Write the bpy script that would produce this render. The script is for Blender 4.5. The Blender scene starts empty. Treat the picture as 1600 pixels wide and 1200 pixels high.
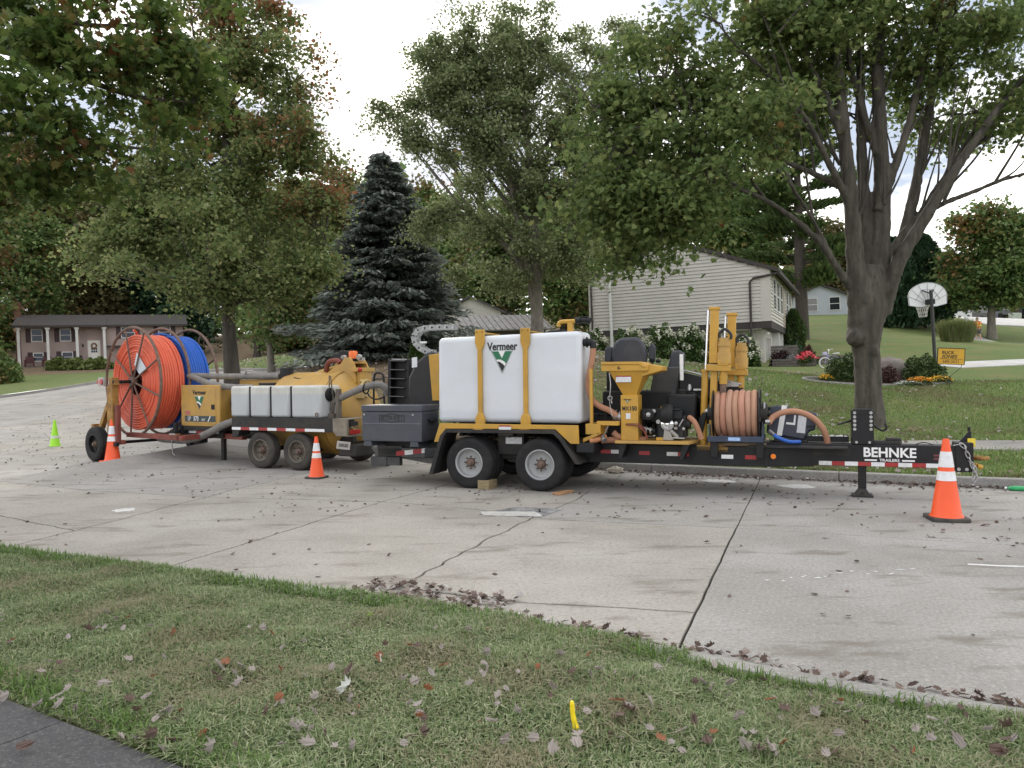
import bpy, math, random
import numpy as np
from mathutils import Vector, Matrix
rnd = random.Random(7)
rng = np.random.default_rng(11)
sc = bpy.context.scene
C = sc.collection
R = math.radians
PI = math.pi
# ------------------------------------------------------------------ camera, world, sun, exposure
FPX, ROLL, HCAM, PITCH = 1200.0, 0.012, 1.65, math.atan(8 / 1200)
cam = bpy.data.cameras.new('camera')
cam.sensor_width = 36.0
cam.lens = 36.0 * FPX / 1600
cam.clip_start = 0.05
cam.clip_end = 2000
camo = bpy.data.objects.new('camera', cam)
C.objects.link(camo)
camo.matrix_world = Matrix.Translation((0, 0, HCAM)) @ Matrix.Rotation(R(90) - PITCH, 4, 'X') @ Matrix.Rotation(-ROLL, 4, 'Z')
sc.camera = camo

SUN_EL, SUN_AZ = R(21), R(-9.5)
SUND = (math.sin(SUN_AZ) * math.cos(SUN_EL), math.cos(SUN_AZ) * math.cos(SUN_EL), math.sin(SUN_EL))
world = bpy.data.worlds.new('World')
sc.world = world
world.use_nodes = True
wn, wl = world.node_tree.nodes, world.node_tree.links
wn.clear()
def wnode(t, **k):
    n = wn.new(t)
    for a, b in k.items(): setattr(n, a, b)
    return n
sky = wnode('ShaderNodeTexSky', sky_type='NISHITA')
sky.sun_disc = False
sky.sun_elevation = SUN_EL
sky.sun_rotation = SUN_AZ
tc = wnode('ShaderNodeTexCoord')
mp = wnode('ShaderNodeMapping'); mp.inputs['Scale'].default_value = (1.0, 1.0, 2.2); mp.inputs['Location'].default_value = (-1.63, 2.498, 1.76)
wl.new(tc.outputs['Generated'], mp.inputs['Vector'])
nz = wnode('ShaderNodeTexNoise'); nz.inputs['Scale'].default_value = 2.6; nz.inputs['Detail'].default_value = 7; nz.inputs['Roughness'].default_value = 0.55; nz.inputs['Distortion'].default_value = 0.4
wl.new(mp.outputs['Vector'], nz.inputs['Vector'])
rp = wnode('ShaderNodeValToRGB')
rp.color_ramp.elements[0].position = 0.44; rp.color_ramp.elements[0].color = (0, 0, 0, 1)
rp.color_ramp.elements[1].position = 0.54; rp.color_ramp.elements[1].color = (1, 1, 1, 1)
wl.new(nz.outputs['Fac'], rp.inputs['Fac'])
skyb = wnode('ShaderNodeMix', data_type='RGBA'); skyb.inputs[0].default_value = 0.94
skyb.inputs[7].default_value = (3.3, 3.7, 4.5, 1)          # thin high cloud over the blue
wl.new(sky.outputs['Color'], skyb.inputs[6])
cl = wnode('ShaderNodeMix', data_type='RGBA')
cl.inputs[7].default_value = (12.6, 12.3, 11.8, 1)          # sunlit cloud
wl.new(rp.outputs['Color'], cl.inputs[0]); wl.new(skyb.outputs[2], cl.inputs[6])
dt = wnode('ShaderNodeVectorMath', operation='DOT_PRODUCT'); dt.inputs[1].default_value = SUND
wl.new(tc.outputs['Generated'], dt.inputs[0])
mx = wnode('ShaderNodeMath', operation='MAXIMUM'); mx.inputs[1].default_value = 0; wl.new(dt.outputs['Value'], mx.inputs[0])
pw = wnode('ShaderNodeMath', operation='POWER'); pw.inputs[1].default_value = 600; wl.new(mx.outputs[0], pw.inputs[0])
gl = wnode('ShaderNodeMix', data_type='RGBA', blend_type='ADD'); gl.inputs[7].default_value = (14, 12.6, 10.2, 1)
wl.new(pw.outputs[0], gl.inputs[0]); wl.new(cl.outputs[2], gl.inputs[6])
bg = wnode('ShaderNodeBackground'); bg.inputs['Strength'].default_value = 0.1
wl.new(gl.outputs[2], bg.inputs['Color'])
wo = wnode('ShaderNodeOutputWorld'); wl.new(bg.outputs[0], wo.inputs['Surface'])

sl = bpy.data.lights.new('sun', 'SUN'); sl.energy = 1.5; sl.angle = R(12); sl.color = (1.0, 0.93, 0.82)
so = bpy.data.objects.new('sun', sl); C.objects.link(so)
so.rotation_euler = Vector(SUND).to_track_quat('Z', 'Y').to_euler()
so.location = (-8, 60, 40)
sc.view_settings.view_transform = 'Standard'
sc.view_settings.look = 'None'
sc.view_settings.exposure = 1.0
sc.view_settings.gamma = 1.0
sc.view_settings.use_curve_mapping = False
sc.cycles.use_denoising = True
sc.cycles.max_bounces = 6
sc.cycles.transparent_max_bounces = 6
sc.cycles.sample_clamp_indirect = 4.0

# ------------------------------------------------------------------ measuring helpers (a sight line meets a plane)
def ray(px, py):
    u, v = (px - 800) / FPX, (600 - py) / FPX
    c, s = math.cos(ROLL), math.sin(ROLL)
    a, b = u * c + v * s, -u * s + v * c
    return a, math.cos(PITCH) + b * math.sin(PITCH), -math.sin(PITCH) + b * math.cos(PITCH)
def at(px, py, Y):
    d = ray(px, py); t = Y / d[1]
    return Vector((d[0] * t, Y, HCAM + d[2] * t))
def gz(px, py, z=0.0):
    d = ray(px, py); t = (z - HCAM) / d[2]
    return Vector((d[0] * t, d[1] * t, z))
LEAN = -0.05       # plumb line of the houses and trees against the graded street

# ------------------------------------------------------------------ mesh helpers
class MB:
    def __init__(s): s.v = []; s.f = []
    def add(s, vs, fs):
        o = len(s.v); s.v += [tuple(p) for p in vs]; s.f += [tuple(i + o for i in f) for f in fs]; return s
    def box(s, x0, x1, y0, y1, z0, z1):
        return s.add([(x0,y0,z0),(x1,y0,z0),(x1,y1,z0),(x0,y1,z0),(x0,y0,z1),(x1,y0,z1),(x1,y1,z1),(x0,y1,z1)],
                     [(3,2,1,0),(4,5,6,7),(0,1,5,4),(1,2,6,5),(2,3,7,6),(3,0,4,7)])
    def prism(s, poly, y0, y1):           # polygon in x,z run along y
        n = len(poly)
        if sum(poly[i][0]*poly[(i+1)%n][1]-poly[(i+1)%n][0]*poly[i][1] for i in range(n)) < 0: poly = poly[::-1]
        vs = [(x,y0,z) for x,z in poly] + [(x,y1,z) for x,z in poly]
        fs = [tuple(range(n)), tuple(range(2*n-1,n-1,-1))] + [(i,i+n,(i+1)%n+n,(i+1)%n) for i in range(n)]
        return s.add(vs, fs)
    def prism_x(s, poly, x0, x1):         # polygon in y,z run along x
        n = len(poly)
        if sum(poly[i][0]*poly[(i+1)%n][1]-poly[(i+1)%n][0]*poly[i][1] for i in range(n)) < 0: poly = poly[::-1]
        vs = [(x0,y,z) for y,z in poly] + [(x1,y,z) for y,z in poly]
        fs = [tuple(range(n-1,-1,-1)), tuple(range(n,2*n))] + [(i,(i+1)%n,(i+1)%n+n,i+n) for i in range(n)]
        return s.add(vs, fs)
    def slab(s, poly, z0, z1):            # polygon in x,y run along z; z1 may be a function of x,y
        n = len(poly)
        if sum(poly[i][0]*poly[(i+1)%n][1]-poly[(i+1)%n][0]*poly[i][1] for i in range(n)) < 0: poly = poly[::-1]
        f0 = z0 if callable(z0) else (lambda x, y: z0); f1 = z1 if callable(z1) else (lambda x, y: z1)
        vs = [(x,y,f0(x,y)) for x,y in poly] + [(x,y,f1(x,y)) for x,y in poly]
        fs = [tuple(range(n-1,-1,-1)), tuple(range(n,2*n))] + [(i,(i+1)%n,(i+1)%n+n,i+n) for i in range(n)]
        return s.add(vs, fs)
    def tube(s, path, r, n=10, closed=False):
        P = [Vector(p) for p in path]; m = len(P)
        rr = list(r) if hasattr(r, '__len__') else [r] * m
        T = []
        for i in range(m):
            a = P[(i-1) % m] if (closed or i > 0) else P[i]; b = P[(i+1) % m] if (closed or i < m-1) else P[i]
            d = b - a; T.append(d.normalized() if d.length > 1e-9 else Vector((0,0,1)))
        u = T[0].orthogonal().normalized(); vs = []
        for i in range(m):
            u = u - T[i] * u.dot(T[i]); u = u.normalized() if u.length > 1e-6 else T[i].orthogonal().normalized()
            w = T[i].cross(u)
            for k in range(n):
                a = 2*PI*k/n; vs.append(P[i] + (u*math.cos(a) + w*math.sin(a)) * rr[i])
        fs = []
        for i in range(m if closed else m-1):
            j = (i+1) % m
            for k in range(n): fs.append((i*n+k, i*n+(k+1)%n, j*n+(k+1)%n, j*n+k))
        if not closed: fs += [tuple(range(n-1,-1,-1)), tuple((m-1)*n+k for k in range(n))]
        return s.add(vs, fs)
    def cyl(s, p0, p1, r0, r1=None, n=16): return s.tube([p0, p1], [r0, r0 if r1 is None else r1], n)
    def torus(s, c, R_, r, ax='y', n=40, m=8):
        pts = []
        for k in range(n):
            a = 2*PI*k/n; ca, sa = R_*math.cos(a), R_*math.sin(a)
            pts.append({'y': (c[0]+ca,c[1],c[2]+sa), 'x': (c[0],c[1]+ca,c[2]+sa), 'z': (c[0]+ca,c[1]+sa,c[2])}[ax])
        return s.tube(pts, r, m, True)
    def lathe(s, prof, c=(0,0,0), ax='z', n=32, capped=True):       # profile (radius, along)
        vs = []; m = len(prof)
        for r, h in prof:
            for k in range(n):
                a = 2*PI*k/n; ca, sa = r*math.cos(a), r*math.sin(a)
                vs.append({'z': (c[0]+ca,c[1]+sa,c[2]+h), 'y': (c[0]+ca,c[1]+h,c[2]-sa), 'x': (c[0]+h,c[1]+ca,c[2]+sa)}[ax])
        fs = [(i*n+k, i*n+(k+1)%n, (i+1)*n+(k+1)%n, (i+1)*n+k) for i in range(m-1) for k in range(n)]
        if capped: fs += [tuple(range(n-1,-1,-1)), tuple((m-1)*n+k for k in range(n))]
        return s.add(vs, fs)
    def ball(s, c, r, n=14, m=8, jit=0, rr=None):
        rx, ry, rz = r if hasattr(r, '__len__') else (r, r, r); vs = [(c[0],c[1],c[2]-rz)]; q = rr or rnd
        for i in range(1, m):
            t = -PI/2 + PI*i/m
            for k in range(n):
                j = 1 + (q.uniform(-jit, jit) if jit else 0)
                vs.append((c[0]+rx*j*math.cos(t)*math.cos(2*PI*k/n), c[1]+ry*j*math.cos(t)*math.sin(2*PI*k/n), c[2]+rz*j*math.sin(t)))
        vs.append((c[0],c[1],c[2]+rz)); fs = [(0, 1+(k+1)%n, 1+k) for k in range(n)]
        for i in range(m-2):
            for k in range(n): fs.append((1+i*n+k, 1+i*n+(k+1)%n, 1+(i+1)*n+(k+1)%n, 1+(i+1)*n+k))
        l = 1+(m-2)*n; t = len(vs)-1
        fs += [(t, l+k, l+(k+1)%n) for k in range(n)]
        return s.add(vs, fs)
    def build(s, name, m, parent=None, smooth=35, bev=0, kind=None, loc=None, rot=None, label=None):
        me = bpy.data.meshes.new(name); me.from_pydata(s.v, [], s.f); me.validate()
        me.materials.append(m)
        if smooth:
            me.polygons.foreach_set('use_smooth', [True]*len(me.polygons)); me.set_sharp_from_angle(angle=R(smooth))
        o = bpy.data.objects.new(name, me); C.objects.link(o)
        if parent: o.parent = parent
        if bev:
            b = o.modifiers.new('edge', 'BEVEL'); b.width = bev; b.segments = 2; b.limit_method = 'ANGLE'; b.angle_limit = R(40)
        if kind: o['kind'] = kind
        if label: o['label'] = label
        if loc is not None: o.location = loc
        if rot is not None: o.rotation_euler = rot
        return o
def tag(o, label, cat, group=None):
    o['label'] = label; o['category'] = cat
    if group: o['group'] = group
    return o
def thing(name, label, cat, loc=(0,0,0), rot=(0,0,0), group=None):
    o = bpy.data.objects.new(name, None); C.objects.link(o); o.location = loc; o.rotation_euler = rot
    o.empty_display_size = 0.2
    return tag(o, label, cat, group)
def copy_tree(o, parent=None):
    kids = [c for c in C.objects if c.parent == o]
    c = o.copy(); C.objects.link(c)
    if parent: c.parent = parent
    for k in kids: copy_tree(k, c)
    return c
def bez(pts, n=8):                       # smooth path through points (Catmull-Rom)
    P = [Vector(p) for p in pts]; out = []
    for i in range(len(P)-1):
        a = P[i-1] if i > 0 else P[i]*2-P[i+1]; b, c = P[i], P[i+1]; d = P[i+2] if i+2 < len(P) else P[i+1]*2-P[i]
        for k in range(n):
            t = k/n; out.append(0.5*((2*b)+(c-a)*t+(2*a-5*b+4*c-d)*t*t+(3*b-a-3*c+d)*t**3))
    out.append(P[-1]); return out
def quads_mesh(name, V, nper, m, parent=None, faces=None, kind=None):
    """many equal little polygons: V (N, k, 3); faces: list of index tuples into one piece"""
    N, k, _ = V.shape; faces = faces or [tuple(range(k))]
    me = bpy.data.meshes.new(name)
    me.vertices.add(N*k); me.vertices.foreach_set('co', np.ascontiguousarray(V, dtype=np.float32).ravel())
    li, ls, off = [], [], 0
    pat = np.concatenate([np.array(f) for f in faces]); L = len(pat)
    idx = (np.arange(N)[:, None]*k + pat[None, :]).ravel()
    starts = np.cumsum([0]+[len(f) for f in faces[:-1]])
    st = (np.arange(N)[:, None]*L + starts[None, :]).ravel()
    me.loops.add(N*L); me.loops.foreach_set('vertex_index', idx.astype(np.int32))
    me.polygons.add(N*len(faces)); me.polygons.foreach_set('loop_start', st.astype(np.int32))
    me.update(calc_edges=True); me.materials.append(m)
    o = bpy.data.objects.new(name, me); C.objects.link(o)
    if parent: o.parent = parent
    if kind: o['kind'] = kind
    return o
def text(body, x, y, z, size, m, parent, sx=1.0, bold=0.0, shear=0.0, align='CENTER', name='lettering', rot=(PI/2,0,0), ext=0.0015):
    cu = bpy.data.curves.new(name, 'FONT'); cu.body = body; cu.size = size; cu.align_x = align; cu.align_y = 'CENTER'
    cu.extrude = ext; cu.offset = bold; cu.shear = shear; cu.resolution_u = 3
    cu.materials.append(m)
    tmp = bpy.data.objects.new(name, cu); me = bpy.data.meshes.new_from_object(tmp); bpy.data.objects.remove(tmp); me.name = name
    if not me.materials: me.materials.append(m)
    o = bpy.data.objects.new(name, me); C.objects.link(o); o.location = (x,y,z); o.rotation_euler = rot; o.scale = (sx,1,1)
    if parent: o.parent = parent
    return o

# ------------------------------------------------------------------ materials
MATS = {}
def mat(name, col, rough=0.5, metal=0.0, var=0.12, scale=5.0, dirt=0.0, dcol=(0.16,0.14,0.11), dscale=2.5, bump=0.0, bscale=60.0, spec=0.5, stretch=(1,1,1), drough=None, thr=0.5):
    if name in MATS: return MATS[name]
    m = bpy.data.materials.new(name); m.use_nodes = True; MATS[name] = m
    n, l = m.node_tree.nodes, m.node_tree.links
    b = n['Principled BSDF']; b.inputs['Roughness'].default_value = rough; b.inputs['Metallic'].default_value = metal
    b.inputs['Specular IOR Level'].default_value = spec
    t = n.new('ShaderNodeTexCoord'); mpn = n.new('ShaderNodeMapping'); mpn.inputs['Scale'].default_value = stretch
    l.new(t.outputs['Object'], mpn.inputs['Vector'])
    a = n.new('ShaderNodeTexNoise'); a.inputs['Scale'].default_value = scale; a.inputs['Detail'].default_value = 6
    l.new(mpn.outputs['Vector'], a.inputs['Vector'])
    x = n.new('ShaderNodeMix'); x.data_type = 'RGBA'
    x.inputs[6].default_value = tuple(c*(1-var) for c in col)+(1,); x.inputs[7].default_value = tuple(min(1,c*(1+var)) for c in col)+(1,)
    mr = n.new('ShaderNodeMapRange'); mr.inputs[1].default_value = 0.3; mr.inputs[2].default_value = 0.7
    l.new(a.outputs['Fac'], mr.inputs[0]); l.new(mr.outputs[0], x.inputs[0]); out = x.outputs[2]
    if dirt:
        d = n.new('ShaderNodeTexNoise'); d.inputs['Scale'].default_value = dscale; d.inputs['Detail'].default_value = 9; d.inputs['Roughness'].default_value = 0.68
        l.new(mpn.outputs['Vector'], d.inputs['Vector'])
        r2 = n.new('ShaderNodeMapRange'); r2.inputs[1].default_value = thr-0.1; r2.inputs[2].default_value = thr+0.2; r2.inputs[4].default_value = dirt
        l.new(d.outputs['Fac'], r2.inputs[0])
        y = n.new('ShaderNodeMix'); y.data_type = 'RGBA'; y.inputs[7].default_value = dcol+(1,)
        l.new(r2.outputs[0], y.inputs[0]); l.new(out, y.inputs[6]); out = y.outputs[2]
        rr = n.new('ShaderNodeMapRange'); rr.inputs[3].default_value = rough; rr.inputs[4].default_value = drough or 0.9
        l.new(r2.outputs[0], rr.inputs[0]); l.new(rr.outputs[0], b.inputs['Roughness'])
    l.new(out, b.inputs['Base Color'])
    if bump:
        e = n.new('ShaderNodeTexNoise'); e.inputs['Scale'].default_value = bscale; e.inputs['Detail'].default_value = 4
        l.new(mpn.outputs['Vector'], e.inputs['Vector'])
        bp = n.new('ShaderNodeBump'); bp.inputs['Strength'].default_value = bump; bp.inputs['Distance'].default_value = 0.01
        l.new(e.outputs['Fac'], bp.inputs['Height']); l.new(bp.outputs['Normal'], b.inputs['Normal'])
    return m
def leafmat(name, cols, trans=0.35, rough=0.55, autumn=None, ascale=0.5, athr=0.6, adir=None, aoff=0.0):
    """leaf colours picked leaf by leaf; autumn: a second colour on some branches"""
    if name in MATS: return MATS[name]
    m = bpy.data.materials.new(name); m.use_nodes = True; MATS[name] = m
    n, l = m.node_tree.nodes, m.node_tree.links
    b = n['Principled BSDF']; b.inputs['Roughness'].default_value = rough; b.inputs['Specular IOR Level'].default_value = 0.3
    g = n.new('ShaderNodeNewGeometry'); r = n.new('ShaderNodeValToRGB'); r.color_ramp.interpolation = 'LINEAR'
    while len(r.color_ramp.elements) < len(cols): r.color_ramp.elements.new(0.5)
    for i, c in enumerate(cols):
        r.color_ramp.elements[i].position = i/max(1, len(cols)-1); r.color_ramp.elements[i].color = tuple(c)+(1,)
    l.new(g.outputs['Random Per Island'], r.inputs['Fac']); out = r.outputs['Color']
    if autumn:
        t = n.new('ShaderNodeTexCoord'); a = n.new('ShaderNodeTexNoise'); a.inputs['Scale'].default_value = ascale; a.inputs['Detail'].default_value = 3
        l.new(t.outputs['Object'], a.inputs['Vector'])
        ad = n.new('ShaderNodeMath'); ad.operation = 'MULTIPLY_ADD'; ad.inputs[1].default_value = 0.22; l.new(g.outputs['Random Per Island'], ad.inputs[0]); l.new(a.outputs['Fac'], ad.inputs[2])
        mr = n.new('ShaderNodeMapRange'); mr.inputs[1].default_value = athr; mr.inputs[2].default_value = athr+0.12; src = ad.outputs[0]
        if adir:       # more of the turned leaves toward one side of the crown
            dv = n.new('ShaderNodeVectorMath'); dv.operation = 'DOT_PRODUCT'; dv.inputs[1].default_value = adir; l.new(t.outputs['Object'], dv.inputs[0])
            a2 = n.new('ShaderNodeMath'); a2.operation = 'ADD'; l.new(src, a2.inputs[0]); l.new(dv.outputs['Value'], a2.inputs[1])
            a3 = n.new('ShaderNodeMath'); a3.operation = 'ADD'; a3.inputs[1].default_value = aoff; l.new(a2.outputs[0], a3.inputs[0]); src = a3.outputs[0]
        l.new(src, mr.inputs[0])
        x = n.new('ShaderNodeMix'); x.data_type = 'RGBA'; x.inputs[7].default_value = tuple(autumn)+(1,)
        l.new(mr.outputs[0], x.inputs[0]); l.new(out, x.inputs[6]); out = x.outputs[2]
    l.new(out, b.inputs['Base Color'])
    if trans:
        ts = n.new('ShaderNodeBsdfTranslucent'); l.new(out, ts.inputs['Color'])
        ms = n.new('ShaderNodeMixShader'); ms.inputs[0].default_value = trans
        l.new(b.outputs[0], ms.inputs[1]); l.new(ts.outputs[0], ms.inputs[2]); l.new(ms.outputs[0], n['Material Output'].inputs['Surface'])
    return m
yellow = mat('yellow_paint', (0.53, 0.295, 0.04), 0.42, var=0.1, scale=2, dirt=0.45, dcol=(0.25,0.17,0.07), dscale=3.5, thr=0.56)
yellow_d = mat('dirty_yellow_paint', (0.50, 0.29, 0.06), 0.45, var=0.12, scale=2, dirt=0.6, dcol=(0.30,0.22,0.12), dscale=2.5, thr=0.5)
black = mat('black_paint', (0.010, 0.0105, 0.013), 0.42, var=0.3, dirt=0.3, dcol=(0.05,0.046,0.04), dscale=3, thr=0.58, spec=0.35)
blackp = mat('black_plastic', (0.010, 0.011, 0.013), 0.5, var=0.3, dirt=0.25, dcol=(0.05,0.046,0.042), dscale=4, thr=0.58, spec=0.35)
dustyb = mat('dusty_black_steel', (0.016, 0.016, 0.017), 0.5, var=0.3, dirt=0.6, dcol=(0.09,0.08,0.066), dscale=3, thr=0.52, spec=0.35)
rubber = mat('tyre_rubber', (0.016, 0.016, 0.018), 0.75, var=0.25, scale=8, spec=0.3, dirt=0.4, dcol=(0.06,0.056,0.05), dscale=5, thr=0.52, bump=0.3, bscale=40)
rubber_d = mat('dusty_tyre_rubber', (0.03, 0.029, 0.028), 0.85, var=0.25, scale=8, spec=0.3, dirt=0.75, dcol=(0.10,0.09,0.075), dscale=3, thr=0.42, bump=0.3, bscale=40)
rimgrey = mat('grey_rim_paint', (0.36, 0.37, 0.38), 0.4, metal=0.2, var=0.08, dirt=0.3, dscale=6)
steel = mat('bare_steel', (0.45, 0.45, 0.46), 0.35, metal=0.9, var=0.15, dirt=0.3, dcol=(0.2,0.15,0.1), dscale=8)
chrome = mat('chromed_rod', (0.75, 0.75, 0.77), 0.15, metal=1.0, var=0.05)
rust = mat('rusty_steel', (0.16, 0.1, 0.075), 0.75, metal=0.2, var=0.35, scale=14, dirt=0.4, dcol=(0.2,0.17,0.15), dscale=6)
rusty_y = mat('rusted_yellow_paint', (0.38, 0.21, 0.04), 0.6, var=0.3, scale=6, dirt=0.75, dcol=(0.13,0.06,0.03), dscale=5, thr=0.47)
redox = mat('red_oxide_paint', (0.2, 0.045, 0.03), 0.6, var=0.3, scale=6, dirt=0.5, dcol=(0.1,0.06,0.05), dscale=5)
poly_w = mat('white_polyethylene', (0.66, 0.69, 0.74), 0.45, var=0.05, scale=1.5, dirt=0.35, dcol=(0.52,0.52,0.5), dscale=1.6, thr=0.55, bump=0.06, bscale=9)
poly_d = mat('dirty_polyethylene', (0.58, 0.58, 0.55), 0.55, var=0.08, scale=2, dirt=0.55, dcol=(0.36,0.34,0.28), dscale=3.0, thr=0.5, stretch=(1,1,0.45))
tool_grey = mat('grey_toolbox_paint', (0.055, 0.062, 0.082), 0.42, var=0.08, dirt=0.2, dscale=3)
whitep = mat('white_print', (0.82, 0.82, 0.82), 0.5, var=0.03)
blackt = mat('black_print', (0.015, 0.015, 0.015), 0.5, var=0.0)
greenp = mat('green_print', (0.02, 0.16, 0.075), 0.45, var=0.0)
refl_w = mat('white_reflector', (0.8, 0.81, 0.83), 0.3, var=0.06, scale=12, dirt=0.25, dscale=9)
refl_r = mat('red_reflector', (0.38, 0.02, 0.025), 0.3, var=0.1, scale=12, dirt=0.25, dscale=9)
hose_br = mat('tan_rubber_hose', (0.40, 0.19, 0.11), 0.65, var=0.2, scale=5, dirt=0.5, dcol=(0.33,0.2,0.13), dscale=5, bump=0.3, bscale=80)
hose_gr = mat('grey_suction_hose', (0.16, 0.155, 0.15), 0.7, var=0.2, scale=6, dirt=0.7, dcol=(0.3,0.27,0.23), dscale=5)
concrete = None
seatm = mat('seat_vinyl', (0.025, 0.03, 0.043), 0.5, var=0.15, dirt=0.2)
labelw = mat('white_label', (0.75, 0.76, 0.78), 0.5, var=0.1, scale=60, dirt=0.45, dcol=(0.3,0.32,0.4), dscale=70, thr=0.5)
wood = mat('weathered_timber', (0.27, 0.2, 0.12), 0.85, var=0.3, scale=3, stretch=(2,12,12), dirt=0.4, dcol=(0.12,0.1,0.08), bump=0.4)
orange_c = mat('orange_cone_pvc', (0.90, 0.105, 0.025), 0.45, var=0.06, dirt=0.15, dcol=(0.4,0.12,0.06), dscale=5)
green_c = mat('lime_cone_pvc', (0.36, 0.80, 0.03), 0.45, var=0.06, dirt=0.12, dscale=5)
amber = mat('amber_lens', (0.85, 0.22, 0.02), 0.25, var=0.1)
redlens = mat('red_lens', (0.4, 0.015, 0.02), 0.2, var=0.1)

def fluid_level(m, z, col, soft=0.015):
    """the liquid standing in a translucent tank shows as a cooler tone below its level"""
    n, l = m.node_tree.nodes, m.node_tree.links; b = n['Principled BSDF']; src = b.inputs['Base Color'].links[0].from_socket
    t = n.new('ShaderNodeTexCoord'); sp_ = n.new('ShaderNodeSeparateXYZ'); l.new(t.outputs['Object'], sp_.inputs[0])
    r = n.new('ShaderNodeMapRange'); r.inputs[1].default_value = z-soft; r.inputs[2].default_value = z+soft; r.inputs[3].default_value = 0.62; r.inputs[4].default_value = 0.0; l.new(sp_.outputs['Z'], r.inputs[0])
    x = n.new('ShaderNodeMix'); x.data_type = 'RGBA'; x.inputs[7].default_value = col+(1,); l.new(r.outputs[0], x.inputs[0]); l.new(src, x.inputs[6]); l.new(x.outputs[2], b.inputs['Base Color'])
fluid_level(poly_d, 1.42, (0.40, 0.44, 0.48)); fluid_level(poly_w, 1.17, (0.56, 0.60, 0.66), 0.03)
# ================================================================== TERRAIN AND STREET
SA = R(-23); SU = (math.cos(SA), math.sin(SA)); SN = (-math.sin(SA), math.cos(SA))
def ts(x, y): return x*SU[0]+y*SU[1], x*SN[0]+y*SN[1]
def xy(t, s): return t*SU[0]+s*SN[0], t*SU[1]+s*SN[1]
NEAR = [(-300,5.2),(-9,5.02),(-7.65,5.0),(-5.03,4.9),(-3.09,4.82),(-1.79,4.68),(-0.9,4.5),(-0.04,4.34),(0.79,4.27),(4,4.2),(300,4.2)]
FAR = [(-300,25),(-80,25),(-40,26.4),(-35,28.5),(-30,29.5),(-23,29.5),(-20.5,23.5),(-17.4,19.5),(-14.5,17.2),(-12,15.9),(-9,14.6),(-6,13.7),(-3.2,13.2),(-1,13.0),(1.6,12.85),(12,12.8),(300,12.8)]
def near(t): return float(np.interp(t, [a for a, _ in NEAR], [b for _, b in NEAR]))
def far(t): return float(np.interp(t, [a for a, _ in FAR], [b for _, b in FAR]))
ctl = []
for px, py, Y in [(1400,693,14.5),(1250,698,15.0),(1120,700,15.6),(1590,693,13.5),(1375,670,17.5),(1100,655,19),(1200,640,20),(1330,601,25),(1480,601,25),(1410,605,24.5),
                  (1590,610,22),(1180,577,34),(1060,572,34),(930,572,34),(1300,575,32),(1560,571.5,31),(1480,574,31),(1480,530,50),(1529,534,55),(1300,506,62),(1260,513,62),(1600,500,78),(1450,500,66),(1590,540,52),
                  (0,622,40),(80,611,40),(160,598,40),(30,577,75),(150,574,77),(270,572,77),(100,588,60),
                  (365,596,20),(441,588,34),(500,575,38),(560,548,44),(600,550,34),(640,590,27),(620,628,20),(680,560,34),(540,600,27),(760,545,33),(840,545,28),(420,583,34),(330,586,36)]:
    p = at(px, py, Y); ctl.append((p.x, p.y, p.z))
for t in np.arange(-18, 22, 4.0):
    for s in (5.0, 8.5, 12.0):
        x, y = xy(t, s); ctl.append((x, y, 0.03))
for t, s, z in [(-25,6,0.0),(-25,12,0.1),(-35,6,0.1),(-35,15,0.4),(-50,6,0.3),(-20,18,0.35),(40,5,0.1),(40,13,0.3),(-10,-5,0.0),(10,-5,0),(0,-20,0),(40,-20,0),(-40,-20,0)]:
    x, y = xy(t, s); ctl.append((x, y, z))
for x, y, z in [(-160,160,12),(-60,120,8),(0,110,10),(60,110,9),(150,150,12),(-250,40,6),(250,60,10),(0,260,16),(250,260,16),(-250,260,18),(-110,60,4)]: ctl.append((x, y, z))
CT = np.array(ctl)
def _tps(r2): return np.where(r2 > 1e-12, r2*np.log(np.maximum(r2, 1e-12)), 0)
_n = len(CT); _d2 = ((CT[:, None, :2]-CT[None, :, :2])**2).sum(-1)
_A = np.zeros((_n+3, _n+3)); _A[:_n, :_n] = _tps(_d2)+np.eye(_n)*6.0
_A[:_n, _n] = 1; _A[:_n, _n+1:] = CT[:, :2]; _A[_n, :_n] = 1; _A[_n+1:, :_n] = CT[:, :2].T
_W = np.linalg.solve(_A, np.concatenate([CT[:, 2], [0, 0, 0]]))
def hraw(x, y):
    x = np.asarray(x, float); y = np.asarray(y, float); sh = x.shape; P = np.stack([x.ravel(), y.ravel()], 1); out = []
    for k in range(0, len(P), 4000):
        q = P[k:k+4000]; d2 = ((q[:, None]-CT[None, :, :2])**2).sum(-1)
        out.append(_tps(d2) @ _W[:_n]+_W[_n]+q @ _W[_n+1:])
    return np.concatenate(out).reshape(sh)
def sm(x): x = np.clip(x, 0, 1); return x*x*(3-2*x)
def hroad(x, y):                          # pavement: dead flat round the trailers, rising with the hill beyond
    t, s = x*SU[0]+y*SU[1], x*SN[0]+y*SN[1]
    w = np.maximum(sm((-t-17)/8), sm((s-14.5)/6))
    return w*np.maximum(hraw(x, y), -0.05)
NEARV = np.vectorize(near); FARV = np.vectorize(far)
def hgrass(x, y):
    t, s = x*SU[0]+y*SU[1], x*SN[0]+y*SN[1]
    dn = NEARV(t)-s; df = s-FARV(t)
    base = hroad(x, y)
    hn = 0.055+0.05*sm(dn/1.2)
    w = sm(df/2.2)
    hf = (base+0.13)*(1-w)+np.maximum(hraw(x, y), base+0.1)*w
    return np.where(dn > 0, hn, np.where(df > 0, hf, base))
def ground(x, y): return float(hgrass(np.array([x]), np.array([y]))[0])

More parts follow.
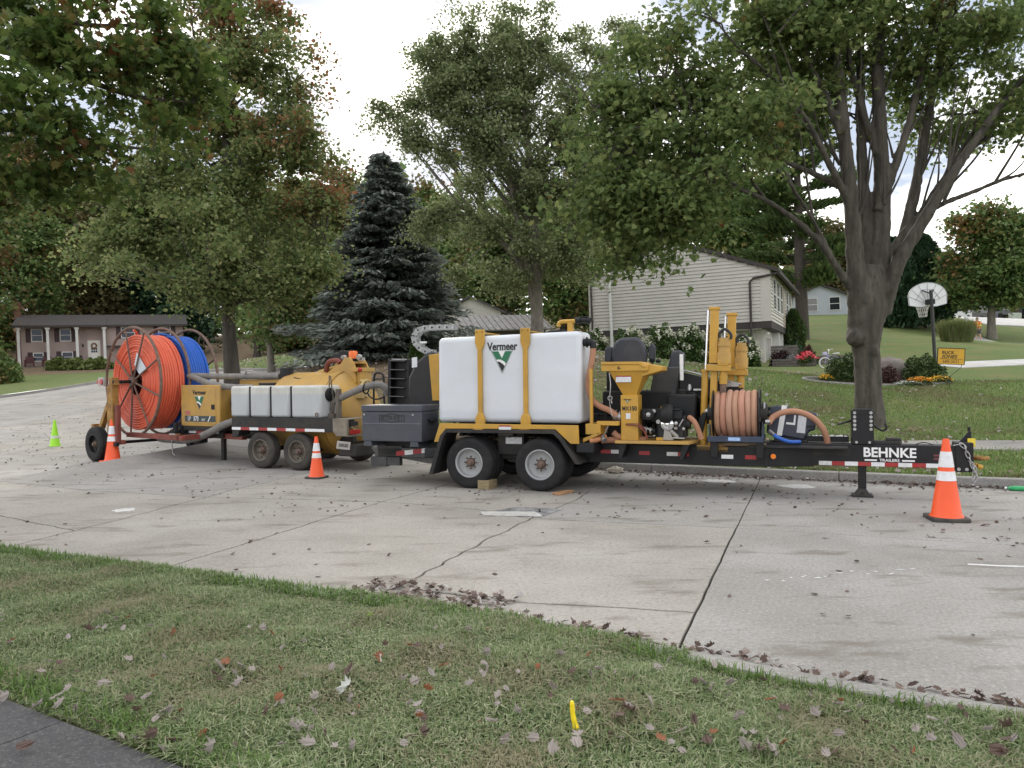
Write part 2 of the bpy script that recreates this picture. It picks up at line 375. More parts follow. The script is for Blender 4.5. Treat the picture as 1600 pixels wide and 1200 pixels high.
def ramp(a, b, first, k):
    out = [a]; st = first
    while out[-1] < b: out.append(out[-1]+st); st *= k
    out[-1] = b; return out
tt = [-v for v in ramp(20, 330, 0.9, 1.14)[::-1]]+list(np.arange(-19.5, 20, 0.5))+ramp(20, 330, 0.9, 1.14)
sn_ = [-v for v in ramp(0.0, 140, 0.3, 1.18)[::-1]]      # from far behind the camera up to the kerb
sf_ = ramp(0.0, 420, 0.3, 1.05)
def grid(name, T, Srows, h, m, split=None):
    T = np.array(T); rows = []
    for f in Srows: rows.append(np.array([f(t) for t in T]))
    S = np.array(rows); TT = np.broadcast_to(T, S.shape)
    X = TT*SU[0]+S*SN[0]; Y = TT*SU[1]+S*SN[1]; Z = h(X, Y)
    me = bpy.data.meshes.new(name); ny, nx = S.shape
    V = np.stack([X, Y, Z], -1).reshape(-1, 3)
    i = np.arange(ny*nx).reshape(ny, nx)
    Fq = np.stack([i[:-1, :-1], i[:-1, 1:], i[1:, 1:], i[1:, :-1]], -1).reshape(-1, 4)
    me.from_pydata(V.tolist(), [], Fq.tolist()); me.polygons.foreach_set('use_smooth', [True]*len(Fq))
    me.materials.append(m); o = bpy.data.objects.new(name, me); C.objects.link(o); o['kind'] = 'structure'; return o, V

def groundmat(name, g1, g2, dry, far_=False):
    m = bpy.data.materials.new(name); m.use_nodes = True
    n, l = m.node_tree.nodes, m.node_tree.links; b = n['Principled BSDF']; b.inputs['Roughness'].default_value = 0.95; b.inputs['Specular IOR Level'].default_value = 0.15
    t = n.new('ShaderNodeTexCoord')
    def noise(sc_, det=5, rough=0.55):
        a = n.new('ShaderNodeTexNoise'); a.inputs['Scale'].default_value = sc_; a.inputs['Detail'].default_value = det; a.inputs['Roughness'].default_value = rough
        l.new(t.outputs['Object'], a.inputs['Vector']); return a.outputs['Fac']
    def mixc(f, a, bb):
        x = n.new('ShaderNodeMix'); x.data_type = 'RGBA'
        for s_, v in ((6, a), (7, bb)):
            if isinstance(v, tuple): x.inputs[s_].default_value = v+(1,)
            else: l.new(v, x.inputs[s_])
        l.new(f, x.inputs[0]); return x.outputs[2]
    def rng_(f, a, bb, c=0., d=1.):
        r = n.new('ShaderNodeMapRange'); r.inputs[1].default_value = a; r.inputs[2].default_value = bb; r.inputs[3].default_value = c; r.inputs[4].default_value = d
        l.new(f, r.inputs[0]); return r.outputs[0]
    c = mixc(rng_(noise(14, 8, 0.7), 0.35, 0.65), g1, g2)
    c = mixc(rng_(noise(0.55, 5), 0.45, 0.72, 0, 0.75), c, dry)
    at_ = n.new('ShaderNodeAttribute'); at_.attribute_name = 'litter'
    lit = mixc(rng_(noise(9, 9, 0.75), 0.35, 0.65), (0.12, 0.085, 0.055), (0.23, 0.175, 0.115))
    ad = n.new('ShaderNodeMath'); ad.operation = 'MULTIPLY_ADD'; ad.inputs[1].default_value = 1.0; l.new(at_.outputs['Fac'], ad.inputs[0])
    l.new(rng_(noise(1.6, 6, 0.65), 0.2, 0.8, -0.35, 0.35), ad.inputs[2])
    c = mixc(rng_(ad.outputs[0], 0.35, 0.65), c, lit)
    l.new(c, b.inputs['Base Color'])
    bp = n.new('ShaderNodeBump'); bp.inputs['Strength'].default_value = 0.7; bp.inputs['Distance'].default_value = 0.05
    l.new(noise(22, 8, 0.75), bp.inputs['Height']); l.new(bp.outputs['Normal'], b.inputs['Normal'])
    return m
lawn_m = groundmat('lawn_ground', (0.09, 0.13, 0.04), (0.15, 0.195, 0.07), (0.19, 0.165, 0.08))
verge_m = groundmat('verge_ground', (0.07, 0.08, 0.035), (0.13, 0.13, 0.065), (0.17, 0.145, 0.08))
lawn, LV = grid('lawn', tt, [(lambda t, d=d: far(t)+d) for d in [0.12, 0.2]+sf_[1:]], hgrass, lawn_m)
verge, VV = grid('grass_verge', tt, [(lambda t, d=d: near(t)+d) for d in sn_[:-1]+[-0.21, -0.165]], hgrass, verge_m)
# where fallen leaves and bare soil have taken over the grass (under the trees beyond the trailers)
def litter(x, y):
    t, s = x*SU[0]+y*SU[1], x*SN[0]+y*SN[1]
    a = np.exp(-(((x+4)/9)**2+((y-30)/11)**2)**2)*1.1
    b = sm((y-58)/10)*sm((22-x)/10)*0.9
    d = np.exp(-(((s-FARV(t))-0.6)/0.7)**2)*0.35+np.exp(-(((s-FARV(t))-3.6)/1.0)**2)*0.3
    e = np.exp(-(((x-14.5)/4.5)**2+((y-50)/7)**2))*0.55
    f = np.exp(-(((x-at(1370,668,17.5).x)/1.6)**2+((y-17)/1.6)**2))*0.55
    return np.clip(np.maximum.reduce([a, b, d, e, f]), 0, 1)
for o, V in ((lawn, LV), (verge, VV)):
    aa = o.data.attributes.new('litter', 'FLOAT', 'POINT')
    aa.data.foreach_set('value', (litter(V[:, 0], V[:, 1]) if o is lawn else 0*V[:, 0]).astype(np.float32))

from mathutils.geometry import delaunay_2d_cdt
# ---- concrete
def concmat(name, c1, c2, tine=None, blot=0.55, fine=1.0):
    m = bpy.data.materials.new(name); m.use_nodes = True
    n, l = m.node_tree.nodes, m.node_tree.links; b = n['Principled BSDF']; b.inputs['Roughness'].default_value = 0.9; b.inputs['Specular IOR Level'].default_value = 0.3
    t = n.new('ShaderNodeTexCoord')
    def noise(sc_, det=5, rough=0.55, rot=0, st=(1, 1, 1)):
        mpn = n.new('ShaderNodeMapping'); mpn.inputs['Rotation'].default_value = (0, 0, rot); mpn.inputs['Scale'].default_value = st
        l.new(t.outputs['Object'], mpn.inputs['Vector'])
        a = n.new('ShaderNodeTexNoise'); a.inputs['Scale'].default_value = sc_; a.inputs['Detail'].default_value = det; a.inputs['Roughness'].default_value = rough
        l.new(mpn.outputs['Vector'], a.inputs['Vector']); return a.outputs['Fac']
    def mixc(f, a, bb, bt='MIX'):
        x = n.new('ShaderNodeMix'); x.data_type = 'RGBA'; x.blend_type = bt
        for s_, v in ((6, a), (7, bb)):
            if isinstance(v, tuple): x.inputs[s_].default_value = v+(1,)
            else: l.new(v, x.inputs[s_])
        l.new(f, x.inputs[0]); return x.outputs[2]
    def rng_(f, a, bb, c=0., d=1.):
        r = n.new('ShaderNodeMapRange'); r.inputs[1].default_value = a; r.inputs[2].default_value = bb; r.inputs[3].default_value = c; r.inputs[4].default_value = d
        l.new(f, r.inputs[0]); return r.outputs[0]
    c = mixc(rng_(noise(0.7, 6, 0.6), 0.35, 0.68), c1, c2)
    c = mixc(rng_(noise(0.55, 5, 0.6, 0.5), 0.47, 0.66, 0, 0.6), c, tuple(min(1, v*1.28) for v in (c1[0]*0.99, c1[1]*1.0, c1[2]*1.03)))
    c = mixc(rng_(noise(26, 5, 0.8), 0.50, 0.62, 0, 0.5*fine), c, (0.15, 0.14, 0.128))
    c = mixc(rng_(noise(34, 5, 0.8), 0.52, 0.64, 0, 0.45*fine*fine), c, (0.52, 0.50, 0.47))
    c = mixc(rng_(noise(120, 3, 0.7), 0.52, 0.70, 0, 0.45), c, (0.14, 0.135, 0.13))
    c = mixc(rng_(noise(75, 3, 0.7), 0.56, 0.70, 0, 0.4*fine), c, (0.52, 0.50, 0.47))
    c = mixc(rng_(noise(1.9, 6, 0.62, R(-20), (0.55, 1.6, 1)), 0.55, 0.66, 0, blot), c, (0.165, 0.145, 0.12))
    c = mixc(rng_(noise(0.35, 8, 0.7), 0.55, 0.75, 0, blot*0.6), c, (0.19, 0.17, 0.15))
    ht = noise(160, 3, 0.7)
    if tine:
        w = n.new('ShaderNodeTexWave'); w.wave_type = 'BANDS'; w.bands_direction = 'X'; w.inputs['Scale'].default_value = 8; w.inputs['Distortion'].default_value = 0.8; w.inputs['Detail'].default_value = 3; w.inputs['Detail Scale'].default_value = 1.5
        mpn = n.new('ShaderNodeMapping'); mpn.inputs['Rotation'].default_value = (0, 0, -tine); l.new(t.outputs['Object'], mpn.inputs['Vector']); l.new(mpn.outputs['Vector'], w.inputs['Vector'])
        c = mixc(rng_(w.outputs['Fac'], 0.55, 1.0, 0, 0.09), c, (0.17, 0.17, 0.175))
        md = n.new('ShaderNodeMath'); md.operation = 'MULTIPLY_ADD'; md.inputs[1].default_value = -0.12; l.new(w.outputs['Fac'], md.inputs[0]); l.new(ht, md.inputs[2]); ht = md.outputs[0]
    l.new(c, b.inputs['Base Color'])
    bp = n.new('ShaderNodeBump'); bp.inputs['Strength'].default_value = 0.22; bp.inputs['Distance'].default_value = 0.005
    l.new(ht, bp.inputs['Height']); l.new(bp.outputs['Normal'], b.inputs['Normal'])
    return m
conc_old = concmat('worn_concrete', (0.345, 0.322, 0.288), (0.26, 0.242, 0.215), blot=0.7)
conc_new = concmat('tined_concrete', (0.315, 0.302, 0.283), (0.25, 0.238, 0.222), tine=R(-23), blot=0.75)
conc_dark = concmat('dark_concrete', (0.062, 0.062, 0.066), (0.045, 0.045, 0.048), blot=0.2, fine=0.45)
conc_light = concmat('pale_concrete', (0.55, 0.54, 0.52), (0.48, 0.47, 0.45), blot=0.15)
conc_kerb = concmat('kerb_concrete', (0.30, 0.29, 0.27), (0.22, 0.212, 0.2), blot=0.5)
soil = mat('joint_soil', (0.035, 0.029, 0.023), 0.95, var=0.4, scale=20, bump=0.4)
road_bed, _ = grid('road', tt, [(lambda t, k=k: near(t)-0.12+(far(t)-near(t)+0.26)*k/24) for k in range(25)], lambda X, Y: hroad(X, Y)-0.022, soil)
tag_ = road_bed; road = road_bed

def jag(a, b, amp, step=0.12):
    """an edge that wanders a little, as a cracked or sawn joint does"""
    L = math.hypot(b[0]-a[0], b[1]-a[1]); k = max(1, int(L/step)); nx, ny = -(b[1]-a[1])/L, (b[0]-a[0])/L; out = []; w = 0
    for i in range(k):
        w = 0.6*w+rnd.uniform(-amp, amp) if i else 0
        out.append((a[0]+(b[0]-a[0])*i/k+nx*w, a[1]+(b[1]-a[1])*i/k+ny*w))
    return out
def edge(f, t0, t1, k=0.5):
    m = max(1, int(abs(t1-t0)/k)); return [xy(t0+(t1-t0)*i/m, f(t0+(t1-t0)*i/m)) for i in range(m+1)]
def inset(poly, d):
    n = len(poly); out = []
    if sum(poly[i][0]*poly[(i+1)%n][1]-poly[(i+1)%n][0]*poly[i][1] for i in range(n)) < 0: poly = poly[::-1]
    for i in range(n):
        a, b, c = poly[i-1], poly[i], poly[(i+1)%n]
        e1 = Vector((b[0]-a[0], b[1]-a[1])); e2 = Vector((c[0]-b[0], c[1]-b[1]))
        if e1.length < 1e-6 or e2.length < 1e-6: out.append(b); continue
        n1 = Vector((-e1.y, e1.x)).normalized(); n2 = Vector((-e2.y, e2.x)).normalized(); nn = n1+n2
        nn = nn/max(0.35, nn.length_squared/2) if nn.length > 1e-6 else n1
        out.append((b[0]+nn.x*d, b[1]+nn.y*d))
    return out
def slab(poly, m, gap, lift=0.0):
    poly = inset(poly, gap)
    if sum(poly[i][0]*poly[(i+1)%len(poly)][1]-poly[(i+1)%len(poly)][0]*poly[i][1] for i in range(len(poly))) < 0: poly = poly[::-1]
    V, _, F, _, _, _ = delaunay_2d_cdt([Vector(p) for p in poly], [], [list(range(len(poly)))], 1, 1e-5)
    X = np.array([v.x for v in V]); Y = np.array([v.y for v in V]); Z = hroad(X, Y)+lift; n = len(V)
    b = MB(); b.v = [(x, y, float(z)) for x, y, z in zip(X, Y, Z)]+[(x, y, float(z)-0.1) for x, y, z in zip(X, Y, Z)]
    cnt = {}
    for f in F:
        b.f.append(tuple(f))
        for i in range(len(f)): cnt[(f[i], f[(i+1) % len(f)])] = 1
    for a, c in cnt:
        if (c, a) not in cnt: b.f.append((c, a, a+n, c+n))
    o = b.build('slab', m, road, smooth=0, bev=0.004); return o
# joints measured on the street: near kerb end, centre line, far kerb end
J1 = [(-5.19,7.74),(-4.9,8.9),(-4.45,10.7),(-4.30,11.75),(-3.6,13.7)]
J2 = [(-3.13,6.85),(-2.4,8.8),(-1.79,10.45),(-0.7,13.1)]
J3 = [(-1.16,5.57),(0.09,8.78),(0.35,9.45),(1.63,12.42)]
J4 = [(0.96,4.56),(2.42,8.34),(3.71,11.66)]
def joined(a, b, amp=0.008): return jag(a, b, amp)
def path(pts, amp=0.010):
    out = []
    for a, b in zip(pts, pts[1:]): out += jag(a, b, amp)
    return out+[pts[-1]]
cA, cB, cC, cD = (-4.42,11.05), (-1.79,10.45), (0.2,9.05), (2.42,8.34)
def ext(a, b):                           # carry a joint on until it meets the far kerb
    x, y = b; dx, dy = b[0]-a[0], b[1]-a[1]; L = math.hypot(dx, dy)
    while ts(x, y)[1] < far(ts(x, y)[0]): x += dx/L*0.01; y += dy/L*0.01
    return (x, y)
p1n, p1f = path([J1[0],(-4.9,8.9),cA], 0.02), path([cA,(-4.3,11.75),ext((-4.3,11.75),(-3.9,13.2))], 0.02)
p2n, p2f = path([J2[0],(-2.4,8.8),cB], 0.012), path([cB,ext(cB,(-0.8,12.6))], 0.01)
p3n, p3f = path([J3[0],(-0.5,7.3),cC], 0.025), path([cC,(0.5,9.6),ext((0.5,9.6),(1.63,12.42))], 0.02)
p4n, p4f = path([J4[0],cD], 0.003), path([cD,ext(cD,J4[2])], 0.003)
cAB, cBC, cCD, cDE = path([cA,cB], 0.015), path([cB,(-0.5,9.75),cC], 0.02), path([cC,cD], 0.008), path([cD,(4.86,7.31),(9,5.4)], 0.003)
cZA = path([xy(-13.4,8.7),(-6.6,11.9),cA], 0.012)
gl_, gr_ = (-0.93,6.12), (1.24,5.32)      # joint along the gutter pan
i3 = min(range(len(p3n)), key=lambda i: math.hypot(p3n[i][0]-gl_[0], p3n[i][1]-gl_[1]))
i4 = min(range(len(p4n)), key=lambda i: math.hypot(p4n[i][0]-gr_[0], p4n[i][1]-gr_[1]))
gut = path([p3n[i3],(-0.02,5.68),p4n[i4]], 0.012)
def T(p): return ts(*p)[0]
nearf = lambda t: near(t)-0.02
farf = lambda t: far(t)+0.0
def rv(p): return p[::-1]
slab(edge(nearf, T(J1[0]), T(J2[0]))+p2n[1:]+rv(cAB)[1:]+rv(p1n)[1:-1], conc_old, 0.013)
slab(edge(nearf, T(J2[0]), T(J3[0]))+p3n[1:]+rv(cBC)[1:]+rv(p2n)[1:-1], conc_old, 0.013)
slab(edge(nearf, T(J3[0]), T(J4[0]))+p4n[1:i4+1]+rv(gut)[1:]+rv(p3n[:i3+1])[1:-1], conc_old, 0.013)
slab(gut[:-1]+p4n[i4:]+rv(cCD)[1:]+rv(p3n[i3:])[1:-1], conc_old, 0.013)
slab(edge(nearf, T(J4[0]), 7.0)+[xy(6.4,8.35)]+rv(cDE[:-12])[:-1]+rv(p4n)[:-1], conc_new, 0.0065)
slab(rv(p1f)[:-1]+cAB[:-1]+p2f+rv(edge(farf, T(p1f[-1]), T(p2f[-1])))[1:-1], conc_old, 0.013)
slab(rv(p2f)[:-1]+cBC[:-1]+p3f+rv(edge(farf, T(p2f[-1]), T(p3f[-1])))[1:-1], conc_old, 0.013)
slab(rv(p3f)[:-1]+cCD[:-1]+p4f+rv(edge(farf, T(p3f[-1]), T(p4f[-1])))[1:-1], conc_new, 0.0065)
slab(rv(p4f)[:-1]+cDE[:-12]+[xy(6.4,8.35)]+rv(edge(farf, T(p4f[-1]), 7.0))[:-1], conc_new, 0.0065)
# left of the first joint: the slabs in front of and behind the reel trailer
lA, lB = (-6.51,9.72), (-5.02,8.65)
iB = min(range(len(p1n)), key=lambda i: math.hypot(p1n[i][0]-lB[0], p1n[i][1]-lB[1])); lB = p1n[iB]
jL = path([lB,lA,xy(-13.4,7.2)], 0.015)
slab(edge(nearf, -13.4, T(J1[0]))+p1n[1:iB]+jL, conc_old, 0.013)
slab(rv(jL)[:-1]+p1n[iB:]+rv(cZA)[1:], conc_old, 0.013)
slab(cZA+p1f[1:]+rv(edge(farf, -13.4, T(p1f[-1])))[1:], conc_new, 0.006)
# right of the frame and the long run to the left, less regular
for t0 in np.arange(7.0, 30, 4.6):
    slab(edge(nearf, t0, t0+4.6)+[xy(t0+4.6,8.35),xy(t0,8.35)], conc_new, 0.005)
    slab([xy(t0,8.35),xy(t0+4.6,8.35)]+rv(edge(farf, t0, t0+4.6)), conc_new, 0.005)
def patch(t0, t1, s0, s1, m, gap=0.006):
    """one slab of the wide pavement on the left, draped on the rise"""
    P = []; k = 6; q = MB()
    for j in range(k+1):
        for i in range(k+1):
            t = t0+gap+(t1-t0-2*gap)*i/k; lo = s0(t)+gap; hi = s1(t)-gap
            x, y = xy(t, lo+(hi-lo)*j/k); P.append((x, y))
    H = hroad(np.array([p[0] for p in P]), np.array([p[1] for p in P])); N = (k+1)**2
    q.v = [(p[0], p[1], float(h)) for p, h in zip(P, H)]+[(p[0], p[1], float(h)-0.1) for p, h in zip(P, H)]
    for j in range(k):
        for i in range(k): a = j*(k+1)+i; q.f.append((a, a+1, a+k+2, a+k+1))
    ring = [i for i in range(k+1)]+[(k+1)*j+k for j in range(1, k+1)]+[(k+1)*k+i for i in range(k-1, -1, -1)]+[(k+1)*j for j in range(k-1, 0, -1)]
    for a, b in zip(ring, ring[1:]+ring[:1]): q.f.append((b, a, a+N, b+N))
    return q.build('slab', m, road, smooth=0)
cs = lambda v: (lambda t: v)
for i, t0 in enumerate(np.arange(-57.4, -9.5, 4.0)):
    t1 = t0+4.0
    if t1 > -13.3: continue
    m_ = conc_new if i % 3 else conc_old
    patch(t0, t1, lambda t: near(t), cs(8.7), m_)
    patch(t0, t1, cs(8.7), cs(12.1), conc_new)
    nrow = max(1, round((far((t0+t1)/2)-12.1)/4.2))
    for r_ in range(nrow):
        patch(t0, t1, lambda t, a=r_/nrow: 12.1+(far(t)-12.1)*a, lambda t, a=(r_+1)/nrow: 12.1+(far(t)-12.1)*a, conc_old if (i+r_) % 3 == 0 else conc_new)
# broken and painted patch at the centre joint
MB().slab(path([(-0.42,9.35),(0.32,9.1),(0.62,9.62),(-0.1,9.9)], 0.02)[:-1], 0.002, 0.005).build('patch', mat('asphalt_patch', (0.07,0.07,0.072), 0.9, var=0.5, scale=12, dirt=0.8, dcol=(0.42,0.42,0.43), dscale=3.5, thr=0.5), road, smooth=0)
paint = mat('worn_white_paint', (0.62, 0.62, 0.61), 0.8, var=0.15, scale=20, dirt=0.75, dcol=(0.42,0.41,0.4), dscale=6, thr=0.47)
def blob(c, rx, ry, rot, z=0.004, n=26, jit=0.18):
    pts = []
    for k in range(n):
        a = 2*PI*k/n; j = 1+rnd.uniform(-jit, jit); x, y = rx*j*math.cos(a), ry*j*math.sin(a)
        pts.append((c[0]+x*math.cos(rot)-y*math.sin(rot), c[1]+x*math.sin(rot)+y*math.cos(rot)))
    return MB().slab(pts, z-0.003, z)
def mark(b): return b.build('paint_mark', paint, road, smooth=0)
mark(blob(gz(195,797), 0.13, 0.14, 0)); mark(blob(gz(1122,752), 0.27, 0.18, -0.4)); mark(blob(gz(1243,760), 0.26, 0.2, -0.3))
pale_patch = mat('pale_patch', (0.46,0.455,0.44), 0.85, var=0.2, scale=14, dirt=0.7, dcol=(0.26,0.25,0.23), dscale=5, thr=0.5)
def mark2(b): return b.build('patch', pale_patch, road, smooth=0)
mark2(MB().slab(path([tuple(gz(750,800)[:2]),tuple(gz(835,800)[:2]),tuple(gz(848,808)[:2]),tuple(gz(740,806)[:2])], 0.02)[:-1], 0.003, 0.0075))
mark(MB().slab([tuple(gz(*p)[:2]) for p in [(1512,881),(1560,883.5),(1640,886),(1640,888),(1560,885.5),(1512,883)]], 0.001, 0.004))
for k in range(13):
    px = 1200+k*19+rnd.uniform(-6,6); mark(blob(gz(px, 905-k*1.2+rnd.uniform(-4,4)), 0.01+rnd.random()*0.022, 0.012, rnd.random(), jit=0.6, n=10))

# ---- kerbs, cast in lengths
def kerb(f, t0, t1, w, zt, side, name='kerb'):
    n = 4; q = MB(); N = 4
    for i in range(n+1):
        t = t0+0.004+(t1-t0-0.008)*i/n; s0 = f(t)
        for ds, dz in ((0.0, -0.15), (0.0+0.02*side, zt), (w*side, zt+0.006), (w*side, -0.15)):
            x, y = xy(t, s0+ds); q.v.append((x, y, float(hroad(np.array(x), np.array(y)))+dz))
    for i in range(n):
        for k in range(N): a, b = i*N+k, i*N+(k+1)%N; q.f.append((a, b, b+N, a+N))
    q.f += [tuple(range(N-1,-1,-1)), tuple(n*N+k for k in range(N))]
    return q.build('kerb_length', conc_kerb, kerbs, smooth=0, bev=0.015)
kerbs = bpy.data.objects.new('kerb', None); C.objects.link(kerbs); kerbs['kind'] = 'structure'
for t0 in np.arange(-48, 30, 3.0):
    if t0 > -30: kerb(near, t0, t0+3.0, 0.17, 0.075, -1)
    kerb(far, t0, t0+3.0, 0.16, 0.135, 1)
def kerb_bed(f, side):
    q = MB(); T_ = np.arange(-48, 31, 0.75)
    for t in T_:
        x, y = xy(t, f(t)+0.09*side); z = float(hroad(np.array(x), np.array(y))); q.v += [(x, y, z-0.3), (x, y, z+(0.125 if side > 0 else 0.06))]
        x, y = xy(t, f(t)+0.22*side); q.v.append((x, y, z+(0.12 if side > 0 else 0.05)))
    for i in range(len(T_)-1):
        for k in range(2): q.f.append((i*3+k, i*3+3+k, i*3+4+k, i*3+1+k))
    o = q.build('kerb_bed', soil, None, smooth=0); o['kind'] = 'structure'
kerb_bed(far, 1); kerb_bed(near, -1)
# ---- far pavement (sidewalk), near pavement, driveway, front path, upper road
def strip(name, m, pts, w, lift, thick=0.06, joint=1.5):
    """a run of paving flags along a centre line of (x, y)"""
    root = bpy.data.objects.new(name, None); C.objects.link(root); root['kind'] = 'structure'
    for a, b in zip(pts, pts[1:]):
        L = math.hypot(b[0]-a[0], b[1]-a[1]); k = max(1, round(L/joint)); ux, uy = (b[0]-a[0])/L, (b[1]-a[1])/L
        for i in range(k):
            c0, c1 = (a[0]+ux*(L*i/k+0.006), a[1]+uy*(L*i/k+0.006)), (a[0]+ux*(L*(i+1)/k-0.006), a[1]+uy*(L*(i+1)/k-0.006))
            poly = [(c0[0]+uy*w/2, c0[1]-ux*w/2),(c1[0]+uy*w/2, c1[1]-ux*w/2),(c1[0]-uy*w/2, c1[1]+ux*w/2),(c0[0]-uy*w/2, c0[1]+ux*w/2)]
            MB().slab(poly, lambda x, y: ground(x, y)-thick, lambda x, y: ground(x, y)+lift).build('slab', m, root, smooth=0)
    return root
strip('far_sidewalk', conc_kerb, [xy(-10.5,far(-10.5)+2.95)]+[xy(t, far(t)+2.95) for t in (-5,0,5,12,20)], 1.1, 0.035)
strip('near_sidewalk', conc_dark, [xy(-13.8,2.5),xy(-6.3,2.03),xy(-3.35,1.62),xy(2.0,0.92),xy(9,0.3)], 1.55, 0.02, joint=1.5)
dw = [at(1466,573,30.5), at(1560,572,31), at(1680,570,32)]
strip('driveway', conc_light, [(p.x, p.y) for p in dw], 2.4, 0.03, joint=3)
fp = [at(1515,528,57), at(1560,540,52), at(1640,556,46)]
strip('front_path', conc_light, [(p.x, p.y) for p in fp], 1.3, 0.03)
ur = [at(1500,501,82), at(1560,508,74), at(1660,521,62)]
strip('upper_road', conc_light, [(p.x, p.y) for p in ur], 11, 0.04, joint=8)
# ================================================================== BLACK TONGUE TRAILER (right) AND ITS LOAD
TA = R(-21); OA = (-0.145, 11.385, 0)
def on_a(name, label, cat, group=None): return thing(name, label, cat, OA, (0, 0, TA), group)
def wheel(parent, x, y, z, r, w, rimr, rim_m, tyre_m, out=-1, dual=0.0, hub_m=None, holes=8):
    """wheel > tyre, rim, hub, lug nuts; OUT is the side that shows its face"""
    wh = bpy.data.objects.new('wheel', None); C.objects.link(wh); wh.parent = parent; wh.location = (x, y, z)
    def tyre(y0):
        q = MB(); h = w/2
        prof = [(rimr*1.0,-h*0.72),(rimr*1.06,-h*0.9),(r*0.80,-h*1.0),(r*0.93,-h*0.93),(r*0.985,-h*0.74),(r,-h*0.55)]
        for yy in (-0.36,-0.12,0.12,0.36):
            prof += [(r,h*(yy-0.08)),(r-0.012,h*(yy-0.05)),(r-0.012,h*(yy+0.05)),(r,h*(yy+0.08))]
        prof += [(r,h*0.55),(r*0.985,h*0.74),(r*0.93,h*0.93),(r*0.80,h),(rimr*1.06,h*0.9),(rimr,h*0.72)]
        q.lathe(prof, (0,y0,0), 'y', 56, capped=False); return q
    tyre(0).build('tyre', tyre_m, wh, 40)
    if dual: tyre(dual).build('tyre', tyre_m, wh, 40)
    q = MB(); o = out; h = w/2
    q.lathe([(rimr*1.05,o*h*0.92),(rimr*1.0,o*h*0.98),(rimr*0.93,o*h*0.86),(rimr*0.9,o*h*0.2),(rimr*0.62,o*h*0.05),(rimr*0.34,o*h*0.18),(rimr*0.32,-o*h*0.3)], (0,0,0), 'y', 40, capped=False)
    q.lathe([(rimr*1.04,-o*h*0.9),(rimr*0.9,-o*h*0.2),(0.02,-o*h*0.15)], (0,0,0), 'y', 32, capped=False)
    if dual: q.lathe([(rimr*1.04,dual+h*0.9),(rimr*0.9,dual),(0.02,dual-h*0.15)], (0,0,0), 'y', 32, capped=False)
    rm = q.build('rim', rim_m, wh, 30)
    if holes:
        q = MB()
        for k in range(holes):
            a = 2*PI*(k+0.5)/holes; q.cyl((rimr*0.74*math.cos(a), o*h*0.16, rimr*0.74*math.sin(a)), (rimr*0.74*math.cos(a), o*h*0.02, rimr*0.74*math.sin(a)), rimr*0.085, n=10)
        q.build('hand_hole', blackt, rm, 30)
    q = MB(); q.lathe([(rimr*0.3,o*h*0.1),(rimr*0.29,o*h*0.5),(rimr*0.2,o*h*0.66),(rimr*0.19,o*h*0.95),(rimr*0.16,o*h*1.0),(0.004,o*h*1.0)], (0,0,0), 'y', 24)
    for k in range(8):
        a = 2*PI*k/8; q.cyl((rimr*0.42*math.cos(a), o*h*0.1, rimr*0.42*math.sin(a)), (rimr*0.42*math.cos(a), o*h*0.45, rimr*0.42*math.sin(a)), rimr*0.055, n=6)
    q.build('hub', hub_m or rust, wh, 30)
    return wh
A = on_a('equipment_trailer', 'long black equipment trailer with BEHNKE lettered on its tongue, carrying the white tank', 'trailer')
q = MB(); q.box(-2.3,3.72,0.50,0.58,0.40,0.67); q.box(-2.3,3.72,1.72,1.80,0.40,0.67)
for x in (-2.3,-1.5,-0.9,0.0,0.9,1.6,2.3,3.0,3.62): q.box(x,x+0.08,0.58,1.72,0.45,0.62)
q.build('frame', black, A, bev=0.006)
q = MB(); q.slab([(3.70,0.50),(3.72,0.58),(4.3,0.96),(4.3,0.72)], 0.40, 0.68); q.slab([(3.70,1.8),(3.72,1.72),(4.3,1.0),(4.3,1.24)], 0.40, 0.68); q.build('frame_wing', black, A, bev=0.006)
MB().box(3.55,6.16,0.72,0.98,0.42,0.715).build('tongue_beam', black, A, bev=0.01)
MB().box(3.45,4.72,0.46,0.72,0.665,0.69).box(4.0,4.75,0.715,0.73,0.55,0.66).build('step_plate', dustyb, A, bev=0.004)
for k in range(7): MB().box(-2.28,3.68,0.6+k*0.158,0.75+k*0.158,0.672,0.71).build('deck_plank', wood, A, bev=0.004)
for x in (-0.565, 0.565):
    wheel(A, x, 0.12, 0.388, 0.388, 0.225, 0.215, rimgrey, rubber, -1, 0.29, rust, 0)
    wheel(A, x, 2.18, 0.388, 0.388, 0.225, 0.215, rimgrey, rubber, 1, -0.29, rust, 0)
    MB().cyl((x,0.2,0.388),(x,2.1,0.388),0.05).build('axle', dustyb, A)
for y0, y1 in ((-0.02, 0.012), (2.288, 2.32)):
    MB().prism([(-1.13,0.70),(-1.03,0.985),(1.165,0.975),(1.175,0.71),(1.05,0.71),(0.82,0.915),(-0.93,0.905),(-1.045,0.70)], y0, y1).build('fender_skirt', yellow, A, bev=0.004)
for y0, y1 in ((-0.035, 0.46), (1.84, 2.335)):
    q = MB(); pth = [(-1.22,0.20),(-1.02,0.80),(-0.93,0.895),(0.81,0.905),(0.93,0.80),(1.19,0.42)]; th = 0.055; lo = [(-1.15,0.20),(-0.965,0.78),(-0.91,0.845),(0.79,0.85),(0.88,0.77),(1.12,0.42)]
    for i in range(5): q.prism([pth[i],pth[i+1],lo[i+1],lo[i]], y0, y1)
    q.build('fender', dustyb, A, bev=0.003)
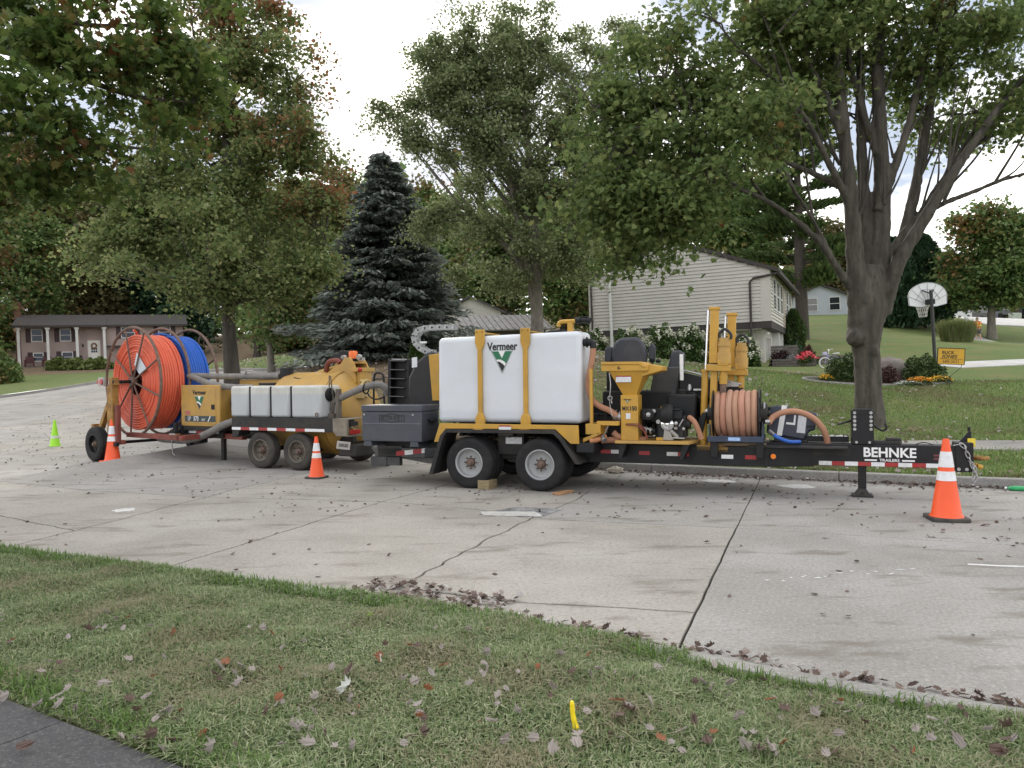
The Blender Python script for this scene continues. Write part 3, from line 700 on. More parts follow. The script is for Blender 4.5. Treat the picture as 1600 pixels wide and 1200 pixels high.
q = MB(); q.box(-0.2,0.22,0.30,0.50,0.50,0.84); q.box(-1.0,1.0,0.44,0.5,0.42,0.66); q.box(0.02,0.1,0.02,0.3,0.78,0.845); q.box(-0.08,0.16,0.0,0.05,0.81,0.85); q.build('spring_hanger', dustyb, A, bev=0.005)
MB().box(-0.07,0.19,0.292,0.298,0.665,0.765).build('data_plate', labelw, A)
MB().box(-0.05,0.14,-0.026,-0.021,0.885,0.965).build('warning_label', labelw, A)
MB().box(-0.05,0.14,-0.0285,-0.0265,0.945,0.965).build('warning_stripe', refl_r, A)
for x0, x1, z0 in ((-1.32,-1.10,0.45),(1.12,1.38,0.58)): MB().box(x0,x1,0.02,0.5,z0,z0+0.14).build('step', blackp, A, bev=0.012)
def strips(parent, x0, z0, seg, h, seq, y, slope=0.0, gap=0.0):
    for i, c_ in enumerate(seq):
        a = x0+i*(seg+gap)
        MB().prism([(a,z0+slope*(a-x0)),(a+seg,z0+slope*(a+seg-x0)),(a+seg,z0+h+slope*(a+seg-x0)),(a,z0+h+slope*(a-x0))], y-0.004, y).build('reflector', refl_r if c_ == 'r' else refl_w, parent, smooth=0)
strips(A, 1.36, 0.535, 0.155, 0.055, 'rw', 0.498); strips(A, 1.93, 0.525, 0.155, 0.055, 'r', 0.498); strips(A, 2.33, 0.52, 0.155, 0.055, 'wr', 0.498)
strips(A, 3.09, 0.50, 0.16, 0.055, 'w', 0.498); strips(A, 3.41, 0.50, 0.16, 0.055, 'r', 0.498)
strips(A, 4.36, 0.425, 0.1625, 0.055, 'wrwrwrwr'+'w', 0.718)
text('BEHNKE', 5.23, 0.7185, 0.605, 0.175, whitep, A, sx=0.98, bold=0.0045)
text('TRAILERS', 5.23, 0.7185, 0.507, 0.05, whitep, A, sx=1.15, bold=0.001)
MB().box(4.93,5.08,0.715,0.7195,0.497,0.517).box(5.38,5.53,0.715,0.7195,0.497,0.517).build('lettering_bar', whitep, A, smooth=0)
for k in range(2): MB().box(5.75,5.9,0.716,0.7195,0.53+k*0.045,0.555+k*0.045).build('small_label', mat('faded_red_label', (0.16,0.04,0.05), 0.5, var=0.3, scale=80), A, smooth=0)
MB().lathe([(0.035,-0.012),(0.035,-0.004),(0.02,0.0)], (3.78,0.54,0.55), 'y', 16).build('marker_lamp', amber, A, loc=(0,-0.06,0))
q = MB(); q.box(4.855,4.955,0.80,0.90,0.11,0.42); q.build('jack_leg', black, A, bev=0.006)
q = MB(); vs = [(4.865,0.81,0.12),(4.945,0.81,0.12),(4.945,0.89,0.12),(4.865,0.89,0.12),(4.81,0.755,0.03),(5.0,0.755,0.03),(5.0,0.945,0.03),(4.81,0.945,0.03)]
q.add(vs, [(0,1,2,3),(4,5,1,0),(5,6,2,1),(6,7,3,2),(7,4,0,3)]); q.box(4.775,5.035,0.72,0.98,0.0,0.03); q.cyl((4.905,0.745,0.06),(4.905,0.76,0.06),0.014); q.build('jack_foot', dustyb, A, bev=0.004)
mp_ = MB().box(4.775,5.045,0.70,0.99,0.715,1.17).box(4.80,5.02,0.72,0.97,1.17,1.185).build('jack_post', black, A, bev=0.006)
for x in (4.81,5.01):
    for z in (1.14,1.085,1.03,0.975,0.92): MB().lathe([(0.021,-0.018),(0.018,-0.004),(0.012,0)], (x,0.70,z), 'y', 8).build('bolt', steel, mp_)
for x in (4.83,4.99): MB().lathe([(0.018,-0.018),(0.012,-0.004)], (x,0.70,0.745), 'y', 8).build('bolt', steel, mp_)
MB().tube([(4.78,0.8,1.03),(4.6,0.62,0.985)], 0.012).build('crank_handle', black, A)
MB().tube(bez([(5.04,0.8,0.98),(5.1,0.78,0.93),(5.16,0.75,0.9),(5.2,0.74,0.94),(5.18,0.74,1.0)]), 0.014).build('hook', black, A)
q = MB(); q.slab([(5.0,0.76),(5.36,0.74),(5.4,0.9),(5.05,0.95)], 0.716, 0.76); q.box(5.2,5.38,0.78,0.9,0.76,0.80); q.build('tool_tray', dustyb, A, bev=0.006)
MB().tube(bez([(5.55,0.8,0.715),(5.6,0.8,0.74),(5.68,0.8,0.745),(5.76,0.8,0.715)]), 0.006).build('cable', black, A)
q = MB(); q.box(6.0,6.2,0.70,1.0,0.38,0.76); q.prism([(5.98,0.72),(6.06,0.76),(6.17,0.90),(6.2,0.90),(6.2,0.72)], 0.83, 0.87); q.build('coupler_plate', black, A, bev=0.008)
MB().cyl((6.175,0.85,0.9),(6.175,0.85,0.955),0.018).build('coupler_pin', blackp, A)
for x in (6.03,6.12): MB().lathe([(0.022,-0.02),(0.014,-0.002)], (x,0.70,0.42), 'y', 8).build('bolt', steel, A)
MB().box(6.15,6.24,0.80,0.806,0.70,0.81).build('yellow_tag', mat('tag_yellow', (0.8,0.6,0.05), 0.4), A, bev=0.004)
q = MB(); q.torus((6.31,0.85,0.555), 0.075, 0.024, 'z', 28, 10); q.cyl((6.2,0.85,0.555),(6.26,0.85,0.555),0.035); q.build('pintle_ring', rusty_y, A)
q = MB(); q.box(6.2,6.27,0.80,0.90,0.43,0.49); q.cyl((6.25,0.76,0.46),(6.31,0.76,0.44),0.03); q.build('breakaway_plug', yellow, A, bev=0.008)
ch = bpy.data.objects.new('safety_chain', None); C.objects.link(ch); ch.parent = A
cp = bez([(6.0,0.69,0.73),(6.08,0.665,0.74),(6.12,0.66,0.62),(6.17,0.66,0.50),(6.2,0.66,0.36),(6.18,0.66,0.24),(6.23,0.67,0.33),(6.2,0.68,0.45),(6.15,0.69,0.52)], 5)
lk = MB(); lk.tube([(0.036*math.cos(a)+ (0.012 if math.cos(a) > 0 else -0.012), 0.02*math.sin(a), 0) for a in np.linspace(0, 2*PI, 12, endpoint=False)], 0.0065, 6, True)
lk0 = None; acc = 0; last = cp[0]; kk = 0
for i in range(1, len(cp)):
    if (cp[i]-last).length > 0.055:
        d = (cp[i]-last).normalized(); ro = d.to_track_quat('X', 'Z').to_euler(); mid = (cp[i]+last)/2; last = cp[i]
        if lk0 is None: o = lk0 = lk.build('link', steel, ch)
        else: o = lk0.copy(); C.objects.link(o)
        o.location = mid; o.rotation_euler = (ro.to_matrix() @ Matrix.Rotation(PI/2*(kk % 2), 3, 'X')).to_euler(); kk += 1
q = MB(); q.box(-2.46,-1.2,0.44,0.58,0.40,0.55); q.prism([(-2.42,0.56),(-1.1,0.56),(-1.1,0.30),(-1.5,0.30),(-2.2,0.40),(-2.42,0.44)], 0.5, 0.56); q.build('rear_step', mat('grey_steel', (0.07,0.072,0.078), 0.5, dirt=0.5), A, bev=0.006)
strips(A, -2.05, 0.415, 0.155, 0.075, 'rwrw', 0.437, 0.12)
rp_ = bpy.data.objects.new('loading_ramp', None); C.objects.link(rp_); rp_.parent = A; rp_.location = (-2.46, 1.25, 0.68); rp_.rotation_euler = (0, R(2), 0)
q = MB(); q.prism([(-0.21,0),(-0.15,0),(-0.15,1.34),(-0.21,1.34)], -0.05, 0.10); q.prism([(0.15,0),(0.21,0),(0.21,1.34),(0.15,1.34)], -0.05, 0.10); q.box(-0.19,0.19,0.09,0.11,0,1.34); q.build('ramp_rail', black, rp_, bev=0.005)
for k in range(9): MB().prism([(-0.15,0.06+k*0.155),(0.15,0.06+k*0.155),(0.15,0.075+k*0.155),(-0.15,0.075+k*0.155)], -0.10, 0.09).build('rung', mat('ramp_rung_steel', (0.10,0.10,0.105), 0.35, metal=0.5, dirt=0.5), rp_, bev=0.004)
MB().box(-0.15,0.15,-0.03,0.085,1.325,1.345).build('ramp_top_plate', mat('worn_steel_edge', (0.4,0.4,0.41), 0.4, metal=0.6), rp_)
gst = mat('grey_weathered_steel', (0.06,0.06,0.062), 0.7, var=0.3, dirt=0.5, dcol=(0.12,0.11,0.1))
MB().box(-2.40,-1.95,0.44,0.52,0.40,0.58).build('tail_block', gst, A, bev=0.006); MB().box(-2.52,-2.22,0.41,0.52,0.24,0.40).build('tail_block', gst, A, bev=0.006); MB().box(-2.21,-1.98,0.415,0.52,0.26,0.395).build('tail_block', gst, A, bev=0.006)
def block(px, py, w, d, h, rot, m, label, name='timber_chock'):
    o = MB().box(-w/2,w/2,0,d,0,h).build(name, m, None, bev=0.006); o.location = gz(px, py); o.rotation_euler = (0,0,rot); return tag(o, label, 'timber block')
block(755, 765, 0.19, 0.28, 0.135, R(-26), mat('chock_timber', (0.30,0.235,0.13), 0.85, var=0.35, scale=3, stretch=(10,2,10), dirt=0.5, dcol=(0.13,0.1,0.06), bump=0.4), 'short square timber block chocked behind the left near tyre of the black trailer')
block(868, 774, 0.12, 0.36, 0.035, R(-40), mat('split_board', (0.36,0.2,0.1), 0.85, var=0.35, scale=3, stretch=(10,2,10), bump=0.4), 'thin split brown board lying under the right near tyre of the black trailer', 'timber_board')
litterbag = MB(); litterbag.ball((0,0,0.05), (0.14,0.10,0.06), 12, 8, 0.25); lb = litterbag.build('crumpled_bag', mat('dirty_paper', (0.5,0.45,0.38), 0.8, var=0.3, scale=15), None, smooth=0); lb.location = gz(962, 739); tag(lb, 'crumpled pale bag lying on the road behind the trailer wheels', 'litter')

# ---- toolbox
tb = on_a('toolbox', 'dark grey steel jobsite toolbox with a framed BETTER BUILT badge', 'toolbox')
MB().box(-2.48,-1.40,0.10,0.70,0.68,1.15).build('body', tool_grey, tb, bev=0.012)
MB().prism([(-2.49,1.153),(-1.39,1.153),(-1.39,1.255),(-2.49,1.255)], 0.09, 0.71).build('lid', tool_grey, tb, bev=0.014)
MB().box(-2.482,-1.398,0.094,0.1,0.955,0.972).build('seam_ridge', mat('toolbox_edge', (0.12,0.13,0.155), 0.4), tb, bev=0.002)
MB().prism_x([(0.32,0.98),(0.56,0.98),(0.58,1.03),(0.54,1.03),(0.53,1.0),(0.35,1.0),(0.34,1.03),(0.30,1.03)], -1.402, -1.37).build('handle', blackp, tb, bev=0.004)
for x in (-2.43,-1.55): MB().lathe([(0.016,-0.012),(0.012,0)], (x,0.1,1.105), 'y', 10).build('rivet', steel, tb)
for x in (-2.46,-1.62): MB().prism([(x,0.60),(x+0.16,0.60),(x+0.14,0.68),(x+0.02,0.68)], 0.10, 0.7).build('skid', tool_grey, tb, bev=0.006)
q = MB(); B_ = [(-2.15,1.005),(-2.03,1.005),(-1.93,0.985),(-1.83,1.005),(-1.71,1.005),(-1.71,1.095),(-1.83,1.095),(-1.93,1.125),(-2.03,1.095),(-2.15,1.095)]
q.tube([(x,0.096,z) for x, z in B_], 0.0055, 6, True); q.build('badge_frame', blackt, tb)
text('BETTER BUILT', -1.93, 0.0985, 1.05, 0.092, blackt, tb, sx=0.66, bold=0.0)

# ---- white mixing tank
tk = on_a('mixing_tank', 'big white polyethylene mixing tank strapped over the trailer wheels', 'tank')
MB().prism([(-1.135,0.992),(1.175,0.988),(1.175,2.335),(-1.125,2.295)], 0.13, 0.72).build('tank_body', poly_w, tk, bev=0.075, smooth=60)
C.objects[-1].modifiers['edge'].segments = 5
def logo(parent, cx, y, cz, w, h, dark=blackt, outline=True):
    """the maker's mark: a V in green over a dark point, a white curve between"""
    P = lambda u, v: (cx+(u-0.5)*w, cz+(0.5-v)*h)
    if outline:
        q = MB(); q.tube([(P(*p)[0], y-0.002, P(*p)[1]) for p in ((-0.02,-0.02),(1.02,-0.02),(0.5,1.03))], 0.0035 if w > 0.2 else 0.002, 6, True); q.build('mark_outline', greenp, parent)
    MB().prism([P(0.03,0.02),P(0.97,0.02),P(0.5,0.98)], y-0.0025, y-0.0005).build('mark_ground', whitep, parent, smooth=0)
    MB().prism([P(0.04,0.04),P(0.34,0.04),P(0.5,0.36),P(0.66,0.04),P(0.96,0.04),P(0.80,0.37),P(0.69,0.60),P(0.60,0.50),P(0.42,0.41),P(0.235,0.42)], y-0.0045, y-0.0026).build('mark_top', greenp, parent, smooth=0)
    MB().prism([P(0.275,0.50),P(0.40,0.52),P(0.54,0.62),P(0.63,0.72),P(0.5,0.965)], y-0.0045, y-0.0026).build('mark_point', dark, parent, smooth=0)
text('Vermeer', -0.045, 0.127, 2.135, 0.165, blackt, tk, sx=0.80, bold=0.0045)
logo(tk, -0.05, 0.127, 1.915, 0.34, 0.33)
for x in (-0.395, 0.335):
    st = bpy.data.objects.new('strap', None); C.objects.link(st); st.parent = tk
    q = MB(); q.prism([(x-0.075,2.40),(x+0.075,2.40),(x+0.078,2.20),(x+0.045,2.10),(x-0.045,2.10),(x-0.078,2.20)], 0.085, 0.118); q.box(x-0.07,x+0.07,0.118,0.74,2.345,2.36); q.build('strap_plate', yellow, st, bev=0.008)
    for dx in (-0.045,0.045): MB().lathe([(0.012,-0.01),(0.009,0)], (x+dx,0.085,2.365), 'y', 8).build('bolt', rusty_y, st)
    MB().prism([(x-0.035,1.10),(x+0.035,1.10),(x+0.035,2.12),(x-0.035,2.12)], 0.07, 0.12).build('strap_bar', yellow, st, bev=0.008)
    MB().prism([(x-0.075,0.90),(x+0.075,0.90),(x+0.075,1.06),(x+0.045,1.13),(x-0.045,1.13),(x-0.075,1.06)], 0.055, 0.115).box(x-0.075,x+0.075,-0.03,0.07,0.88,0.905).build('strap_foot', yellow, st, bev=0.008)
q = MB(); q.lathe([(0.20,0),(0.20,0.03),(0.18,0.045),(0.01,0.05)], (0.75,0.42,2.32), 'z', 28); q.build('fill_lid', blackp, tk)
q = MB(); q.tube(bez([(0.80,0.28,2.41),(0.80,0.28,2.45),(0.84,0.28,2.48),(0.92,0.28,2.485),(1.08,0.28,2.485)]), 0.032, 12); q.box(0.94,1.02,0.25,0.31,2.3,2.47); q.build('fill_pipe', yellow, tk)
q = MB(); q.cyl((1.06,0.28,2.49),(1.14,0.28,2.495),0.048); q.cyl((1.14,0.28,2.495),(1.24,0.28,2.49),0.04); q.cyl((1.24,0.28,2.49),(1.28,0.28,2.48),0.052); q.box(1.1,1.26,0.262,0.298,2.53,2.548); q.build('fill_coupling', blackp, tk, bev=0.004)
q = MB(); q.cyl((1.16,0.28,2.17),(1.30,0.28,2.17),0.055); q.cyl((1.22,0.28,2.17),(1.235,0.28,2.17),0.078); q.tube([(1.29,0.28,2.17),(1.315,0.28,2.16),(1.32,0.28,2.08)], 0.048); q.build('outlet_elbow', blackp, tk, bev=0.004)
MB().tube(bez([(1.32,0.28,2.10),(1.30,0.27,1.9),(1.25,0.25,1.6),(1.29,0.25,1.36),(1.42,0.24,1.24),(1.56,0.24,1.18),(1.66,0.26,1.10)]), 0.043, 12).build('return_hose', hose_br, tk)
q = MB(); q.box(1.30,1.345,0.12,0.16,0.85,1.78); q.box(1.24,1.46,0.1,0.5,0.84,0.99); q.box(1.4,1.72,0.12,0.2,0.97,1.03); q.prism([(1.2,0.72),(1.45,0.84),(1.45,0.88),(1.2,0.78)], 0.1, 0.15); q.build('tank_bracket', yellow, tk, bev=0.005)
q = MB(); q.tube(bez([(1.29,0.12,0.74),(1.4,0.18,0.77),(1.5,0.25,0.8)]), 0.045, 12); q.build('drain_hose', mat('orange_hose', (0.55,0.22,0.08), 0.6, dirt=0.4), tk)
MB().tube(bez([(1.42,0.3,0.74),(1.6,0.32,0.75),(1.8,0.35,0.76),(2.05,0.4,0.76)]), 0.045, 12).tube(bez([(1.6,0.3,0.86),(1.68,0.3,0.80),(1.85,0.32,0.80)]), 0.045, 12).build('suction_hose', hose_br, tk)
MB().cyl((1.48,0.16,0.79),(1.57,0.10,0.96),0.012).cyl((1.46,0.2,0.8),(1.5,0.16,0.75),0.04).build('valve_lever', steel, tk)

# ---- mud mixing system: hopper on a column, pump and engine on a yellow base plate
mxr = on_a('mud_mixer', 'yellow hopper on a column with pump and small engine, marked MX150', 'mixing unit')
q = MB(); q.slab([(1.66,0.13),(2.70,0.13),(2.80,0.75),(1.66,0.75)], 0.715, 0.755); q.build('base_plate', yellow_d, mxr, bev=0.005)
for pl in ([(1.7,0.50),(1.74,0.50),(1.82,0.715),(1.7,0.715)], [(2.55,0.50),(2.6,0.50),(2.7,0.715),(2.6,0.715)]): MB().prism(pl, 0.2, 0.497).build('mount', black, mxr, bev=0.004)
MB().box(1.725,1.975,0.24,0.52,0.755,1.40).build('column', yellow, mxr, bev=0.006)
MB().box(1.80,1.965,0.236,0.24,0.985,1.0).build('column_seam', rusty_y, mxr, smooth=0)
q = MB(); zt, zb = 1.74, 1.40
vs = [(1.59,0.12,zt),(2.10,0.12,zt),(2.10,0.66,zt),(1.59,0.66,zt),(1.755,0.27,zb),(1.945,0.27,zb),(1.945,0.49,zb),(1.755,0.49,zb)]
q.add(vs, [(3,2,1,0)[::-1],(4,5,6,7)[::-1],(0,4,5,1)[::-1],(1,5,6,2)[::-1],(2,6,7,3)[::-1],(3,7,4,0)[::-1]]); q.build('hopper', yellow, mxr, bev=0.006)
q = MB(); q.prism([(1.48,1.74),(2.15,1.74),(2.15,1.83),(1.48,1.83)], 0.10, 0.68); q.prism([(2.05,1.66),(2.33,1.74),(2.33,1.80),(2.12,1.84),(2.05,1.84)], 0.14, 0.62); q.build('hopper_rim', yellow, mxr, bev=0.008)
MB().prism([(1.48,1.835),(2.02,1.83),(2.10,1.78),(2.13,1.80),(2.05,1.87),(1.48,1.875)], 0.09, 0.68).build('hopper_lid', yellow, mxr, bev=0.006)
MB().box(1.68,1.90,0.148,0.153,1.585,1.675).build('instruction_label', labelw, mxr, smooth=0, rot=(0,0,0))
C.objects[-1].rotation_euler = (0,0,0)
MB().box(1.68,1.90,0.1455,0.1475,1.66,1.675).build('label_stripe', refl_r, mxr, smooth=0)
for o in list(mxr.children)[-2:]: o.location.y = -0.005
text('MX', 1.795, 0.2385, 1.205, 0.085, blackt, mxr, sx=0.8, bold=0.001); text('150', 1.905, 0.2385, 1.205, 0.085, blackt, mxr, sx=0.85, bold=0.003)
text('Vermeer', 1.825, 0.2385, 1.335, 0.036, blackt, mxr, sx=0.85, bold=0.001); logo(mxr, 1.825, 0.239, 1.30, 0.055, 0.045, outline=False)
MB().box(1.80,1.865,0.236,0.24,1.06,1.14).build('pictogram_label', labelw, mxr, smooth=0)
text('II-', 1.74, 0.098, 1.785, 0.055, blackt, mxr, bold=0.002)
MB().tube(bez([(1.60,0.09,1.72),(1.62,0.08,1.55),(1.61,0.08,1.42),(1.60,0.1,1.28),(1.63,0.12,1.1)]), 0.007, 6).torus((1.61,0.08,1.36),0.03,0.008,'y',14,6).torus((1.63,0.09,1.30),0.02,0.006,'x',14,6).build('hook_chain', steel, mxr)
q = MB(); q.cyl((1.60,0.3,1.10),(1.73,0.32,1.08),0.06); q.cyl((1.64,0.3,1.10),(1.655,0.3,1.10),0.085); q.cyl((1.70,0.3,1.085),(1.715,0.3,1.085),0.085); q.build('inlet_coupling', steel, mxr)
pm = MB(); pm.lathe([(0.13,0),(0.15,0.03),(0.15,0.12),(0.11,0.16),(0.02,0.17)], (2.30,0.32,1.12), 'x', 22); pm.box(2.0,2.32,0.36,0.52,1.04,1.2); pm.lathe([(0.075,0),(0.075,0.12)], (2.12,0.30,1.12), 'y', 18); pm.torus((2.12,0.27,1.12),0.062,0.022,'y',20,8); pm.cyl((2.3,0.4,0.78),(2.3,0.4,1.05),0.12,0.09,14); pm.cyl((2.1,0.38,0.88),(2.2,0.38,0.88),0.055); pm.build('pump', blackp, mxr, bev=0.004)
MB().lathe([(0.045,-0.02),(0.03,-0.05),(0.005,-0.055)], (2.12,0.28,1.12), 'y', 14).lathe([(0.028,0),(0.028,0.05)], (2.19,0.28,1.17), 'y', 10).lathe([(0.03,0),(0.03,0.05)], (2.25,0.29,1.02), 'y', 10).cyl((2.05,0.3,0.93),(2.16,0.3,0.90),0.02).torus((2.08,0.3,0.9),0.045,0.012,'x',16,6).torus((2.14,0.3,0.89),0.045,0.012,'x',16,6).build('pump_fitting', steel, mxr)
MB().tube(bez([(1.80,0.235,0.98),(1.95,0.2,0.97),(2.02,0.22,0.93),(2.08,0.24,0.85),(2.1,0.25,0.78)]), 0.012, 8).tube(bez([(1.98,0.22,1.0),(2.03,0.24,0.95),(2.09,0.26,0.9)]), 0.012, 8).build('drain_line', redox, mxr)
q = MB(); q.box(2.29,2.42,0.27,0.5,1.17,1.24); q.box(2.29,2.33,0.3,0.5,0.76,1.0); q.box(2.22,2.33,0.28,0.5,0.755,0.80); q.build('engine_bracket', yellow, mxr, bev=0.005)
en = bpy.data.objects.new('engine', None); C.objects.link(en); en.parent = mxr
q = MB(); q.box(2.40,2.62,0.36,0.62,0.80,1.10); q.prism([(2.33,0.80),(2.58,0.78),(2.6,0.95),(2.4,1.0)], 0.32, 0.5)
for k in range(7): q.box(2.43,2.60,0.33,0.64,0.83+k*0.03,0.842+k*0.03)
q.cyl((2.62,0.45,0.98),(2.68,0.45,0.98),0.07); q.build('engine_block', dustyb, en, bev=0.005)
MB().box(2.42,2.58,0.30,0.52,1.06,1.18).box(2.45,2.56,0.28,0.5,1.18,1.20).box(2.28,2.44,0.27,0.42,1.03,1.15).build('air_cleaner', blackp, en, bev=0.012)
MB().lathe([(0.088,0.02),(0.092,0.0),(0.088,-0.015),(0.05,-0.03),(0.045,-0.02),(0.02,-0.02),(0.005,-0.025)], (2.385,0.25,0.985), 'y', 26).build('recoil_starter', chrome, en)
q = MB(); q.prism([(2.32,0.76),(2.47,0.76),(2.42,0.88),(2.34,0.92)], 0.24, 0.40); q.cyl((2.42,0.26,0.90),(2.52,0.3,0.80),0.03); q.cyl((2.47,0.28,0.93),(2.52,0.28,0.93),0.022); q.build('crankcase', mat('cast_aluminium', (0.38,0.37,0.35), 0.5, metal=0.5, dirt=0.5), en, bev=0.01)
MB().ball((2.50,0.27,1.0),(0.03,0.02,0.03)).cyl((2.54,0.29,0.96),(2.60,0.29,1.06),0.012).ball((2.6,0.3,0.92),(0.025,0.02,0.025)).cyl((2.36,0.27,0.80),(2.62,0.27,0.79),0.012).build('engine_fittings', steel, en)
MB().box(2.32,2.74,0.60,0.92,1.03,1.40).build('fuel_tank', blackp, mxr, bev=0.035, smooth=60)
MB().lathe([(0.05,0),(0.05,0.035),(0.07,0.04),(0.07,0.06),(0.03,0.075)], (2.53,0.72,1.40), 'z', 18).build('fuel_cap', dustyb, mxr)
MB().tube(bez([(2.66,0.42,1.08),(2.74,0.36,1.02),(2.80,0.34,0.9),(2.84,0.34,0.78)]), 0.038, 10).build('discharge_hose', hose_br, mxr)

# ---- directional drill standing behind the tank and mixer
dr = on_a('directional_drill', 'black and yellow directional drill carried behind the tank and mixer, seat facing away', 'drill rig')
q = MB(); q.box(-1.2,3.3,1.05,1.65,0.95,1.25); q.box(1.35,1.62,0.9,1.3,1.2,1.8); q.box(1.3,2.35,0.85,1.5,0.95,1.45); q.build('chassis', blackp, dr, bev=0.03)
for y in (0.86, 1.5):
    q = MB(); q.tube([(x,y,z) for x, z in [(-1.0,0.76),(1.9,0.76),(2.1,0.86),(2.1,0.98),(1.9,1.08),(-1.0,1.08),(-1.2,0.98),(-1.2,0.86)]], 0.03, 6, True); q.box(-1.05,1.95,y-0.12,y+0.12,0.78,1.06)
    for k in range(22): q.box(-1.05+k*0.14,-0.98+k*0.14,y-0.13,y+0.13,0.735,1.105)
    q.build('track', rubber, dr)
st = bpy.data.objects.new('seat', None); C.objects.link(st); st.parent = dr
def pad(poly, y0, y1, b=0.05): return MB().prism(poly, y0, y1), b
MB().prism([(1.46,1.84),(1.97,1.80),(1.99,2.0),(1.93,2.18),(1.83,2.26),(1.58,2.255),(1.48,2.16),(1.44,2.0)], 0.84, 0.98).build('seat_back', seatm, st, bev=0.045, smooth=60)
MB().prism([(1.34,1.9),(1.44,1.88),(1.46,2.1),(1.40,2.14),(1.34,2.08)], 0.86, 1.0).prism([(2.0,1.92),(2.1,1.9),(2.1,2.12),(2.05,2.17),(2.0,2.1)], 0.9, 1.0).build('armrest', seatm, st, bev=0.02)
MB().box(1.48,1.98,0.98,1.5,1.74,1.86).build('seat_cushion', seatm, st, bev=0.04)
MB().prism([(2.0,1.30),(2.42,1.36),(2.46,1.80),(2.10,1.80)], 0.86, 1.3).build('console', mat('console_plastic', (0.035,0.037,0.042), 0.5, dirt=0.25), dr, bev=0.02)
MB().prism([(2.27,1.75),(2.50,1.72),(2.52,2.0),(2.44,2.05),(2.34,2.04)], 0.95, 1.15).build('monitor_hood', seatm, dr, bev=0.03)
MB().ball((2.05,0.95,1.90),(0.045,0.03,0.03)).ball((2.14,0.95,1.89),(0.04,0.03,0.03)).cyl((2.05,0.97,1.8),(2.05,0.97,1.9),0.012).build('joystick', blackp, dr)
MB().cyl((2.52,0.72,1.60),(2.52,0.72,1.98),0.027).cyl((2.52,0.72,1.84),(2.52,0.72,1.86),0.03).build('white_tube', mat('white_tube', (0.78,0.78,0.77), 0.5, var=0.04), dr)
MB().prism([(2.45,1.73),(3.35,1.50),(3.35,1.30),(2.45,1.40)], 0.95, 1.12).prism([(2.5,1.42),(3.3,1.28),(3.3,1.2),(2.5,1.3)], 0.8, 0.9).box(2.42,3.3,0.95,1.5,1.1,1.35).build('drill_boom', black, dr, bev=0.01)
MB().tube([(2.46,0.94,1.76),(3.34,0.94,1.53)], 0.014, 8).box(3.12,3.3,0.92,0.95,1.50,1.56).build('boom_rail', steel, dr)
hs = MB()
for k in range(7): hs.tube(bez([(2.5+0.03*k,0.85-0.02*k,1.42),(2.62+0.05*k,0.80,1.40-0.03*k),(2.8+0.04*k,0.78,1.46-0.03*k),(3.0,0.82,1.36-0.03*k)]), 0.013, 6)
for k in range(5): hs.tube(bez([(2.6+0.08*k,0.8,1.24),(2.65+0.08*k,0.76,1.36),(2.75+0.08*k,0.78,1.32),(2.78+0.08*k,0.8,1.2)]), 0.012, 6)
hs.build('hydraulic_hose', blackt, dr)
MB().lathe([(0.03,0),(0.03,0.06),(0.015,0.09)], (2.62,0.8,1.45), 'z', 10).box(2.68,2.82,0.76,0.82,1.45,1.475).build('valve', steel, dr)
for dx, dy, dz, nm in ((0,0.6,0,'near'),(0.20,1.02,-0.06,'off')):
    s_ = bpy.data.objects.new('stake_down', None); C.objects.link(s_); s_.parent = dr; s_.location = (dx, dy-0.6, dz); s_.rotation_euler = (0, R(2.2), 0)
    b = 2.82
    MB().box(b+0.03,b+0.145,0.56,0.66,1.95,2.72).box(b+0.01,b+0.16,0.55,0.67,2.70,2.745).build('mast', yellow, s_, bev=0.008)
    MB().cyl((b-0.02,0.6,0.70),(b-0.02,0.6,1.84),0.048,n=14).cyl((b-0.02,0.6,1.82),(b-0.02,0.6,1.86),0.058,n=14).build('cylinder', yellow, s_)
    MB().cyl((b-0.015,0.6,1.85),(b-0.0,0.6,2.70),0.017).build('piston_rod', chrome, s_)
    MB().box(b+0.06,b+0.15,0.55,0.67,0.70,1.93).build('guide_rail', yellow, s_, bev=0.008)
    MB().box(b+0.0,b+0.33,0.50,0.68,1.84,1.93).box(b+0.16,b+0.3,0.49,0.69,1.92,2.0).build('carriage', yellow, s_, bev=0.008)
    q = MB(); q.cyl((b+0.235,0.58,1.95),(b+0.235,0.58,2.10),0.098,n=18); q.cyl((b+0.235,0.58,2.10),(b+0.235,0.58,2.26),0.082,n=18); q.cyl((b+0.235,0.58,2.19),(b+0.235,0.58,2.22),0.092,n=18); q.cyl((b+0.235,0.58,2.26),(b+0.235,0.58,2.31),0.07,n=18); q.build('auger_motor', yellow_d, s_)
    MB().tube(bez([(b+0.17,0.58,2.30),(b+0.17,0.58,2.38),(b+0.24,0.58,2.43),(b+0.32,0.58,2.36),(b+0.32,0.58,2.29)]), 0.02, 8).build('motor_hose', blackt, s_)
    MB().cyl((b+0.235,0.58,1.84),(b+0.235,0.58,1.66),0.055,n=14).build('chuck', yellow, s_)
    MB().cyl((b+0.235,0.58,1.66),(b+0.235,0.58,0.85),0.045,n=14).torus((b+0.235,0.58,1.1),0.07,0.018,'z',16,6).build('stake', rust, s_)
    MB().box(b-0.1,b+0.34,0.5,0.75,0.70,0.79).build('stake_foot', yellow_d, s_, bev=0.01)
q = MB(); q.prism([(-2.16,1.2),(-1.48,1.2),(-1.52,2.0),(-1.68,2.14),(-1.80,2.1),(-2.0,1.95),(-2.14,1.7)], 1.02, 1.6); q.build('black_cover', mat('black_vinyl_cover', (0.012,0.012,0.014), 0.45, var=0.3, bump=0.5, bscale=6), dr, bev=0.05, smooth=60)
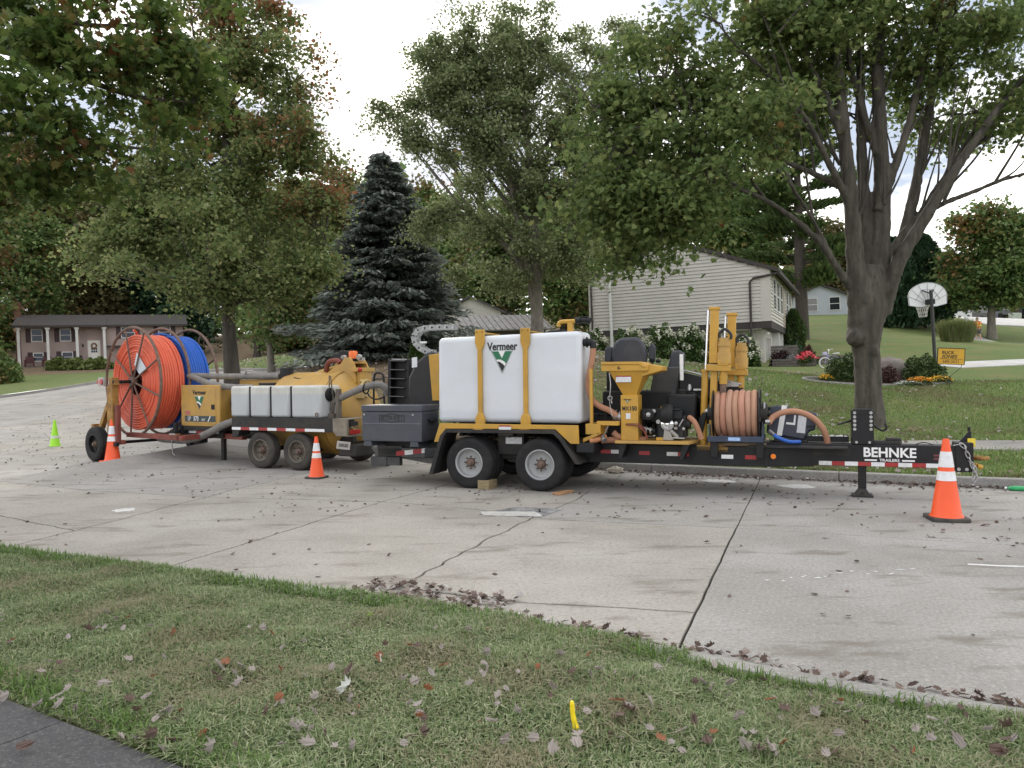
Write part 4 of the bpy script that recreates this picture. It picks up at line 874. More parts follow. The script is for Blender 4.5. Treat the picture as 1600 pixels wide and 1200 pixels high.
MB().prism([(-2.05,1.86),(-1.95,1.87),(-1.95,2.04),(-2.05,2.03)], 1.005, 1.012).build('cover_label', labelw, dr, smooth=0)
MB().prism([(-1.66,1.3),(-1.2,1.3),(-1.2,2.12),(-1.72,2.07)], 0.98, 1.016).build('engine_panel', yellow, dr, bev=0.01)
cc = bpy.data.objects.new('cable_carrier', None); C.objects.link(cc); cc.parent = dr
cpth = [(-1.72,2.12),(-1.84,2.13),(-1.96,2.19),(-2.06,2.29),(-2.08,2.40),(-2.00,2.50),(-1.87,2.535),(-1.73,2.54),(-1.59,2.54),(-1.45,2.535),(-1.31,2.53)]
for a, b in zip(cpth, cpth[1:]):
    d = Vector((b[0]-a[0], 0, b[1]-a[1])); L = d.length; ang = -math.atan2(d.z, d.x)
    MB().box(0,L*1.04,0,0.012,-0.045,0.045).box(0,L*1.04,0.16,0.172,-0.045,0.045).box(L*0.4,L*0.6,0,0.17,0.03,0.045).cyl((L*0.1,-0.004,0),(L*0.1,0.0,0),0.02,n=10).build('link', mat('carrier_link', (0.42,0.43,0.43), 0.5, metal=0.2, var=0.3, scale=14, dirt=0.6, dcol=(0.12,0.12,0.12), dscale=20), cc, loc=(a[0],1.12,a[1]), rot=(0,ang,0), bev=0.004)
    MB().cyl((L*0.1,-0.007,0),(L*0.1,-0.004,0),0.017,n=10).build('pivot', blackt, cc, loc=(a[0],1.12,a[1]), rot=(0,ang,0))
MB().box(-1.98,-1.86,1.16,1.2,2.28,2.31).build('carrier_bracket', whitep, dr)
MB().cyl((-1.63,1.3,2.45),(-1.63,1.3,2.76),0.02).box(-1.68,-1.58,1.28,1.34,2.70,2.75).box(-1.72,-1.54,1.27,1.33,2.60,2.63).build('camera_mast', blackt, dr)

# ---- hose reel, with seven turns of tan hose
hr = on_a('hose_reel', 'hose reel wound with seven thick turns of tan rubber hose', 'hose reel')
navy = mat('navy_steel', (0.03,0.045,0.085), 0.4, var=0.2, dirt=0.3, dcol=(0.12,0.12,0.12), dscale=4)
MB().box(2.92,3.66,0.34,0.38,0.745,0.825).box(2.92,3.66,0.92,0.96,0.745,0.825).box(2.92,2.97,0.38,0.92,0.745,0.80).box(3.61,3.66,0.38,0.92,0.745,0.80).build('base_frame', navy, hr, bev=0.005)
MB().box(3.2,3.36,0.335,0.34,0.765,0.81).build('maker_label', mat('pale_blue_label', (0.35,0.5,0.78), 0.5, var=0.2, scale=50), hr, smooth=0)
q = MB()
for x in (2.93, 3.64): q.prism_x([(0.5,0.8),(0.82,0.8),(0.72,1.15),(0.6,1.15)], x-0.012, x+0.012)
q.build('upright', navy, hr, bev=0.004)
for x in (2.985, 3.60):
    q = MB(); q.lathe([(0.04,-0.008),(0.345,-0.008),(0.355,0),(0.345,0.008),(0.04,0.008)], (x,0.655,1.125), 'x', 44); q.build('flange', black, hr)
MB().cyl((2.9,0.655,1.125),(3.70,0.655,1.125),0.14).cyl((3.62,0.655,1.125),(3.74,0.655,1.125),0.04).build('drum', dustyb, hr)
for k in range(7):
    x = 3.045+k*0.083; pts = []
    rr_ = 0.285+0.012*rnd.uniform(-1, 1)
    for i in range(48):
        a = 2*PI*i/48; pts.append((x+0.03*(i/48-0.5)+0.004*math.sin(3*a+k), 0.655+rr_*math.cos(a), 1.125+rr_*math.sin(a)))
    MB().tube(pts, 0.044, 10, True).build('hose_turn', mat('hose_turn_%d' % (k % 3), [(0.43,0.235,0.15),(0.46,0.22,0.15),(0.44,0.25,0.17)][k % 3], 0.65, var=0.15, dirt=0.35, dcol=(0.30,0.2,0.14), dscale=5, bump=0.25, bscale=80), hr)
q = MB()
for k in range(6):
    a = 2*PI*k/6+0.3; q.cyl((3.61,0.655+0.06*math.cos(a),1.125+0.06*math.sin(a)),(3.61,0.655+0.33*math.cos(a),1.125+0.33*math.sin(a)),0.013,n=6)
q.build('flange_spoke', dustyb, hr)
MB().cyl((3.68,0.5,1.02),(3.74,0.5,1.02),0.03).cyl((3.66,0.56,1.20),(3.66,0.56,1.29),0.02).cyl((2.86,0.6,1.16),(2.94,0.6,1.16),0.045).build('swivel', steel, hr)
MB().prism([(2.74,0.80),(2.82,0.80),(2.90,1.12),(2.84,1.15),(2.78,1.05)], 0.52, 0.60).build('motor_cover', blackp, hr, bev=0.015)
for x in (2.95,3.56): MB().box(x,x+0.1,0.4,0.498,0.52,0.745).build('mounting_leg', black, hr, bev=0.006)
MB().tube(bez([(3.72,0.52,1.0),(3.78,0.60,1.08),(3.92,0.66,1.145),(4.10,0.70,1.15),(4.28,0.74,1.07),(4.40,0.76,0.94),(4.46,0.78,0.80),(4.47,0.8,0.70)]), 0.042, 12).build('hose_tail', hose_br, hr)
# ---- tilted generator and a blue hose on the tongue
gn = on_a('power_unit', 'blue-black boxy power unit with a white band, tilted on the trailer tongue', 'machine')
gn.location = Matrix.Translation(OA) @ Matrix.Rotation(TA, 4, 'Z') @ Vector((3.98,0.9,0.80)); gn.rotation_euler = (R(-4), R(6), TA)
nv = mat('blue_black_plastic', (0.022,0.03,0.055), 0.4, var=0.2, dirt=0.2)
MB().prism([(-0.31,0.0),(0.20,-0.04),(0.26,0.10),(0.33,0.12),(0.33,0.36),(-0.20,0.42),(-0.31,0.38)], 0.0, 0.42).build('housing', nv, gn, bev=0.025)
MB().prism([(-0.17,-0.005),(-0.10,-0.01),(-0.07,0.42),(-0.14,0.425)], -0.006, 0.0).prism([(-0.06,0.16),(0.06,0.16),(0.06,0.19),(-0.06,0.19)], -0.006, 0.0).prism([(0.035,0.19),(0.06,0.19),(0.06,0.30),(0.035,0.30)], -0.006, 0.0).build('white_band', whitep, gn, smooth=0)
MB().prism([(0.09,0.06),(0.2,0.06),(0.2,0.30),(0.09,0.30)], -0.006, 0.0).build('data_label', labelw, gn, smooth=0)
MB().prism([(0.22,0.14),(0.33,0.16),(0.33,0.19),(0.21,0.17)], -0.012, 0.0).build('lower_moulding', blackp, gn)
MB().cyl((-0.36,0.1,0.30),(-0.28,0.1,0.29),0.045).box(-0.33,-0.29,0.02,0.10,0.24,0.38).build('port', blackp, gn, bev=0.006)
MB().box(-0.2,0.25,0.02,0.4,-0.10,-0.02).build('feet', dustyb, gn, bev=0.01)
bh = on_a('blue_hose', 'short bright blue hose lying on the trailer tongue below the power unit', 'hose')
MB().tube(bez([(3.74,0.62,0.86),(3.84,0.58,0.80),(3.98,0.60,0.745),(4.12,0.70,0.735)]), 0.026, 10).build('hose', mat('blue_hose', (0.02,0.12,0.5), 0.4, dirt=0.15), bh)
MB().cyl((3.72,0.64,0.88),(3.79,0.59,0.83),0.03).build('fitting', steel, bh)
rk = on_a('drill_rod_box', 'low black tray of pale plastic chunks on the trailer tongue', 'tray')
MB().box(3.95,4.75,0.95,0.98,0.72,0.80).box(3.95,4.75,1.2,1.23,0.72,0.80).build('tray_side', black, rk)
q = MB()
for k in range(14): q.ball((4.02+k*0.053,1.08+rnd.uniform(-.05,.05),0.785),(0.035,0.05,0.022),8,5,0.3)
q.build('pale_chunks', mat('pale_plastic', (0.72,0.72,0.72), 0.5), rk, kind='stuff')
# ================================================================== VACUUM EXCAVATOR TRAILER (centre left)
VA = R(-27); OV = (-4.42, 14.385, 0)
V = thing('vacuum_trailer', 'yellow vacuum excavator trailer with four-bay white water tank and LP573 on its hood', 'trailer', OV, (0, 0, VA))
q = MB(); q.box(-1.16,1.34,0.0,0.62,0.785,0.965); q.box(-1.16,1.34,0.015,0.62,0.965,0.972); q.box(-3.1,1.3,0.62,0.72,0.50,0.64); q.box(-3.1,1.3,1.3,1.4,0.50,0.64); q.box(-3.1,-1.7,0.62,1.4,0.62,0.72); q.box(-1.16,1.34,1.5,2.0,0.785,0.965); q.prism([(-1.16,0.785),(-0.95,0.785),(-1.0,0.62),(-1.1,0.58),(-1.16,0.58)], 0.01, 0.3); q.build('deck_frame', dustyb, V, bev=0.006)
strips(V, -1.15, 0.73, 0.23, 0.053, 'wrwrwrwrww', 0.0)
MB().box(-1.16,1.34,0.002,0.03,0.725,0.787).build('deck_rail', dustyb, V)
for x in (-0.45, 0.46):
    wheel(V, x, 0.13, 0.348, 0.348, 0.22, 0.20, mat('dusty_rim', (0.16,0.14,0.115), 0.6, metal=0.3, var=0.2, dirt=0.7, dcol=(0.2,0.17,0.14)), rubber_d, -1, 0, rust, 8)
    wheel(V, x, 1.9, 0.348, 0.348, 0.22, 0.20, rimgrey, rubber_d, 1, 0, rust, 8)
    MB().cyl((x,0.2,0.348),(x,1.8,0.348),0.045).build('axle', dustyb, V)
q = MB(); q.prism([(1.34,0.965),(1.66,0.965),(1.66,0.66),(1.5,0.66),(1.42,0.66),(1.34,0.75)], 0.0, 0.05); q.box(1.34,1.66,0.0,0.6,0.955,0.972); q.box(1.62,1.66,0.05,0.6,0.65,0.68); q.box(1.62,1.66,0.05,0.6,0.80,0.815); q.box(1.62,1.66,0.56,0.6,0.65,0.96); q.build('rear_bracket', mat('muddy_steel', (0.26,0.225,0.175), 0.85, var=0.3, scale=7, dirt=0.5, dcol=(0.08,0.075,0.07)), V, bev=0.004)
MB().box(1.655,1.675,0.08,0.36,0.69,0.77).build('tail_light', redlens, V, bev=0.006)
MB().box(1.655,1.675,0.09,0.3,0.84,0.92).build('rear_lamp', blackp, V, bev=0.006)
lp_ = MB().box(-0.12,0.12,-0.004,0.0,-0.07,0.07).build('licence_plate', mat('licence_plate', (0.6,0.59,0.55), 0.5, var=0.1, scale=15, dirt=0.5, dcol=(0.3,0.28,0.25), dscale=12), V, loc=(1.56,0.02,0.50), rot=(0,R(8),R(50)))
MB().box(-0.085,0.085,-0.0055,-0.0045,-0.03,0.03).build('plate_print', mat('plate_print', (0.2,0.19,0.18), 0.6, var=0.9, scale=45), lp_, smooth=0)
MB().box(1.3,1.7,0.2,1.4,0.28,0.5).box(1.1,1.5,0.55,1.5,0.38,0.5).build('rear_undercarriage', dustyb, V, bev=0.02)
MB().cyl((1.8,0.6,0.55),(1.9,0.5,0.4),0.04).tube(bez([(1.82,0.62,0.55),(1.83,0.55,0.42),(1.92,0.48,0.38)]), 0.035).build('drain_elbow', hose_gr, V)
# white water tank with four bays
wt = bpy.data.objects.new('water_tank', None); C.objects.link(wt); wt.parent = V
for x0, x1 in ((-1.25,-0.79),(-0.735,-0.255),(-0.20,0.255),(0.31,1.02)):
    MB().box(x0,x1,0.06,0.62,0.975,1.575).build('tank_bay', poly_d, wt, bev=0.045, smooth=60)
for x in (-0.7625,-0.2275,0.2825): MB().box(x-0.028,x+0.028,0.10,0.60,0.975,1.56).build('tank_strap', blackp, wt)
MB().lathe([(0.125,0),(0.125,0.03),(0.11,0.035),(0.108,0.05),(0.03,0.055),(0.02,0.08),(0.004,0.08)], (1.02,0.30,1.40), 'x', 28).build('tank_cap', blackp, wt)
MB().torus((0.93,0.05,1.04),0.03,0.01,'y',14,6).build('tank_valve', rust, wt)
# power pack hood
hd = bpy.data.objects.new('engine_hood', None); C.objects.link(hd); hd.parent = V
MB().box(-3.0,-1.86,0.36,1.62,0.75,1.60).build('hood_box', yellow_d, hd, bev=0.014)
MB().box(-2.88,-1.98,0.352,0.36,0.80,1.535).build('hood_door', yellow_d, hd, bev=0.004)
MB().box(-2.87,-1.99,0.3475,0.352,0.845,0.965).build('model_band', mat('dark_print', (0.03,0.05,0.055), 0.4), hd, smooth=0)
text('LP', -2.745, 0.3465, 0.905, 0.125, whitep, hd, sx=0.72, bold=0.0); text('573', -2.545, 0.3465, 0.905, 0.125, whitep, hd, sx=0.80, bold=0.002); text('SDT', -2.33, 0.3465, 0.885, 0.062, whitep, hd, sx=0.9, bold=0.0)
MB().prism([(-2.215,0.845),(-2.19,0.845),(-2.12,0.965),(-2.145,0.965)], 0.346, 0.347).build('band_slash', whitep, hd, smooth=0)
text('Vermeer', -2.445, 0.3505, 1.445, 0.125, blackt, hd, sx=0.86, bold=0.004)
logo(hd, -2.445, 0.3505, 1.235, 0.30, 0.29, dark=mat('dark_navy_print', (0.03,0.035,0.06), 0.5), outline=False)
MB().box(-2.86,-2.72,0.348,0.352,0.99,1.065).build('warning_sticker', mat('red_sticker', (0.45,0.13,0.12), 0.5, var=0.4, scale=60), hd, smooth=0)
MB().box(-2.10,-2.01,0.34,0.352,1.10,1.20).build('latch', blackp, hd, bev=0.005)
MB().box(-1.94,-1.87,0.352,0.36,0.76,1.59).build('hood_edge_post', yellow_d, hd, bev=0.004)
q = MB(); q.box(-3.02,-1.80,0.34,1.64,0.66,0.75); q.box(-3.0,-1.84,0.40,0.5,0.52,0.66); q.build('hood_base', dustyb, hd, bev=0.006)
strips(V, -2.82, 0.605, 0.21, 0.05, 'wrrw', 0.398, gap=0.012)
MB().prism([(-1.84,0.78),(-0.55,0.78),(-0.55,1.62),(-0.75,1.70),(-1.84,1.70)], 0.85, 1.7).build('rear_hood', yellow_d, V, bev=0.02)
MB().lathe([(0.20,-0.03),(0.22,0),(0.20,0.03)], (-1.72,0.72,1.22), 'x', 26).build('side_grommet', blackp, V)
MB().cyl((-0.60,0.92,1.58),(-0.60,0.92,1.92),0.13,n=22).build('air_filter', blackp, V)
MB().box(-1.05,-0.62,0.6,0.9,1.58,1.63).build('control_panel', blackp, V, bev=0.01)
MB().box(-2.12,-2.04,0.6,0.68,0.0,0.55).box(-2.2,-1.95,0.55,0.75,0.0,0.025).build('jack_leg', dustyb, V, bev=0.005)
wheel_a = MB().box(-3.6,-2.9,0.9,1.1,0.46,0.56).build('tongue', dustyb, V, bev=0.006)
# debris tank
dtk = bpy.data.objects.new('debris_tank', None); C.objects.link(dtk); dtk.parent = V
q = MB(); rr = 0.81; pr = [(0.05,-0.98),(0.35,-0.95),(0.58,-0.86),(0.72,-0.72),(rr,-0.55),(rr,0.72)]
q.lathe(pr, (0,1.14,1.02), 'x', 48); q.build('tank_shell', yellow_d, dtk, 50)
MB().lathe([(rr+0.005,0.70),(rr+0.035,0.70),(rr+0.035,0.76),(rr+0.005,0.76)], (0,1.14,1.02), 'x', 48, capped=False).lathe([(rr+0.005,0.775),(rr+0.035,0.775),(rr+0.035,0.815),(rr+0.005,0.815)], (0,1.14,1.02), 'x', 48, capped=False).build('door_flange', yellow_d, dtk)
MB().torus((0.768,1.14,1.02), rr+0.015, 0.014, 'x', 48, 6).build('door_seal', blackp, dtk)
MB().lathe([(rr,0.78),(rr,0.86),(0.68,1.02),(0.55,1.16),(0.35,1.26),(0.12,1.30),(0.004,1.30)], (0,1.14,1.02), 'x', 48).build('rear_door', yellow_d, dtk, 50)
q = MB(); q.prism([(0.25,1.70),(0.95,1.62),(1.12,1.60),(1.08,1.95),(0.98,2.10),(0.84,2.10),(0.74,1.98),(0.62,1.95)], 0.96, 1.0); q.prism([(0.25,1.70),(0.95,1.62),(1.12,1.60),(1.08,1.95),(0.98,2.10),(0.84,2.10),(0.74,1.98),(0.62,1.95)], 1.36, 1.40); q.box(0.72,1.05,1.0,1.36,1.98,2.02); q.box(1.05,1.2,0.9,1.45,1.82,1.90); q.box(1.04,1.18,1.0,1.36,1.5,1.85); q.build('door_hinge', yellow_d, dtk, bev=0.01)
MB().cyl((0.70,1.16,1.95),(0.05,1.16,1.80),0.07,n=14).cyl((0.66,1.16,1.95),(0.5,1.16,1.9),0.10,n=14).build('hinge_pipe', yellow_d, dtk)
MB().tube(bez([(0.3,1.05,1.85),(0.42,1.0,2.02),(0.62,1.0,2.05),(0.7,1.0,2.0)]), 0.05, 10).build('boom_hose', redox, dtk)
MB().tube(bez([(-0.25,0.75,1.72),(-0.1,0.72,1.70),(0.3,0.72,1.64),(0.62,0.72,1.62),(0.78,0.74,1.66),(0.80,0.74,1.72)]), 0.018, 8).box(0.3,0.5,0.70,0.75,1.63,1.67).build('hydraulic_line', blackt, dtk)
MB().cyl((0.90,1.15,2.02),(0.90,1.15,2.08),0.10,n=18).build('beacon_base', blackp, dtk)
MB().lathe([(0.085,0),(0.085,0.13),(0.075,0.15),(0.004,0.155)], (0.90,1.15,2.08), 'z', 20).build('beacon', mat('orange_beacon', (0.85,0.16,0.02), 0.25, var=0.05), dtk)
for x in (0.72, 1.10):
    MB().cyl((x,1.05,2.10),(x,1.12,2.11),0.05,n=16).box(x-0.05,x+0.05,1.1,1.2,2.04,2.10).build('work_light', steel, dtk)
MB().box(0.50,0.64,1.2,1.4,2.05,2.25).box(0.30,0.52,1.25,1.5,1.9,2.2).build('vent_box', blackp, dtk, bev=0.02)
MB().ball((1.22,0.95,1.86),0.045).build('red_cap', redlens, dtk)
q = MB(); q.torus((1.34,1.0,1.50),0.16,0.022,'x',24,8); q.cyl((1.26,1.0,1.5),(1.34,1.0,1.5),0.13,n=18); q.cyl((1.2,1.0,1.65),(1.36,1.0,1.62),0.03); q.box(1.18,1.36,0.82,0.9,1.32,1.42); q.build('door_clamp', mat('worn_yellow', (0.62,0.45,0.18), 0.4, dirt=0.5), dtk)
MB().lathe([(0.16,0.0),(0.16,0.04),(0.11,0.06)], (1.16,1.1,1.46), 'x', 20).build('sight_port', steel, dtk)
q = MB(); q.tube(bez([(1.5,1.0,1.15),(1.52,0.98,1.6),(1.56,0.98,1.78),(1.7,0.98,1.78),(1.75,0.98,1.68),(1.76,0.98,1.2)]), 0.02, 8); q.cyl((1.55,0.97,1.68),(1.72,0.97,1.68),0.014); q.build('ladder_hoop', blackp, dtk)
q = MB(); q.cyl((0.98,0.35,0.97),(1.05,0.36,1.35),0.075,0.05,12); q.box(0.93,1.14,0.25,0.45,0.97,1.05); q.torus((1.03,0.32,1.12),0.06,0.02,'y',14,6); q.tube([(1.0,0.32,1.2),(1.02,0.3,1.75),(1.05,0.3,1.75),(1.12,0.3,1.2)], 0.011); q.box(1.16,1.22,0.3,0.4,0.97,1.5); q.build('valve_stack', mat('muddy_fitting', (0.12,0.1,0.085), 0.8, var=0.4, dirt=0.5, dcol=(0.25,0.21,0.17)), V, bev=0.004)
q = MB(); q.prism([(1.24,0.78),(1.45,0.62),(1.5,0.66),(1.3,0.84)], 0.5, 0.58); q.build('door_latch', yellow_d, V, bev=0.006)
# suction hoses
def hose(name, pts, r, m=hose_gr, n=12, ribs=True):
    P = bez(pts, 14); rad = [r*(1+(0.045 if i % 2 else -0.02)) if ribs else r for i in range(len(P))]
    return MB().tube(P, rad, n).build(name, m, V, smooth=20)
hose('suction_hose', [(-3.05,0.62,1.80),(-2.75,0.55,1.74),(-2.35,0.48,1.645),(-1.9,0.44,1.575),(-1.5,0.42,1.55),(-1.1,0.5,1.54)], 0.062)
hose('suction_hose', [(-3.05,0.7,1.80),(-2.2,0.75,1.775),(-1.4,0.8,1.765),(-0.75,0.88,1.76)], 0.062)
hose('suction_hose', [(0.95,0.36,1.20),(1.2,0.38,1.33),(1.55,0.42,1.47),(1.85,0.46,1.56),(2.02,0.5,1.57),(2.12,0.54,1.50),(2.12,0.58,1.38)], 0.062)
hose('suction_hose', [(-0.1,1.25,1.78),(0.3,1.3,1.88),(0.75,1.3,1.95)], 0.06)
hose('suction_hose', [(-3.85,0.50,0.46),(-3.6,0.44,0.45),(-3.2,0.36,0.45),(-2.8,0.30,0.46),(-2.4,0.28,0.53),(-2.0,0.26,0.66),(-1.65,0.26,0.80),(-1.3,0.4,0.92)], 0.072)
MB().tube([(-3.18,0.3,0.56),(-3.2,0.28,0.40),(-3.2,0.3,0.18),(-3.13,0.3,0.13)], 0.012).tube([(-1.55,0.79,1.70),(-1.55,0.74,1.83),(-1.5,0.74,1.88),(-1.36,0.76,1.88)], 0.016).build('hose_hook', steel, V)
MB().torus((1.75,0.44,1.50),0.085,0.015,'x',18,6).tube(bez([(1.78,0.44,1.44),(1.82,0.46,1.36),(1.92,0.5,1.31),(2.05,0.54,1.34),(2.1,0.56,1.4)]),0.014).build('hose_clamp', blackp, V)

# ================================================================== CONDUIT REEL TRAILER (left)
RA = R(-37); ORL = (-8.12, 16.45, 0)
RT = thing('reel_trailer', 'rusty conduit reel trailer on the left with orange and blue coils', 'trailer', ORL, (0, 0, RA))
zc = 1.69; Rr = 1.16
conm_o = mat('orange_conduit', (0.70, 0.125, 0.06), 0.42, var=0.08, scale=3, dirt=0.25, dcol=(0.5,0.12,0.07), dscale=5)
conm_b = mat('blue_conduit', (0.015, 0.11, 0.50), 0.42, var=0.08, scale=3, dirt=0.2, dcol=(0.03,0.1,0.34), dscale=5)
def coil(y0, y1, r_in, r_out, m, name):
    q = MB(); d = 0.054; n = int((y1-y0)/d)
    for i in range(n):
        y = y0+d*(i+0.5); k = r_out-abs(rnd.gauss(0, 0.012))
        q.torus((0.008*rnd.uniform(-1,1),y,zc-0.02+0.008*rnd.uniform(-1,1)), k-d/2, d/2*1.02, 'y', 64, 8)
    k = 0; r = r_out-d*1.5
    while r > r_in:
        for y in (y0+d/2, y1-d/2): q.torus((0.006*rnd.uniform(-1,1),y+0.012*rnd.uniform(-1,1),zc-0.02), r, d/2*1.02, 'y', 64, 8)
        r -= d
    q.lathe([(r_in,y0+d*0.5),(r_out-d,y0+d*0.5),(r_out-d,y1-d*0.5),(r_in,y1-d*0.5)], (0,0,zc-0.02), 'y', 40, capped=False)
    return q.build(name, m, RT, kind='stuff')
coil(0.06, 0.60, 0.30, 1.03, conm_o, 'orange_coil')
coil(0.70, 1.22, 0.30, 1.03, conm_b, 'blue_coil')
MB().lathe([(0.29,0.30),(0.29,1.22)], (0,0,zc), 'y', 28, capped=False).lathe([(0.29,0.32),(0.06,0.34)], (0,0,zc), 'y', 28, capped=False).build('coil_drum', redox, RT)
MB().tube(bez([(-0.42,0.32,zc+0.97),(-0.2,0.2,zc+1.06),(-0.02,0.05,zc+1.10),(0.12,0.0,zc+1.08)]), 0.026, 8).build('conduit_tail', conm_o, RT)
MB().tube(bez([(-0.5,0.72,zc+0.96),(-0.25,0.68,zc+1.05),(0,0.68,zc+1.04),(0.2,0.75,zc+0.99)]), 0.026, 8).build('conduit_tail', conm_b, RT)
for y, sp in ((0.0,9), (0.63,0), (1.28,9)):
    f = bpy.data.objects.new('reel_flange', None); C.objects.link(f); f.parent = RT; f.location = (0, y, zc)
    MB().torus((0,0,0), Rr, 0.03, 'y', 72, 8).build('flange_ring', rust, f)
    for k in range(sp):
        a = 2*PI*k/sp+0.42; MB().cyl((0.07*math.cos(a),0,0.07*math.sin(a)),(Rr*math.cos(a),0,Rr*math.sin(a)),0.019,n=8).build('spoke', rust, f)
    if sp: MB().cyl((0,-0.05,0),(0,0.05,0),0.10,n=18).build('flange_hub', rust, f)
MB().cyl((-0.0,-0.42,zc),(0,1.7,zc),0.035,n=12).build('axle_shaft', blackp, RT)
MB().prism([(0.13,2.31),(0.34,2.12),(0.55,1.93),(0.22,1.84),(0.02,2.05)], 0.028, 0.034).build('coil_tag', mat('pale_tag', (0.60,0.66,0.72), 0.5, var=0.1, scale=30, dirt=0.3, dscale=30), RT, smooth=0)
for y in (-0.36, 1.55):
    s_ = bpy.data.objects.new('reel_stand', None); C.objects.link(s_); s_.parent = RT; s_.location = (0, y, 0)
    MB().box(-0.16,-0.02,-0.07,0.07,0.35,1.78).box(-0.2,0.05,-0.05,0.05,1.62,1.74).build('post', rusty_y, s_, bev=0.006)
    MB().box(-0.30,-0.20,-0.05,0.05,0.42,1.60).build('post', rusty_y, s_, bev=0.006)
    q = MB(); q.prism([(-0.92,0.42),(-0.82,0.38),(-0.26,1.16),(-0.30,1.28)], -0.05, 0.05); q.box(-1.0,-0.88,-0.06,0.06,0.40,0.78); q.box(-1.05,-0.82,-0.08,0.08,0.30,0.42); q.build('brace', rusty_y, s_, bev=0.006)
    MB().box(-0.9,0.15,0.03,0.12,0.37,0.46).box(0.0,0.12,-0.04,0.04,0.4,1.2).build('lower_arm', redox, s_, bev=0.005)
MB().box(-0.2,2.0,-0.06,0.06,0.50,0.60).box(-0.2,2.0,1.45,1.57,0.50,0.60).box(1.8,1.92,-0.06,1.57,0.5,0.6).prism([(1.9,0.5),(2.9,0.5),(2.9,0.6),(1.9,0.6)],0.7,0.82).build('base_frame', redox, RT, bev=0.006)
wheel(RT, -0.52, -0.52, 0.37, 0.37, 0.20, 0.20, blackp, rubber, -1, 0, rust, 0)
wheel(RT, -0.52, 1.75, 0.37, 0.37, 0.20, 0.20, blackp, rubber, 1, 0, rust, 0)
MB().cyl((-0.52,-0.45,0.37),(-0.52,1.7,0.37),0.035).box(-0.25,0.15,-0.45,-0.38,0.34,0.42).build('axle', blackp, RT)
MB().box(-0.52,-0.30,-0.48,-0.42,1.60,1.78).build('light_box', mat('light_bracket', (0.45,0.45,0.45), 0.4, metal=0.5, dirt=0.4), RT, bev=0.005)
MB().lathe([(0.06,-0.025),(0.065,-0.01),(0.06,0)], (-0.37,-0.48,1.69), 'y', 18).lathe([(0.045,-0.02),(0.05,0)], (-0.55,-0.46,1.69), 'y', 16).build('tail_light', redlens, RT)
MB().cyl((1.15,0.3,0.6),(1.15,0.3,0.82),0.05).box(1.1,1.3,0.2,0.5,0.602,0.68).cyl((1.35,0.35,0.6),(1.4,0.3,0.78),0.025).build('winch', blackp, RT, bev=0.01)

# ================================================================== CONES AND SMALL THINGS ON THE ROAD
def cone(px, py, h, label, m, bands=True, rot=0.0, base_m=None):
    t = thing('traffic_cone', label, 'traffic cone', gz(px, py), (0, 0, rot), 'traffic cones round the trailers')
    b = 0.19*h/0.91+0.01; k = h/0.91
    P = []
    for i in range(4):
        for a in range(5):
            an = PI/2*i+PI/2*a/4; P.append(((b-0.05)*(1 if i in (0,3) else -1)+0.05*math.cos(an), (b-0.05)*(1 if i in (0,1) else -1)+0.05*math.sin(an)))
    MB().slab(P, 0.0, 0.042*k).build('base', base_m or mat('cone_base', (0.03,0.03,0.03), 0.8, var=0.3, dirt=0.5), t, bev=0.008)
    r0, r1 = 0.155*k, 0.034*k; z0 = 0.04*k; rad = lambda z: r0+(r1-r0)*(z-z0)/(h-z0)
    MB().lathe([(r0*1.14,z0),(r0*1.1,z0+0.012),(r0,z0+0.03),(rad(h*0.5),h*0.5),(r1*1.0,h-0.012),(r1*0.9,h),(r1*0.55,h),(r1*0.5,h-0.05)], (0,0,0), 'z', 40).build('body', m, t)
    if bands:
        for a, c in ((0.49,0.605),(0.655,0.845)):
            MB().lathe([(rad(h*a)+0.0035,h*a),(rad(h*c)+0.0035,h*c)], (0,0,0), 'z', 40, capped=False).build('reflective_band', refl_w, t)
    else:
        MB().lathe([(rad(h*0.33)+0.003,h*0.33),(rad(h*0.43)+0.003,h*0.43)], (0,0,0), 'z', 40, capped=False).build('logo_patch', mat('cone_logo', (0.6,0.66,0.55), 0.5, var=0.35, scale=30), t)
    return t
cone(1479, 812, 0.915, 'orange traffic cone at the right tip of the trailer tongue, the nearest cone', orange_c, rot=R(-12))
cone(495, 747, 0.71, 'orange traffic cone between the vacuum trailer wheels and the grey toolbox', orange_c, rot=R(-20))
cone(176, 722, 0.90, 'orange traffic cone standing in front of the reel trailer wheel', orange_c, rot=R(-30), base_m=orange_c)
cone(86, 699, 0.72, 'lime green traffic cone standing alone on the road at the left', green_c, False, R(20))
mk = thing('yellow_marker', 'bright yellow twisted plastic marker stuck in the near grass', 'marker', gz(899, 1154, 0.1), (0, 0, 0.2))
MB().tube(bez([(0.012,0,-0.01),(0.008,0,0.02),(0.0,0,0.06),(-0.008,0.004,0.10),(-0.012,0.006,0.16)]), [0.004]+[0.016]*7+[0.014]*8+[0.0115]*8+[0.0105]*7+[0.010,0.0075], 10).build('twist', mat('yellow_plastic', (0.9,0.68,0.02), 0.35, var=0.08), mk)
MB().tube([(0.004,-0.004,0.0),(-0.002,-0.03,-0.03),(0.0,-0.05,-0.06)], 0.0012, 6).build('wire', steel, mk)
bt = thing('green_bottle', 'green drink bottle lying in the far gutter at the right', 'bottle', gz(1588, 763, 0.035), (0, 0, R(-20)))
MB().lathe([(0.006,-0.12),(0.014,-0.12),(0.014,-0.10),(0.034,-0.05),(0.036,0.0),(0.034,0.06),(0.036,0.10),(0.02,0.115)], (0,0,0), 'x', 16).build('body', mat('green_plastic', (0.03,0.35,0.12), 0.2, var=0.2), bt)
MB().cyl((-0.14,0,0),(-0.118,0,0),0.016).build('cap', whitep, bt)
